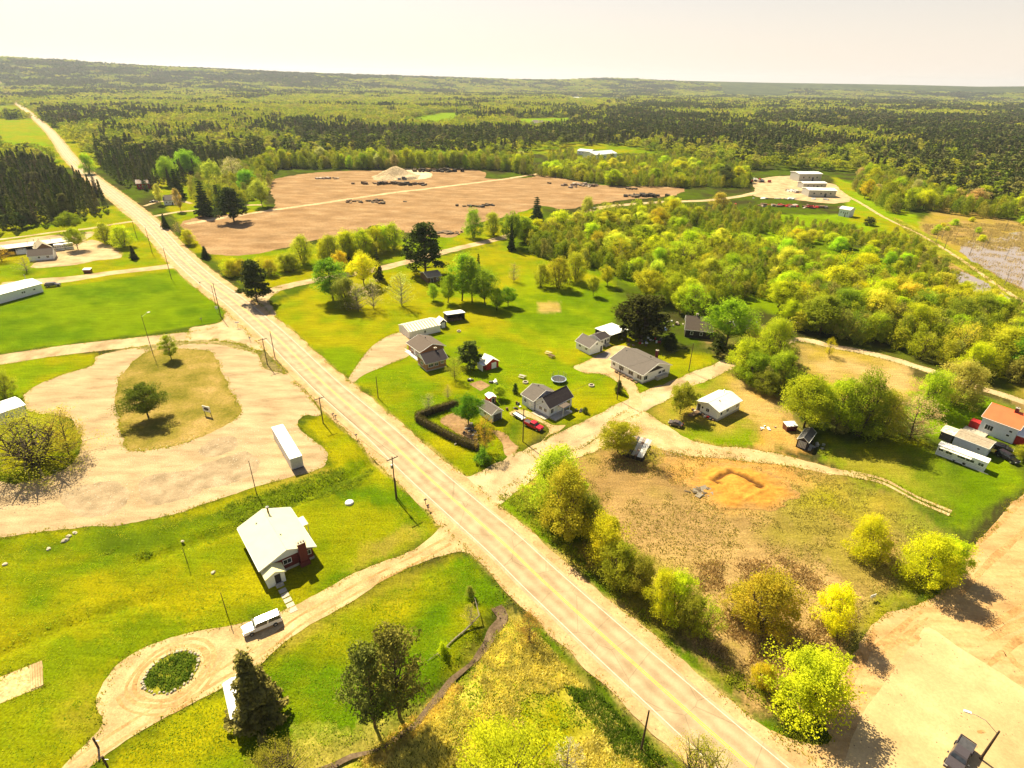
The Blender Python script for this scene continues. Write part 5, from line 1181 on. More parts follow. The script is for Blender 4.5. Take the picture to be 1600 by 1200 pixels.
# blue-white house in two volumes
h = House('white_house', 'pale blue-white house with grey and dark roofs beside the red pickup', 'house', (813.7,615.6), (834,627.5), (870,612.5), 3.0, over=.3)
h.walls(M['blue_white'], 3.0, 4.7, 'y').roof(M['grey_shingle']).win('AB', .72, 1.75, .9, .9).door('AB', .3).vent(.5, .8, 4.6)
g_ = House('house_wing', None, None, (833,627.3), (858.7,638.5), (899.4,620.6), 3.0, over=.3)
g_.walls(M['blue_white'], 3.0, 5.0, 'x', foot=.35).roof(M['dark_shingle']).win('AB', .28, 1.7, .9, .9).win('AB', .62, 1.7, .9, .9).win('AB', .5, 3.8, .5, .5, 0).win('BC', .12, 1.6, 1.0, 1.2).win('BC', .82, 1.6, 1.6, 1.5).door('BC', .45).vent(-2.3, 1.2, 4.3)
w, l = g_.W / 2, g_.L / 2
MB().box(-w * .35, w * .3, -l - 2.2, -l - .02, 2.55, 2.68).build('porch_roof', M['brown_shingle'], g_.e)
for x in (-w * .33, w * .26): MB().box(x, x + .12, -l - 2.1, -l - 1.98, .3, 2.54).build('porch_post', M['trim'], g_.e)
MB().box(-w, w * .3, -l - 2.3, -l - .06, -.1, .3).build('deck', M['concrete'], g_.e)
MB().box(-w - 1.6, -w - .06, -l, l, -.1, .12).build('walkway', M['concrete'], g_.e)
graft(g_.e, h.e)

# white garage and the carport row
h = House('white_garage', 'small white garage with a grey-brown gable roof at the head of the gravel drive', 'garage', (899.7,532), (921.8,544.2), (943.5,537), 2.5, over=.3)
h.walls(M['white'], 2.5, 4.2, 'y').roof(M['grey_shingle']).win('AB', .25, 1.5, .9, .7).win('AB', .72, 1.5, .9, .7).win('BC', .52, 3.1, .6, .6, 0).door('BC', .42, 2.6, 2.1, 'white', panels=4).door('BC', .87, .8, 2.0, 'charcoal')
h = House('summer_kitchen', 'little white outbuilding with a dark roof and steps between the white garage and the carport', 'shed', (925,528), (938,532.5), (955.5,526.5), 2.4, over=.2, L=5)
h.walls(M['white'], 2.5, 3.4, 'x').roof(M['dark_shingle'], .12).win('BC', .2, 1.6, .8, .8).door('BC', .55, .9, 2.0, 'charcoal').win('BC', .82, 1.5, .7, .9)
for k in range(3): MB().box(-.8, 1.8, -h.L/2 - .5 - k * .4, -h.L/2 - .05 - k * .4, -.05, .5 - k * .16).build('step', M['concrete'], h.e)
h = House('carport', 'open carport with a flat white roof and dark shade beside the huge pine', 'carport', None, (954,536), (980,527), 0, L=7.5, over=.1)
w, l = h.W / 2, h.L / 2
MB().box(-w - .2, w + .2, -l - .2, l + .2, 2.7, 2.85).build('roof', M['trim'], h.e); MB().box(-w, w, l - .12, l, -.1, 2.69).box(w - .12, w, -l, l - .122, -.1, 2.69).build('wall', M['dark_wood'], h.e)
for x in (-w, -.05, w - .3): MB().box(x, x + .14, -l, -l + .14, -.1, 2.69).build('post', M['dark_wood'], h.e)

h = House('white_bungalow', 'large white bungalow with a brown-grey roof and screened porch beside the street', 'house', (959,558.5), (1005.3,587), (1044,567.5), 2.9, over=.4)
h.walls(M['white'], 2.9, 5.0, 'y', foot=.4).roof(M['grey_shingle']).win('AB', .9, 1.7, 1.0, .8).win('AB', .66, 1.6, 1.8, 1.3, 2).win('AB', .36, 1.6, 1.8, 1.2).door('AB', .24).win('AB', .1, 1.6, 1.7, 1.2).win('BC', .1, 1.6, 1.4, 1.2, 1).win('BC', .62, 1.7, 1.2, .8).win('BC', .76, 1.7, 1.2, .8)
w, l = h.W / 2, h.L / 2
MB().add([(-w * .75, -l - .10, 2.95), (w * .45, -l - .10, 2.95), (0, -l - .10, 4.2), (-w * .75, -l - .01, 2.95), (w * .45, -l - .01, 2.95), (0, -l - .01, 4.2)], [(0,1,2),(5,4,3),(0,3,4,1),(1,4,5,2),(2,5,3,0)]).build('gable_recess_shade', M['dark_shingle'], h.e)  # flat dark panel paints in the shade of the recess under the gable
MB().box(-w * .1, w * .7, -l - 1.1, -l - .06, -.1, .9).build('planter_step', M['concrete'], h.e)
h.chimney(w + .36, -l * .1, .7, .7, -.1, 5.3).vent(-.9, l * .8, 4.6).vent(w * .4, -l * .25, 4.3)
for k in range(6): MB().box(-w - 1.4, -w - .8, -l + 1 + k * 1.6, -l + 1.8 + k * 1.6, -.05, .35 + .15 * (k % 2)).build('flower_box', M['brown_wood'], h.e)

h = House('metal_roofed_house', 'white house on blocks with a glaring white metal roof beside the parked dark car', 'house', (1087.3,626), (1124,644), (1159.5,625), 3.0, over=.35)
h.walls(M['white'], 2.95, 4.0, 'x', foot=.6).roof(M['white_roof'], .1).door('AB', .88, .9, 1.9, 'charcoal', .6).win('AB', .72, 1.9, .5, .6, 0).win('AB', .48, 1.8, .9, .9).win('BC', .14, 1.8, .8, .8, 0).win('BC', .42, 1.8, .9, .7).win('BC', .88, 1.8, 1.2, .8)
h.stack(h.W * .33, .9, 3.6, 4.7, .13).vent(-h.W*.15, -1.0, 3.6); w, l = h.W / 2, h.L / 2
MB().box(-w - 4.2, -w - .06, l - 1.7, l - .4, .35, .5).build('ramp', M['brown_wood'], h.e)
for k in range(9): MB().box(-w - .8 - .3 * (k % 2), -w - .2, -l + .5 + k * .8, -l + 1.0 + k * .8, -.05, .35 + .1 * (k % 3)).build('stored_item', [M['brown_wood'], M['charcoal'], M['red_paint'], M['concrete']][k % 4], h.e)

h = House('wooden_cabin', 'dark brown wooden cabin with a steep grey-brown roof under the broad light-green tree', 'cabin', None, (1070,514), (1114,518.5), 3.0, L=9, over=.4)
h.walls(M['dark_wood'], 3.0, 6.2, 'x').roof(M['brown_shingle']).win('BC', .25, 1.6, .8, 1.0, 0).win('BC', .62, 1.6, .8, 1.0, 0).chimney(-h.W * .1, .4, .6, .6, 5.4, 7.0, 'concrete')
h = House('old_shed', 'small brown shed half hidden in the trees right of the dark cabin', 'shed', None, (1150,514), (1186,512), 2.2, L=6, over=.3)
h.walls(M['brown_wood'], 2.3, 4.0, 'x').roof(M['brown_shingle']).win('BC', .4, 1.4, .7, .7).door('BC', .7, .9, 1.9, 'dark_wood')

h = House('small_beige_shed', 'small beige-brown shed at the foot of the tall dark pine', 'shed', (660,428), (668,437), (689,432.5), 1.6, over=.3)
h.walls(M['brown_wood'], 2.4, 3.6, 'x').roof(mat('tan_shingle', (.30,.24,.18), .9)).door('BC', .3, .9, 1.9, 'dark_wood').win('BC', .7, 1.4, .7, .6)

# derelict shed with loose roof sheets
def ruin():
    c, a, W, L = rect3(None, (973,712), (1004,722), 0, 5.5); e = empty('derelict_shed', (c.x, c.y, 0), a, label='collapsed dark shed with rusty striped roof sheets between two trees', cat='shed')
    w, l = W / 2, L / 2
    MB().box(-w, w, -l, l, -.1, 1.3).build('wall', M['dark_wood'], e)
    for k in range(7):
        x = -w + k * W / 7; dz = rnd.uniform(-.12, .12)
        o = MB().add([(x,-l-.4,1.3+dz),(x+W/7-.04,-l-.4,1.3+dz),(x+W/7-.04,l+.3,2.7+dz),(x,l+.3,2.7+dz),(x,-l-.4,1.36+dz),(x+W/7-.04,-l-.4,1.36+dz),(x+W/7-.04,l+.3,2.76+dz),(x,l+.3,2.76+dz)], [(3,2,1,0),(4,5,6,7),(0,1,5,4),(1,2,6,5),(2,3,7,6),(3,0,4,7)]).build('roof_sheet', [M['grey_metal'], M['rust'], M['charcoal'], M['grey_metal'], M['rust'], M['white'], M['grey_metal']][k], e)
        o.rotation_euler = (0, rnd.uniform(-.02, .02), 0)
    for k in range(4): MB().box(-w + .5 + k * W / 4, -w + .65 + k * W / 4, -l - .1, -l - .01, -.1, 1.35).build('post', M['brown_wood'], e)
ruin()

# black shed with a white lattice front
h = House('black_shed', 'black shed with a white lattice panel on its front on the sandy ground', 'shed', (1245,687), (1264,692.5), (1281,678), 2.2, over=.1)
h.walls(M['dark_wood'], 2.2, 3.1, 'x').roof(M['charcoal'], .1)
w, l = h.W / 2, h.L / 2; lat = MB()
for k in range(7): lat.box(-w - .06, -w - .01, -l * .7, l * .7, .35 + k * .27, .43 + k * .27)
for k in range(6): lat.box(-w - .10, -w - .062, -l * .7 + k * l * .27, -l * .7 + k * l * .27 + .08, .3, 2.05)
lat.build('lattice_panel', M['trim'], h.e)
for k in range(3): MB().box(-w + .4 + k * .9, -w + .9 + k * .9, -l - .8, -l - .1, -.05, .5 + .3 * (k % 2)).build('leaning_frame', M['grey_metal'], h.e)

# far-right trio
h = House('grey_outbuilding', 'long pale grey outbuilding with a flat beige roof between the orange-roofed house and the trailer', 'outbuilding', (1492,680), (1546,702), (1553.5,689.5), 2.7, over=.2, L=None)
h.e.name = 'grey_outbuilding'
h.walls(M['blue_white'], 2.7, 3.1, 'y').roof(mat('worn_beige_roofing', (.30,.25,.19), .9, var=.2), .1).win('AB', .25, 1.7, .5, .4, 0).door('BC', .5, .9, 1.9, 'dark_wood')
h = House('patched_lean_to', 'low lean-to with a patched tan roof at the left end of the grey outbuilding', 'shed', (1470,673), (1490,681), (1497,671), 2.2, over=.15)
h.walls(M['charcoal'], 2.2, 2.5, 'y').roof(mat('patched_roof', (.45,.33,.22), .9, col2=(.7,.68,.6), scale=1.5), .1)
h = House('camper_trailer', 'long white camper trailer with an awning roof parked on the grass below the grey outbuilding', 'trailer', (1465,696), (1544,724.5), (1549,718), 2.5, over=.12)
w, l = h.W / 2, h.L / 2
h.walls(M['white'], 2.5, 2.5, 'y', name='body').roof(M['trim'], .12, trim=False)
for q in ((.1, 1.0, .7), (.32, 1.6, .6), (.52, 2.2, .5), (.75, 1.2, .7), (.92, .9, .6)): h.win('AB', q[0], 1.6, q[1], q[2], 1)
h.door('AB', .62, .8, 1.9, 'white', .3)
for k in range(3): MB().box(-w - .05, -w - .01, -l + .1, l - .1, .5 + k * .35, .55 + k * .35).build('side_stripe', M['grey_metal'], h.e)
MB().box(-w - .9, -w - .02, -l * .4, l * .9, 2.3, 2.36).build('awning', M['white_roof'], h.e)
MB().box(-w - .8, -w - .7, -l - 1.0, -l + 4, .25, .35).build('tow_rail', M['grey_metal'], h.e)
for y in (-l * .2, l * .2): MB().tube([(-w - .02, y, .3), (-w + .2, y, .3)], .32, 12).build('wheel', M['tyre'], h.e)
h = House('orange_roofed_house', 'two-storey pale blue house with a bright orange-red metal roof at the right edge', 'house', (1533,650.5), (1595,671.5), None or (1612,660), 4.4, over=.35, W=9)
h.walls(M['blue_white'], 4.3, 6.6, 'y').roof(M['orange_roof'], .12).win('AB', .74, 1.9, 1.6, 1.3, 2).win('AB', .17, 2.9, .6, .5, 0).win('AB', .2, 1.7, .6, .5, 0).chimney(-.3, -1.2, .7, .7, 6.0, 7.6)
w, l = h.W / 2, h.L / 2
MB().box(-w + .5, w - .5, -l - 3.2, -l - .03, -.1, 2.6).build('porch', M['red_paint'], h.e); MB().box(-w - .2, w, -l - 3.4, -l - .03, 2.604, 2.75).build('porch_roof', M['white'], h.e)
MB().box(-w - 2.6, -w - .04, l * .35, l + 2.5, -.05, .25).build('deck', M['concrete'], h.e)
MB().box(-w + .3, -w + 2.4, l + .04, l + 2.2, -.1, 1.9).build('back_porch', M['red_paint'], h.e)

# buildings on the left
h = House('long_hall', 'long low hall with a white metal roof on the bright lawn at the left edge', 'building', None, (-75,480), (66,442.5), 3.4, L=11, over=.4)
h.walls(M['white'], 3.3, 4.4, 'x').roof(M['trim'], .15); h.win('BC', .90, 1.8, .7, .6, 0).win('BC', .78, 1.8, .5, .6, 0).win('BC', .755, 1.8, .5, .6, 0).win('BC', .3, 1.8, .8, .6).stack(h.W * .47, 2, 4.2, 6, .1).door('CD', .7, .95, 2.0, 'charcoal').door('CD', .3, .95, 2.0, 'charcoal')
h = House('grey_bungalow', 'pale grey bungalow with a dark brown roof on the gravel yard, far left', 'house', None, (42,401), (83,397.5), 2.5, L=7.5, over=.3)
h.walls(M['blue_white'], 2.5, 4.6, 'x', foot=.4).roof(M['brown_shingle']).win('BC', .42, 1.6, .8, .8, 0).win('BC', .78, 1.6, 1.0, .9)
g_ = House('house_wing', None, None, None, (55,390), (82,386), 2.6, L=9, over=.3); g_.walls(M['brown_wood'], 2.6, 4.9, 'y').roof(mat('tan_shingle', (.33,.28,.19), .9)).stack(-2, 1, 4, 6.2, .1); graft(g_.e, h.e)
h = House('long_shelter', 'very long low building with a pale pinkish flat roof behind the grey bungalow, far left', 'building', None, (-40,396), (110.5,377), 3.0, L=9, over=.3)
w, l = h.W / 2, h.L / 2; h.h = 3.1
MB().box(-w - .3, w + .3, -l - .3, l + .3, 3.1, 3.25).build('roof', mat('pale_pink_roof', (.56,.48,.44), .6), h.e); MB().box(-w, w, l - 4, l, -.1, 3.09).build('wall', M['dark_wood'], h.e)
for k in range(18): MB().box(-w + k * (2 * w - .2) / 17, -w + k * (2 * w - .2) / 17 + .18, -l, -l + .18, -.1, 3.09).build('post', M['brown_wood'], h.e)
for k in range(3): h.stack(w * (.1 + .25 * k), 0, 3.2, 4.6 + .6 * (k == 1), .1)
for i, (a_, b_) in enumerate((((86,392), (102,390.5)), ((103,390), (116,388.5)))):
    h = House('camper_trailer', ['white camper trailer beside the grey bungalow, left one of two', 'white camper trailer partly behind the yellow-green tree, right one of two'][i], 'trailer', None, a_, b_, 0, L=2.6, over=.05, group='camper trailers on the left yard')
    h.walls(M['white'], 2.7, name='body').roof(M['trim'], .08)
    for f_ in (.15, .4, .62, .85): h.win('BC', f_, 1.7, .7, .5, 0, 'trim')
    MB().box(-h.W/2, h.W/2, -h.L/2 - .02, -h.L/2 - .003, .55, .8).build('skirt', M['charcoal'], h.e)
h = House('canvas_shelter', 'white curved shelter left of the grey bungalow', 'shelter', None, (26,398), (42,396.5), 0, L=4, over=.05)
mb = MB()
for i in range(7):
    a0, a1 = math.pi * i / 7, math.pi * (i + 1) / 7; w = h.L / 2; H0 = 2.4
    mb.add([(-h.W/2, -w*math.cos(a0), H0*math.sin(a0)), (h.W/2, -w*math.cos(a0), H0*math.sin(a0)), (h.W/2, -w*math.cos(a1), H0*math.sin(a1)), (-h.W/2, -w*math.cos(a1), H0*math.sin(a1))], [(0,1,2,3)])
mb.build('canvas', M['trim'], h.e); MB().tube([(-h.W/2, 0, 0), (-h.W/2, 0, 2.38)], .05, 6).build('frame', M['grey_metal'], h.e)
h = House('white_roofed_building', 'small building with a blown-out white roof at the left edge above the sprawling bush', 'building', None, (-40,660), (40,633), 3.0, L=7, over=.3)
h.walls(M['white'], 3.0, 3.5, 'x').roof(M['trim'], .15).win('BC', .6, 1.6, 1.0, .8).door('BC', .8); h.stack(1.5, .5, 3.2, 4.1, .08)
h = House('white_outbuilding', 'white-roofed outbuilding half hidden by the foreground spruce', 'outbuilding', (343,1071), (361,1124), (408,1104), 2.5, over=.25)
h.walls(M['white'], 2.5, 2.9, 'y').roof(M['trim'], .12).door('BC', .5, 2.2, 2.0, 'white', panels=4).win('AB', .5, 1.4, .9, .7)

# industrial yard and far buildings
FAR = [('warehouse','pale metal warehouse with a taller white end at the back of the industrial yard','warehouse',(1247,284),(1283,284),16,6.5,7.3,'grey_metal','trim'),
 ('warehouse','narrow grey warehouse with a white roof, middle of three on the industrial yard','warehouse',(1254,295),(1291,295),10,4.2,4.9,'grey_metal','trim'),
 ('warehouse','long grey warehouse with a white roof, front of three on the industrial yard','warehouse',(1262,307.5),(1306,308.5),14,4.8,5.6,'grey_metal','trim'),
 ('small_barn','small grey barn with a white roof on the green below the industrial yard','barn',(1308,337),(1326,340),8,4.6,5.6,'blue_white','trim'),
 ('farm_building','low pale farm building in the clearing beyond the field, left of a pair','farm building',(901,241),(922,243),14,4,5.5,'white','blue_white'),
 ('farm_building','larger pale blue farm building in the clearing beyond the field, right of a pair','farm building',(929,250),(964,247),20,5,7.5,'blue_white','blue_white'),
 ('farmhouse','pale farmhouse in the far green clearing, left of a pair','house',(829,196),(855,198),16,5,9,'blue_white','grey_shingle'),
 ('farm_shed','white shed in the far green clearing, right of a pair','shed',(875,196),(886,196),12,4,6,'white','trim'),
 ('far_house','tiny pale house among the distant trees','house',(898,156),(910,156),18,8,12,'white','trim'),
 ('far_barn','tiny long white barn among the distant trees','barn',(959,157),(976,157),20,7,10,'white','trim'),
 ('white_barn','small white-roofed building beyond the field wood','building',(517,196),(522,196),8,5,7,'white','trim'),
 ('grey_house','grey-roofed white house far left beside the dark pines','house',(256,321),(279,320),9,3.2,5.5,'white','grey_shingle'),
 ('red_house','dark red house with a rusty roof far left beyond the highway','house',(214,296),(236,295),9,4,6,'red_paint','rust'),
 ('white_house','white-roofed house hidden in the conifers left of the highway','house',(118,306),(134,305),8,3.5,4.5,'white','trim')]
for nm, lb, ct, b_, c_, L_, eh, rh, wm, rm in FAR:
    h = House(nm, lb, ct, None, b_, c_, 0, L=L_, over=.4); h.e.location.z = float(Z(np.array([h.e.location.x]), np.array([h.e.location.y]))[0]) if h.e.location.y > 800 else 0
    h.walls(M[wm], eh, rh, 'x').roof(M[rm], .3)
    for f_ in (.2, .45, .8): h.win('BC', f_, eh * .55, h.W * .07, eh * .25, 0)
    h.door('BC', .62, h.W * .09, eh * .6, 'charcoal')
# ------------------------------------------------------------ vehicles
def vehicle(name, label, cat, rear, front, prof, W=1.85, col=(.8,.8,.8), bed=None, glass_z=(.95, 1.45), zg=.05, m=None, L=None):
    """prof: (x, z) outline of the side from rear to front, metres for a 1-unit length; x in 0..1"""
    a, b = G(*rear), G(*front); d = (b - a); L = L or d.length; ang = math.atan2(d.y, d.x); c = (a + b) / 2
    e = empty(name, (c.x, c.y, zg), ang, label=label, cat=cat); pm = m or paint(name + '_paint', col); hw = W / 2
    body, cab = prof['body'], prof['cab']
    def loft(pl, w0, w1, zlo, zhi):
        n = len(pl); v = []
        for s in (-1, 1):
            for x, z in pl:
                t = (z - zlo) / max(.01, zhi - zlo); w = w0 + (w1 - w0) * t; xx = (x - .5) * L; e_ = min(x, 1 - x); w *= .93 + .07 * min(1, e_ / .06)
                v.append((xx, s * w, z))
        f = [tuple(range(n)), tuple(reversed(range(n, 2 * n)))] + [(i + n, (i + 1) % n + n, (i + 1) % n, i) for i in range(n)]
        return v, f
    v, f = loft(body, hw, hw * .94, .35, 1.05); bo = MB().add(v, f).build('body', pm, e)
    bv = bo.modifiers.new('bevel', 'BEVEL'); bv.width = .05; bv.segments = 2; bv.limit_method = 'ANGLE'
    zl, zh = min(z for _, z in cab), max(z for _, z in cab)
    v, f = loft(cab, hw * .92, hw * .74, zl, zh); co = MB().add(v, f).build('cabin', pm, e); bv = co.modifiers.new('bevel', 'BEVEL'); bv.width = .04; bv.segments = 2; bv.limit_method = 'ANGLE'
    # glass: side windows and screens just proud of the cabin
    xs = [x for x, z in cab]; (r0, r1, f1, f0) = prof['g']      # x: rear bottom, rear top, front top, front bottom
    Lx = lambda x: (x - .5) * L; zb, zt = zl + .08, zh - .09; wb = lambda z: (hw * .92 + (hw * .74 - hw * .92) * (z - zl) / (zh - zl))
    for s in (-1, 1):
        q = [(r0 + .015, zb), (f0 - .02, zb), (f1 - .01, zt), (r1 + .01, zt)]; mid = (r0 + f0) / 2
        for a_, b_ in ((0, .47), (.53, 1)):
            lo0 = q[0][0] + (q[1][0] - q[0][0]) * a_; lo1 = q[0][0] + (q[1][0] - q[0][0]) * b_; hi0 = q[3][0] + (q[2][0] - q[3][0]) * a_; hi1 = q[3][0] + (q[2][0] - q[3][0]) * b_
            vv = [(Lx(x), s * (wb(z) + o), z) for o in (.012, -.03) for x, z in ((lo0, zb), (lo1, zb), (hi1, zt), (hi0, zt))]
            MB().add(vv, [(0,1,2,3),(7,6,5,4),(0,4,5,1),(1,5,6,2),(2,6,7,3),(3,7,4,0)]).build('side_window', M['glass'], e)
    for nm2, xb, xt, s in (('windscreen', f0, f1, 1), ('rear_window', r0, r1, -1)):
        vv = []
        for o in (.02, -.04):
            for x, z in ((xb, zb), (xt, zt)):
                for y in (-1, 1): vv.append((Lx(x) + s * o, y * wb(z) * .88, z))
        MB().add(vv, [(0,1,3,2),(6,7,5,4),(0,4,5,1),(2,3,7,6),(0,2,6,4),(1,5,7,3)]).build(nm2, M['glass'], e)
    for x in prof.get('wh', (.19, .81)):
        for s in (-1, 1):
            y0 = s * (hw - .2); y1 = s * (hw + .02); wl_ = MB().tube([(Lx(x), y0, .33), (Lx(x), y1, .33)], .34, 16).build('wheel', M['tyre'], e)
            MB().tube([(Lx(x), y1, .33), (Lx(x), y1 + s * .02, .33)], .2, 12).build('rim', M['rim'], wl_)
    for s in (-1, 1):
        MB().box(L / 2 - .06, L / 2 + .02, s * hw * .72 - .18, s * hw * .72 + .18, .68, .86).build('headlight', M['light_lamp'], e)
        MB().box(-L / 2 - .02, -L / 2 + .06, s * hw * .8 - .1, s * hw * .8 + .1, .7, 1.0).build('tail_light', M['tail_lamp'], e)
        MB().box(Lx(f0) - .25, Lx(f0) - .05, s * (hw + .03), s * (hw + .2), zl + .05, zl + .22).build('mirror', M['charcoal'], e)
    for x0 in (-L / 2 - .05, L / 2 - .1): MB().box(x0, x0 + .15, -hw * .9, hw * .9, .38, .58).build('bumper', M['charcoal'], e)
    if bed:
        x0, x1, z = bed; MB().box(Lx(x0), Lx(x1), -hw * .82, hw * .82, z + .003, z + .04).build('bed_floor', M['charcoal'], e)
        for s in (-1, 1): MB().box(Lx(x0) - .05, Lx(x1), s * hw * .86 - .05, s * hw * .86 + .05, z + .005, z + .14).build('bed_rail', pm, e)
        MB().box(Lx(x0) - .12, Lx(x0) - .052, -hw * .86, hw * .86, z + .005, z + .14).build('tailgate', pm, e)
    return e
PICK = dict(body=[(0,.4),(1,.4),(1,.85),(.985,1.0),(.72,1.12),(.02,1.1),(0,1.0)], cab=[(.36,1.09),(.73,1.11),(.64,1.75),(.40,1.78)], g=(.36,.40,.64,.73))
PICKCAP = dict(body=[(0,.4),(1,.4),(1,.85),(.985,1.0),(.72,1.12),(.02,1.1),(0,1.0)], cab=[(.01,1.09),(.73,1.11),(.64,1.80),(.04,1.80)], g=(.01,.04,.64,.73))
SUV = dict(body=[(0,.4),(1,.4),(1,.8),(.98,.98),(.73,1.08),(.01,1.05)], cab=[(.02,1.04),(.74,1.07),(.62,1.68),(.08,1.68)], g=(.02,.08,.62,.74))
SEDAN = dict(body=[(0,.35),(1,.35),(1,.68),(.97,.82),(.72,.92),(.16,.94),(.01,.88)], cab=[(.15,.92),(.74,.91),(.58,1.38),(.30,1.38)], g=(.15,.30,.58,.74))
vehicle('pickup_truck', 'white pickup truck with a box cap parked on the south-west drive', 'pickup truck', (438,968), (383,991), PICKCAP, 1.95, (.8,.8,.8), L=5.7)
vehicle('pickup_truck', 'bright red pickup truck parked beside the blue-white house', 'pickup truck', (820.5,662.5), (846.5,674), PICK, 1.9, (.55,.01,.03), (.02,.34,1.1), L=5.4)
vehicle('sedan_car', 'dark silver-topped car parked at the street before the metal-roofed house', 'car', (1066,668), (1045,662), SEDAN, 1.75, (.10,.08,.09))
vehicle('suv_car', 'black car parked below the orange-roofed house, in front', 'car', (1558,710), (1587,726), SUV, 1.85, (.012,.012,.014), L=4.7)
vehicle('suv_car', 'black car parked against the grey outbuilding, behind the other black car', 'car', (1552,698), (1576,706), SEDAN, 1.8, (.015,.013,.015), L=4.5)
vehicle('suv_car', 'dark van parked at the end of the long white hall', 'car', (71,448.5), (95,446.5), SUV, 1.9, (.02,.015,.03))
vehicle('pickup_truck', 'dark grey pickup truck with an open bed beside the street lamp, bottom right', 'pickup truck', (1512,1157), (1480,1215), PICK, 2.0, (.07,.06,.07), (.02,.34,1.1), L=5.8)
vehicle('sedan_car', 'dark car parked by the grey-roofed house far left', 'car', (234,317), (248,316), SEDAN, 1.8, (.03,.02,.03), L=5)
vehicle('sedan_car', 'dark car at the junction bush beside the bare field', 'car', (924,329), (936,326), SEDAN, 1.8, (.03,.03,.03), L=5)
def utility_trailer(p, q, label):
    a, b = G(*p), G(*q); d = b - a; L = d.length; e = empty('utility_trailer', ((a.x + b.x) / 2, (a.y + b.y) / 2, 0), math.atan2(d.y, d.x), label=label, cat='trailer')
    MB().box(-L/2, L/2, -.8, .8, .45, .55).build('bed', M['white'], e); MB().box(-L/2, L/2, .75, .8, .552, .9).box(-L/2, L/2, -.8, -.75, .552, .9).build('side_rail', M['charcoal'], e)
    MB().box(L/2, L/2 + 1.1, -.04, .04, .45, .53).build('tongue', M['charcoal'], e)
    for s in (-1, 1): MB().tube([(0, s * .82, .3), (0, s * 1.0, .3)], .3, 12).build('wheel', M['tyre'], e)
utility_trailer((803,648), (818,657), 'low flat white trailer on the grass behind the red pickup')
def dumpster(p, label):
    c = G(*p); e = empty('refuse_box', (c.x, c.y, 0), .15, label=label, cat='container')
    MB().add([(-1.3,-.9,0),(1.3,-.9,0),(1.3,.9,0),(-1.3,.9,0),(-1.5,-1.0,1.5),(1.5,-1.0,1.5),(1.5,1.0,1.8),(-1.5,1.0,1.8)], [(3,2,1,0),(4,5,6,7),(0,1,5,4),(1,2,6,5),(2,3,7,6),(3,0,4,7)]).build('body', paint('dark_red', (.10,.015,.02)), e)
    MB().add([(-1.52,-1.02,1.51),(1.52,-1.02,1.51),(1.52,1.02,1.81),(-1.52,1.02,1.81),(-1.52,-1.02,1.56),(1.52,-1.02,1.56),(1.52,1.02,1.86),(-1.52,1.02,1.86)], [(3,2,1,0),(4,5,6,7),(0,1,5,4),(1,2,6,5),(2,3,7,6),(3,0,4,7)]).build('lid', M['trim'], e)
dumpster((138,426), 'dark red box container with a pale lid beside the west driveway')
dumpster((1233,671), 'small dark red box left of the black shed')

# ------------------------------------------------------------ poles
POLES = []
def pole(bx, by, ty, label, arm=True, ang=None, group=None, lamp=False, light=False, r=.15):
    b = G(bx, by); h = h_of(bx, by, ty); nm = 'street_lamp' if lamp else 'utility_pole'
    a = ang if ang is not None else math.atan2(HWY[-9][1] - HWY[-30][1], HWY[-9][0] - HWY[-30][0]) + math.pi / 2
    e = empty(nm, (b.x, b.y, 0), a, label=label, cat='street lamp' if lamp else 'utility pole', group=group)
    MB().tube([(0, 0, -.3), (0, 0, h * .5), (0, 0, h)], [r, r * .85, r * .65], 8).build('pole', M['pole'], e)
    if arm:
        c = MB().box(-1.25, 1.25, -.06, .06, h - .55, h - .40).build('crossarm', M['pole'], e)
        for x in (-1.15, -.55, .55, 1.15): MB().lathe([(.03, h - .398), (.06, h - .34), (.05, h - .24), (.02, h - .2)], 8, (x, 0)).build('insulator', M['charcoal'], c)
        MB().tube([(-.7, .07, h - .5), (0, .12, h - 1.1)], .025, 4).tube([(.7, .07, h - .5), (0, .12, h - 1.1)], .025, 4).build('brace', M['grey_metal'], e)
    if light:
        Ln = 1.9 if light is True else light; hh = h + .1 if light is True else h + 1.3
        MB().tube([(0, 0, h - .6), (0, -Ln * .5, hh - .35), (0, -Ln * .8, hh - .05), (0, -Ln, hh)], .04, 6).build('lamp_arm', M['grey_metal'], e)
        MB().box(-.15, .15, -Ln - .75, -Ln + .05, hh - .08, hh + .12).build('lamp_head', M['trim'], e)
    POLES.append((b, h, a)); return e
pole(619,780,713,'tall utility pole with a crossarm beside the highway near the brick house')
tx = MB().lathe([(.2,0),(.27,.05),(.27,.75),(.2,.85)], 12); 
o = tx.build('transformer', M['grey_metal'], bpy.data.objects['utility_pole']); o.location = (0, .45, 7.6)
pole(505,661,619,'utility pole with a crossarm at the highway corner of the gravel lot')
MB()
pole(620,777,747,'short pole stub standing against the tall utility pole by the highway', arm=False, r=.14)
pole(401,772,717,'thin lamp pole without a crossarm at the lower edge of the gravel lot', arm=False, lamp=True, r=.09)
pole(239,553,489,'tall pale lamp post with a white head on the side road verge', arm=False, lamp=True, r=.1, light=True, ang=2.6)
pole(418,570,527,'leaning-armed utility pole in the weed strip, left of two', r=.14)
pole(430,560,516,'slimmer utility pole in the weed strip, right of two', arm=False, r=.13)
pole(345,495,441,'utility pole on the lawn corner at the highway junction', arm=False, r=.15)
pole(337,476,444,'thin pole just behind the lawn corner pole', arm=False, r=.1)
pole(268,436,386,'utility pole on the verge of the bright lawn by the west driveway', r=.13, arm=False)
pole(238,396,354,'utility pole beside the highway above the west driveway', r=.13, arm=False)
pole(214,372,342,'utility pole beside the highway, farthest one before the conifers', r=.13, arm=False)
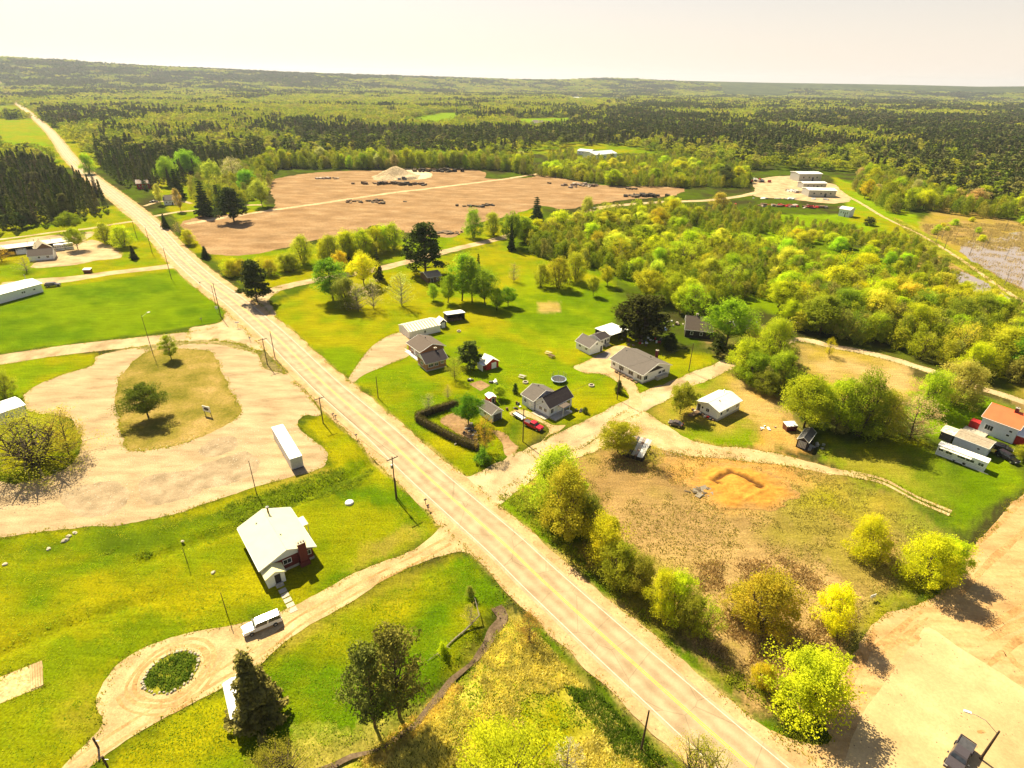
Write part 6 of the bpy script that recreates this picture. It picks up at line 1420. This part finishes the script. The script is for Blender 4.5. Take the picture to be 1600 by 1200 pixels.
pole(591,622,588,'small pole on the lawn between the highway and the brick bungalow', r=.13, arm=False)
pole(817,690,638,'utility pole in front of the red pickup', r=.14, arm=False)
pole(964,624,574,'utility pole beside the gravel drive of the large white bungalow', r=.13, arm=False)
pole(1076,580,535,'utility pole on the grass behind the large white bungalow', r=.13, arm=False)
pole(1002,1170,1106,'dark utility pole on the near verge of the highway at the bottom', r=.16, arm=False, light=False)
pole(1532,1186,1122,'leaning-looking street lamp with a white head beside the dark grey pickup', arm=False, lamp=True, light=3.4, r=.17, ang=R(-115))
pole(293,880,852,'thin pole on the lawn left of the brick house', arm=False, r=.07)
pole(355,960,922,'thin clothesline pole on the lawn near the south-west drive', arm=False, r=.07)
pole(1600,1205,1196,'post at the bottom right corner', arm=False, r=.06)
for p, ty, lb in (((154,1169),1150,'wooden gate post left of the south-west drive'), ((168,1198),1178,'wooden gate post right of the south-west drive')):
    b = G(*p); e = empty('gate_post', (b.x, b.y, 0), label=lb, cat='post'); MB().tube([(0,0,-.2),(0,0,2.2)], .13, 8).build('post', M['pole'], e); MB().box(-.05,.6,-.02,.02,1.5,1.6).build('bracket', M['grey_metal'], e)
def wire(i, j, di=0, dj=0, label=None):
    (a, ha, aa), (b, hb, ab) = POLES[i], POLES[j]
    pa = Vector((a.x + math.cos(aa) * di, a.y + math.sin(aa) * di, ha - .25)); pb = Vector((b.x + math.cos(ab) * dj, b.y + math.sin(ab) * dj, hb - .25)); L = (pa - pb).length
    pts = []
    for k in range(13):
        t = k / 12; q = pa.lerp(pb, t); q.z -= 4 * t * (1 - t) * L * .018; pts.append(q)
    tag(MB().tube(pts, .026, 4).build('power_line', M['wire']), label or 'thin power line strung between highway poles', 'power line', 'power lines')
for d_ in (-1.1, 1.1): wire(0, 1, d_, d_, 'power line between the two crossarm poles, %s strand' % ('near' if d_ > 0 else 'far')); wire(1, 5, d_, d_, 'power line from the lot corner pole to the weed strip pole, %s strand' % ('near' if d_ > 0 else 'far'))
wire(13, 14, 0, 0, 'power line over the lawn from the red pickup pole to the bungalow pole'); wire(14, 15, 0, 0, 'power line from the gravel-drive pole to the pole behind the bungalow'); wire(7, 9, 0, 0, 'power line from the lawn corner pole up the west verge')

# ------------------------------------------------------------ hedge
def hedge():
    path = resample(W2([(714,634),(684,643),(654,653),(652,658),(668,667),(700,684),(728,697),(746,703)]), .5, False)
    e = empty('clipped_hedge', (path[0][0], path[0][1], 0), label='dark clipped hedge bent around the small garage and its garden', cat='hedge'); g = np.random.default_rng(3); o = np.array([path[0][0], path[0][1], 0])
    pts = []
    for q in path:
        n = 130; a = g.uniform(-1, 1, (n, 3)); k = g.integers(0, 3, n); sgn = np.sign(a[np.arange(n), k]); sgn[k == 2] = 1; a[np.arange(n), k] = sgn * g.uniform(.85, 1, n)
        pts.append(np.array([q[0], q[1], .95]) - o + a * np.array([.75, .75, .95]))
    V, Fq = quads(np.vstack(pts), .2, 4); c = link('foliage', npmesh('hedge_foliage', V, Fq, M['leaf']), e); c.color = (.11, .10, .022, 1)
    mb = MB(); 
    for q in path[::2]: mb.box(q[0] - o[0] - .45, q[0] - o[0] + .45, q[1] - o[1] - .45, q[1] - o[1] + .45, 0, 1.6)
    mb.build('twig_core', M['bark'], e)
hedge()

# ------------------------------------------------------------ yard things
def rock(name, p, s, label, m='stone', seed=0, group=None, flat=.6):
    g = random.Random(seed); c = G(*p); mb = MB(); V = []; n = 7
    prof = [(.8, -.15), (1, .25), (.8, .7), (.4, 1.0)]
    for r_, z in prof:
        for k in range(n): a = 6.283 * k / n; rr = r_ * g.uniform(.75, 1.2); V.append((rr * s * math.cos(a), rr * s * math.sin(a) * .75, z * s * flat * g.uniform(.85, 1.15)))
    f = [(i * n + k, i * n + (k + 1) % n, (i + 1) * n + (k + 1) % n, (i + 1) * n + k) for i in range(3) for k in range(n)] + [tuple(3 * n + k for k in range(n))]
    o = MB().add(V, f).build(name, M[m]); o.location = (c.x, c.y, 0); o.rotation_euler = (0, 0, g.uniform(0, 6.28)); return tag(o, label, 'rock', group)
for i, (p, s, lb) in enumerate((((102,845),.7,'pale boulder on the lawn below the gravel lot, largest of the row'), ((108,838),.55,'flat pale stone right behind the largest boulder of the lawn row'), ((117,833),.5,'flat stone at the right end of the boulder row'), ((76,858),.5,'dark-shaded stone on the lawn left of the boulder row'), ((8,882),.5,'low stone at the left edge of the lawn'), ((333,895),.45,'pale stone cover on the lawn left of the brick house'), ((285,846),.35,'white stone at the ditch by the thin lawn pole'))):
    rock('boulder', p, s, lb, seed=i)
lpw = resample(W2(lp), .55, True)
ring = empty('stone_ring', (*G(266,1051).xy, 0), label='ring of pale field stones around the grassy island of the drive loop', cat='stone ring')
for i, q in enumerate(lpw):
    o = rock('stone', (800, 800), rnd.uniform(.16, .34), None, seed=50 + i, flat=.7); o.location = (q[0] - ring.location.x + rnd.uniform(-.15, .15), q[1] - ring.location.y + rnd.uniform(-.15, .15), .05); o.parent = ring
    if 'category' in o: del o['category']
def simple(name, p, label, cat, rz=0, z=0):
    c = G(*p); return empty(name, (c.x, c.y, z), rz, label=label, cat=cat)
e = simple('septic_cover', (587 - 41, 786), 'round white cover on the lawn right of the brick house', 'cover'); MB().lathe([(.8, 0), (.85, .25), (.7, .4), (.1, .48)], 20).build('lid', M['trim'], e); MB().lathe([(.9, -.05), (.9, .1)], 20).build('rim', M['concrete'], e)
# sign on the island
e = simple('sign_board', (325, 649), 'white framed sign board with a dark oval on the grass island', 'sign', R(-20))
MB().box(-1.2, 1.2, -.05, .05, 1.1, 2.7).build('board', M['trim'], e)
ov = MB(); n_ = 20; ov.add([(.8 * math.cos(6.283 * k / n_), -.07, 1.9 + .45 * math.sin(6.283 * k / n_)) for k in range(n_)] + [(.8 * math.cos(6.283 * k / n_), -.051, 1.9 + .45 * math.sin(6.283 * k / n_)) for k in range(n_)], [tuple(range(n_))] + [(k, k + n_, (k + 1) % n_ + n_, (k + 1) % n_) for k in range(n_)]); ov.build('oval', M['charcoal'], e)
for x in (-1.0, 1.0): MB().box(x - .06, x + .06, .052, .17, -.2, 2.2).build('post', M['brown_wood'], e)
def mailbox(p, lb, n=1):
    e = simple('mailbox', p, lb, 'mailbox', R(35))
    MB().box(-.05, .05, -.05, .05, -.2, 1.1).build('post', M['pole'], e)
    MB().tube([(-.28, 0, 1.25), (.28, 0, 1.25)], .16, 10).build('box', M['charcoal'], e); MB().box(.1, .14, .16, .2, 1.25, 1.5).build('flag', M['red_paint'], e)
for p, lb in (((521,653),'dark mailbox at the highway corner of the gravel lot, left of two'), ((525,656),'dark mailbox at the highway corner of the gravel lot, right of two'), ((557,686),'small post box on the highway verge below the lot corner'), ((665,788),'roadside mailbox before the south-west drive, upper of two'), ((669,797),'roadside mailbox before the south-west drive, lower of two'), ((391,533),'sign post at the side-road junction'), ((315,503),'small dark post on the lawn edge at the side road'), ((313,446),'small mailbox on the highway verge of the bright lawn')):
    mailbox(p, lb)
def slabsign(p, h, w, hh, lb, m='trim'):
    e = simple('road_sign', p, lb, 'sign', R(20)); MB().tube([(0,0,-.2),(0,0,h)], .05, 6).build('post', M['grey_metal'], e); MB().box(-w/2, w/2, -.03, .03, h - hh, h).build('plate', M[m], e)
slabsign((340,489), 2.6, .9, .9, 'white road sign at the lawn corner of the junction'); slabsign((372,512), 2.2, 1.4, .5, 'low white sign in the middle of the side-road mouth'); slabsign((397,452), 2.6, 1.5, .5, 'white sign at the gravel-road corner under the pine')
slabsign((1362,937), 1.2, 1.2, .6, 'small white notice board leaning in the grass by the dirt lot')
# trampoline
e = simple('trampoline', (873, 596), 'round blue-rimmed trampoline with a net on the lawn', 'trampoline')
MB().tube([(2.08 * math.cos(6.283 * k / 28), 2.08 * math.sin(6.283 * k / 28), .82) for k in range(29)], .13, 6).build('rim_pad', mat('pale_blue_pad', (.5,.6,.8), .6), e); MB().lathe([(1.98, .78), (1.98, .80)], 28).build('mat', M['charcoal'], e)
for k in range(8):
    a = 6.283 * k / 8; MB().tube([(2.05 * math.cos(a), 2.05 * math.sin(a), 0), (2.05 * math.cos(a), 2.05 * math.sin(a), 2.5)], .035, 5).build('net_pole', M['grey_metal'], e)
net = MB()
for k in range(36): a = 6.283 * k / 36; net.tube([(2.0 * math.cos(a), 2.0 * math.sin(a), .86), (2.0 * math.cos(a), 2.0 * math.sin(a), 2.4)], .008, 3, False)
for z in (1.2, 1.6, 2.0, 2.4): net.tube([(2.0 * math.cos(6.283 * k / 24), 2.0 * math.sin(6.283 * k / 24), z) for k in range(25)], .01, 3, False)
tag(net.build('net', M['charcoal'], e), kind='stuff')
def table(p, lb, rz, m='brown_wood'):
    e = simple('picnic_table', p, lb, 'picnic table', rz)
    for k in range(4): MB().box(-.95, .95, -.4 + k * .2, -.22 + k * .2, .72, .76).build('plank', M[m], e)
    for s in (-1, 1):
        MB().box(-.95, .95, s * .75 - .14, s * .75 + .14, .42, .46).build('bench', M[m], e); MB().box(s * .7 - .05, s * .7 + .05, -.8, .8, .36, .418).build('brace', M[m], e)
        for t in (-1, 1): MB().tube([(s * .7, t * .25, .71), (s * .7, t * .6, 0)], .05, 4).build('leg', M[m], e)
table((857,553), 'wooden picnic table on the lawn left of the white garage', R(-35), 'straw_wood' if 'straw_wood' in M else 'brown_wood')
table((862,558), 'second picnic table, right behind the first on the lawn', R(-50))
table((816,590), 'wooden bench table behind the blue-white house', R(-30), 'concrete')
def firepit(p, r, lb):
    e = simple('ring_planter', p, lb, 'fire pit'); MB().lathe([(r, 0), (r, .4), (r * .75, .4), (r * .75, .05)], 14).build('ring', M['stone'], e); MB().lathe([(r * .7, 0), (r * .7, .1)], 10).build('ash', M['charcoal'], e)
firepit((924,603), .8, 'small pale fire ring on the lawn right of the trampoline'); firepit((717,518), .7, 'small dark fire ring on the grass before the dark open shed'); firepit((821,598), .8, 'round pale planter at the end of the bench table')
def clutter(name, p, n, spread, lb, cat, mats, size=(.3, .9), seed=1, h=(.2, .8)):
    g = random.Random(seed); e = simple(name, p, lb, cat)
    for k in range(n):
        x, y, w_, d_, hh = g.gauss(0, spread[0]), g.gauss(0, spread[1]), g.uniform(*size), g.uniform(*size), g.uniform(*h)
        o = MB().box(-w_/2, w_/2, -d_/2, d_/2, 0, hh).build('piece', M[g.choice(mats)], e); o.location = (x, y, g.uniform(-.02, .05)); o.rotation_euler = (g.uniform(-.15, .15), g.uniform(-.15, .15), g.uniform(0, 3.1))
clutter('junk_pile', (1004,533), 26, (4.2, 2.0), 'strewn pale and red clutter under the huge pine', 'clutter', ['concrete','rust','red_paint','trim','charcoal','brown_wood'], seed=2)
clutter('junk_pile', (1045,507), 12, (3, 2), 'pale clutter heap between the huge pine and the cabin', 'clutter', ['concrete','trim','brown_wood','rust'], seed=3)
clutter('blue_tarp_pile', (1041,516), 5, (1, .8), 'bright blue and white tarp bundle beside the huge pine', 'tarp', ['tarp'] if 'tarp' in M else ['trim'], seed=4)
clutter('garden_clutter', (802,638), 9, (1.4, .8), 'small garden furniture clutter beside the blue-white house', 'clutter', ['trim','charcoal','brown_wood'], (.2,.6), 5)
clutter('garden_clutter', (733,682), 16, (1.6, 2.0), 'dark stones and pots inside the clipped hedge', 'clutter', ['charcoal','concrete','stone'], (.3,.8), 6, (.1,.4))
clutter('garden_clutter', (735,595), 4, (.8, .6), 'dark grill and chair at the patio corner', 'clutter', ['charcoal','trim'], (.4,.9), 7)
clutter('garden_clutter', (772,598), 4, (.9, .6), 'pale bench and table right of the patio', 'clutter', ['trim','charcoal'], (.4,1.0), 8)
clutter('toy_clutter', (893,640), 9, (2.2, .8), 'dark and white things scattered before the blue-white house', 'clutter', ['charcoal','trim','charcoal'], (.3,.8), 9, (.2,.6))
clutter('timber_pile', (1198,671), 7, (1.6, .6), 'white and orange scraps on the grass right of the metal-roofed house', 'clutter', ['trim','rust','trim'], (.2,.9), 10, (.05,.2))
clutter('junk_pile', (1275,698), 10, (1.2, .8), 'grey scrap leaning beside the black shed', 'clutter', ['grey_metal','charcoal','concrete'], (.3,.9), 11)
clutter('dead_branch_pile', (1100,769), 34, (1.5, .9), 'pile of grey dead branches beside the excavated sand', 'brush pile', ['grey_bark','bark'], (.05,1.6), 12, (.05,.15))
clutter('log_pile', (905,290), 30, (9, 5), 'heap of rubble and stumps at the right of the bare field', 'rubble heap', ['brown_wood','rust','stone','bark'], (1,3.5), 13, (.6,2))
clutter('log_pile', (1005,307), 30, (9, 2), 'long dark log stack right of the bare field', 'log pile', ['bark','dark_wood'], (1,4), 14, (.8,2.2))
clutter('log_pile', (985,296), 8, (3, 1), 'small dark heap left of the long log stack', 'log pile', ['bark','dark_wood'], (1,3), 15, (.6,1.2))
clutter('log_pile', (685,268), 26, (11, 2.5), 'dark soil and stump bank right of the sand pile', 'stump bank', ['bark','dark_wood'], (1.5,4), 16, (1,3))
clutter('log_pile', (620,288), 40, (15, 2.5), 'dark ridge of stumps below the sand pile', 'stump bank', ['bark','brown_wood','dark_wood'], (1.5,4), 17, (.8,2.2))
clutter('log_pile', (580,315), 26, (9, 3.5), 'scattered stumps in the middle of the bare field', 'stump heap', ['bark','brown_wood'], (.8,3), 18, (.3,1.2))
clutter('log_pile', (510,279), 14, (5, 1.5), 'brown mounds at the upper left of the bare field', 'earth heap', ['brown_wood','rust'], (1.5,3), 19, (.6,1.6))
clutter('log_pile', (740,323), 12, (4, 1.5), 'dark stump heap at the lower right of the bare field, left of two', 'stump heap', ['bark','dark_wood'], (1,3), 20, (.4,1.2))
clutter('log_pile', (760,321), 8, (2.5, 1), 'dark stump heap at the lower right of the bare field, right of two', 'stump heap', ['bark','dark_wood'], (1,3), 21, (.4,1.2))
clutter('log_pile', (705,364), 24, (7, 2), 'scattered roots at the bottom edge of the bare field', 'root heap', ['bark','brown_wood'], (.8,3), 22, (.3,.9))
clutter('machinery_row', (1165,283), 22, (9, 4), 'clutter of machines at the left of the industrial yard', 'machinery', ['rust','charcoal','trim','red_paint'], (1.5,4), 23, (1,2.5))
clutter('machinery_row', (1243,300), 10, (4, 2), 'small machines before the warehouses', 'machinery', ['rust','grey_metal','trim'], (1,2.5), 24, (.8,1.8))
clutter('log_pile', (1250,323), 40, (15, 2.5), 'rusty red log and scrap rows below the industrial yard', 'scrap rows', ['rust','red_paint','brown_wood'], (1,5), 25, (.4,1.3))
clutter('scrap_row', (1232,311), 14, (10, .8), 'pale pipes along the front of the industrial yard', 'pipes', ['grey_metal','trim'], (1,4), 26, (.4,.9))
clutter('parked_boat_heap', (1442,447), 3, (.6,.4), 'pale upturned boat at the edge of the pond', 'boat', ['trim'], (1,2.5), 27, (.3,.6))
clutter('junk_pile', (1233,505), 12, (3,1), 'pale clutter on the lane among the trees', 'clutter', ['trim','rust','charcoal'], (.5,1.5), 28)
clutter('junk_pile', (1084,372), 8, (5,2), 'pale scraps in the clearing of the wood', 'clutter', ['concrete','trim'], (.8,2.5), 29, (.2,.6))
# sand heap
def heap(p, r, hh, lb, m, name='sand_heap', seed=0):
    c = G(*p); n = 28; xs, ys = np.meshgrid(np.linspace(-1, 1, n), np.linspace(-1, 1, n)); x = xs.ravel() * r; y = ys.ravel() * r; rr = np.hypot(xs, ys).ravel()
    z = hh * np.clip(1 - rr * (1 + .35 * (fbm(x, y, r * .7, 2, seed) - .5) * 2), 0, 1) ** 1.1 + (fbm(x, y, r * .25, 2, seed + 3) - .5) * hh * .12 - .1
    z = np.where(rr > .98, -.3, z); i = np.arange(n - 1)[:, None] * n + np.arange(n - 1)[None, :]; Fq = np.stack([i, i + 1, i + n + 1, i + n], -1).reshape(-1, 4)
    o = link(name, npmesh(name, np.stack([x, y, z], 1), Fq, m, True)); o.location = (c.x, c.y, 0); tag(o, lb, 'sand heap')
sandm = groundmat('heap_sand', [(.36,.28,.18),(.46,.36,.24)], .6, 4)
heap((620,276), 22, 9, 'tall pale sand heap at the back of the bare field', sandm); heap((636,277), 12, 4, 'lower sand heap on the right shoulder of the tall one', sandm, seed=5); heap((606,279), 13, 3.5, 'lower sand heap on the left shoulder of the tall one', sandm, seed=8)
clutter('loader_machine', (626,281), 5, (2,1), 'small dark loader at the foot of the sand heap', 'loader', ['rust','charcoal'], (1.5,3), 30, (1,2.5))
# fallen branch
e = simple('fallen_branch', (735,978), 'long pale fallen branch lying on the lawn by the stream', 'branch'); 
b0 = G(735,978); P_ = [G(742,945) - b0, G(749,968) - b0, G(728,985) - b0, G(712,998) - b0, G(693,1016) - b0, G(668,1034) - b0]
for q in P_: q.z = .18
P_[0].z = 1.6; P_[1].z = .9
MB().tube(P_, [.05, .12, .14, .12, .08, .03], 6).build('limb', M['grey_bark'], e)
tw = MB()
for k in range(26):
    i = k % 5; s = P_[i].lerp(P_[i + 1], rnd.random()); tw.tube([s, s + Vector((rnd.uniform(-1, 1), rnd.uniform(-1, 1), rnd.uniform(.1, .9)))], [.03, .01], 3, False)
tw.build('twigs', M['grey_bark'], e)
# garden fence posts, plot rows
e = simple('garden_rows', (57, 1058), 'raised planting rows at the right end of the sandy garden plot', 'garden bed', 0)
for k in range(5):
    a, b = G(48 + k * 4, 1040 - k * 1.6), G(50 + k * 4, 1078 - k * 1.6); c = G(57, 1058)
    MB().tube([a - c + Vector((0,0,.0)), b - c], .16, 6).build('row', M['drive'], e)
# ------------------------------------------------------------ loose vegetation
def tufts(name, poly, n, h, w, cols, seed, m, lab=None, avoid=()):
    g = np.random.default_rng(seed); Pw = W2(poly); xs = [p[0] for p in Pw]; ys = [p[1] for p in Pw]
    x = g.uniform(min(xs), max(xs), n * 3); y = g.uniform(min(ys), max(ys), n * 3); ok = inpoly(x, y, Pw) & (fbm(x, y, 5, 2, seed) > .42) & (segdist(x, y, HWY) > 7.5)
    for a in avoid: ok &= ~inpoly(x, y, W2(a))
    x, y = x[ok][:n], y[ok][:n]; n = len(x); z = Z(x, y) if True else 0
    k = 5; X = np.repeat(x, k) + g.normal(0, w, n * k); Y = np.repeat(y, k) + g.normal(0, w, n * k); Zz = np.repeat(z, k); hh = h * g.uniform(.5, 1.3, n * k); a = g.uniform(0, 6.28, n * k); ww = g.uniform(.06, .16, n * k)
    lean = g.normal(0, .3, (n * k, 2)) * hh[:, None]
    V = np.stack([np.c_[X - ww * np.cos(a), Y - ww * np.sin(a), Zz - .05], np.c_[X + ww * np.cos(a), Y + ww * np.sin(a), Zz - .05], np.c_[X + lean[:, 0], Y + lean[:, 1], Zz + hh]], 1).reshape(-1, 3)
    o = link(name, npmesh(name, V, np.arange(len(V)).reshape(-1, 3), M[m])); o.color = (*cols, 1); tag(o, kind='stuff')
tufts('straw_grass', [(800,965),(850,1000),(1000,1165),(1080,1240),(560,1240),(560,1180),(690,1090),(760,1010)], 9000, .38, .3, (.8,.72,.2), 1, 'dryleaf')
tufts('weeds', [(800,965),(850,1000),(1000,1165),(1080,1240),(560,1240),(560,1180),(690,1090),(760,1010)], 1800, .3, .3, (.4,.5,.03), 2, 'leaf')
tufts('weeds', [(265,820),(400,772),(520,732),(600,720),(560,760),(430,800),(230,870),(150,870)], 2600, .35, .3, (.20,.27,.015), 3, 'leaf')
tufts('dry_grass', [(860,720),(1100,700),(1290,735),(1480,820),(1350,975),(1290,1100),(1190,1105),(1090,1010),(960,890),(900,760)], 5000, .25, .35, (.45,.40,.10), 4, 'dryleaf', avoid=[[(1090,740),(1150,725),(1215,750),(1180,795),(1120,785)]])
tufts('roadside_weeds', [(780,775),(830,745),(890,850),(1000,940),(1120,1030),(1280,1130),(1250,1165),(1080,1040),(900,885)], 6000, .45, .3, (.34,.38,.03), 5, 'leaf')
tufts('roadside_weeds', [(830,985),(900,1040),(1010,1150),(1060,1220),(1000,1220),(850,1030)], 3500, .5, .25, (.12,.2,.015), 6, 'leaf')
tufts('brown_scrub', [(1090,880),(1240,870),(1340,960),(1290,1080),(1180,1070),(1090,1000)], 2600, .5, .45, (.50,.36,.16), 7, 'dryleaf')
tufts('marsh_grass', [(1440,350),(1600,350),(1640,400),(1500,385),(1450,370)], 4000, 1.0, .6, (.5,.40,.15), 8, 'dryleaf')
tufts('stream_bank_grass', [(560,1190),(690,1075),(770,985),(800,1000),(720,1080),(600,1195)], 3000, .45, .3, (.75,.6,.18), 9, 'dryleaf')
tufts('weeds', [(225,1066),(240,1082),(270,1080),(298,1060),(308,1035),(298,1020),(280,1021),(252,1034),(234,1050)], 500, .4, .2, (.14,.22,.02), 10, 'leaf')
tufts('berm_grass', [(1395,340),(1600,455),(1640,500),(1560,470),(1440,390)], 3000, .7, .5, (.3,.3,.03), 11, 'leaf')

def edge_tufts():
    g = np.random.default_rng(77); P_ = []
    for Q in EDGES:
        d = np.hypot(Q[:, 0], Q[:, 1]); Q = Q[(d < 260)]
        if len(Q) < 2: continue
        k = g.integers(0, len(Q) - 1, len(Q) * 7); t = g.uniform(0, 1, len(k))[:, None]; a, b = Q[k], Q[k + 1]; near_ = np.linalg.norm(b - a, axis=1) < 4
        P_.append((a + (b - a) * t + g.normal(0, .38, (len(k), 2)))[near_])
    P_ = np.vstack(P_); dh = segdist(P_[:, 0], P_[:, 1], HWY); P_ = P_[(dh > 5.4) & (fbm(P_[:, 0], P_[:, 1], 4, 2, 5) > .4)]; n = len(P_)
    k = 3; X = np.repeat(P_[:, 0], k) + g.normal(0, .15, n * k); Y = np.repeat(P_[:, 1], k) + g.normal(0, .15, n * k); a = g.uniform(0, 6.28, n * k); ww = g.uniform(.05, .13, n * k); hh = g.uniform(.1, .32, n * k); ln = g.normal(0, .12, (n * k, 2))
    V = np.stack([np.c_[X - ww * np.cos(a), Y - ww * np.sin(a), X * 0 - .02], np.c_[X + ww * np.cos(a), Y + ww * np.sin(a), X * 0 - .02], np.c_[X + ln[:, 0], Y + ln[:, 1], hh]], 1).reshape(-1, 3)
    o = link('verge_grass', npmesh('verge_grass', V, np.arange(len(V)).reshape(-1, 3), M['leaf'])); o.color = (.32, .33, .02, 1); tag(o, kind='stuff')
edge_tufts()
LAWNS = [[(0,850),(265,815),(400,772),(520,735),(610,710),(680,820),(420,965),(225,1005),(97,1200),(0,1240)], [(175,1185),(400,1052),(560,948),(740,872),(790,940),(700,1050),(600,1140),(430,1200)], [(545,600),(700,560),(820,560),(960,610),(880,650),(820,640),(700,720)], [(0,475),(285,424),(345,488),(330,500),(0,545)]]
for k, (L_, n_, h_, c_2) in enumerate(((LAWNS[0], 3500, .12, (.42,.46,.02)), (LAWNS[1], 2500, .12, (.36,.44,.02)), (LAWNS[2], 1500, .12, (.45,.48,.02)), (LAWNS[0], 1500, .15, (.24,.36,.02)), (LAWNS[1], 1000, .15, (.24,.36,.02)))):
    tufts('lawn_weeds', L_, n_, h_, .3, c_2, 60 + k, 'leaf', avoid=[[(365,780),(520,770),(520,930),(380,930)]])
def loose_stones(poly, n, seed, m, s=(.05, .16), hwy=None):
    g = np.random.default_rng(seed)
    if hwy is None:
        Pw = W2(poly); xs = [p[0] for p in Pw]; ys = [p[1] for p in Pw]; x = g.uniform(min(xs), max(xs), n * 2); y = g.uniform(min(ys), max(ys), n * 2); ok = inpoly(x, y, Pw) & (fbm(x, y, 6, 2, seed) > .45); x, y = x[ok], y[ok]
    else:
        Q = resample(HWY, 1.0, False); Q = Q[np.hypot(Q[:, 0], Q[:, 1]) < 220]; T = np.gradient(Q, axis=0); k = g.integers(0, len(Q), n); o = g.choice([-1, 1], n) * g.uniform(4.4, 6.4, n); x = Q[k, 0] + T[k, 1] * o; y = Q[k, 1] - T[k, 0] * o
    n = len(x); r = g.uniform(*s, n); a = g.uniform(0, 6.28, n); z0 = np.full(n, .02)
    V = np.stack([np.c_[x + r * np.cos(a + q), y + r * np.sin(a + q), z0] for q in (0, 2.1, 4.2)] + [np.c_[x + r * .2, y, z0 + r * .9]], 1).reshape(-1, 3)
    b = np.arange(n)[:, None] * 4; Fq = np.vstack([b + np.array([[0, 1, 3]]), b + np.array([[1, 2, 3]]), b + np.array([[2, 0, 3]])])
    tag(link('loose_stones', npmesh('loose_stones', V, Fq, M[m])), kind='stuff')
loose_stones([(0,760),(130,720),(190,705),(380,665),(460,660),(500,715),(330,780),(170,815),(0,830)], 1500, 41, 'stone')
loose_stones([(860,700),(1000,650),(1100,700),(1250,722),(1100,720),(950,700)], 700, 42, 'stone')
loose_stones([(1330,1020),(1450,945),(1600,790),(1600,1200),(1320,1190)], 1000, 43, 'brown_wood', (.04, .12))
loose_stones(None, 900, 44, 'brown_wood', (.04, .13), True)
g_ = random.Random(9)
for k in range(16):
    px_, py_ = g_.uniform(1445, 1640), g_.uniform(352, 452); b = G(px_, py_); hh = g_.uniform(5, 10)
    e = empty('dead_tree', (b.x, b.y, -.1), g_.uniform(0, 6), label='thin dead grey tree trunk standing in the flooded marsh', cat='tree', group='dead trees in the marsh')
    MB().tube([(0,0,0),(g_.uniform(-.2,.2),g_.uniform(-.2,.2),hh*.5),(g_.uniform(-.5,.5),g_.uniform(-.5,.5),hh)], [.16,.11,.03], 5).build('trunk', M['grey_bark'], e)
    tb = MB()
    for j in range(7): z = hh * g_.uniform(.35, .95); a = g_.uniform(0, 6.28); L_ = g_.uniform(.5, 1.6); tb.tube([(0, 0, z), (math.cos(a) * L_, math.sin(a) * L_, z + .5)], [.04, .012], 3, False)
    tb.build('branches', M['grey_bark'], e)
tufts('marsh_reeds', [(1500,385),(1600,372),(1700,400),(1700,440),(1600,455),(1540,425)], 1300, .8, .8, (.5,.38,.16), 31, 'dryleaf')
# ------------------------------------------------------------ haze
hz = MB().box(-9500, 9500, -9500, 12000, -75, 215).build('haze', None); tag(hz, kind='stuff')
hm = bpy.data.materials.new('haze'); hm.use_nodes = True; hn = hm.node_tree.nodes; hn.remove(hn['Principled BSDF'])
pv = hn.new('ShaderNodeVolumePrincipled'); pv.inputs['Color'].default_value = (.74,.83,1,1); pv.inputs['Density'].default_value = HAZE; pv.inputs['Anisotropy'].default_value = .3
hm.node_tree.links.new(pv.outputs[0], hn['Material Output'].inputs['Volume']); hz.data.materials.append(hm)
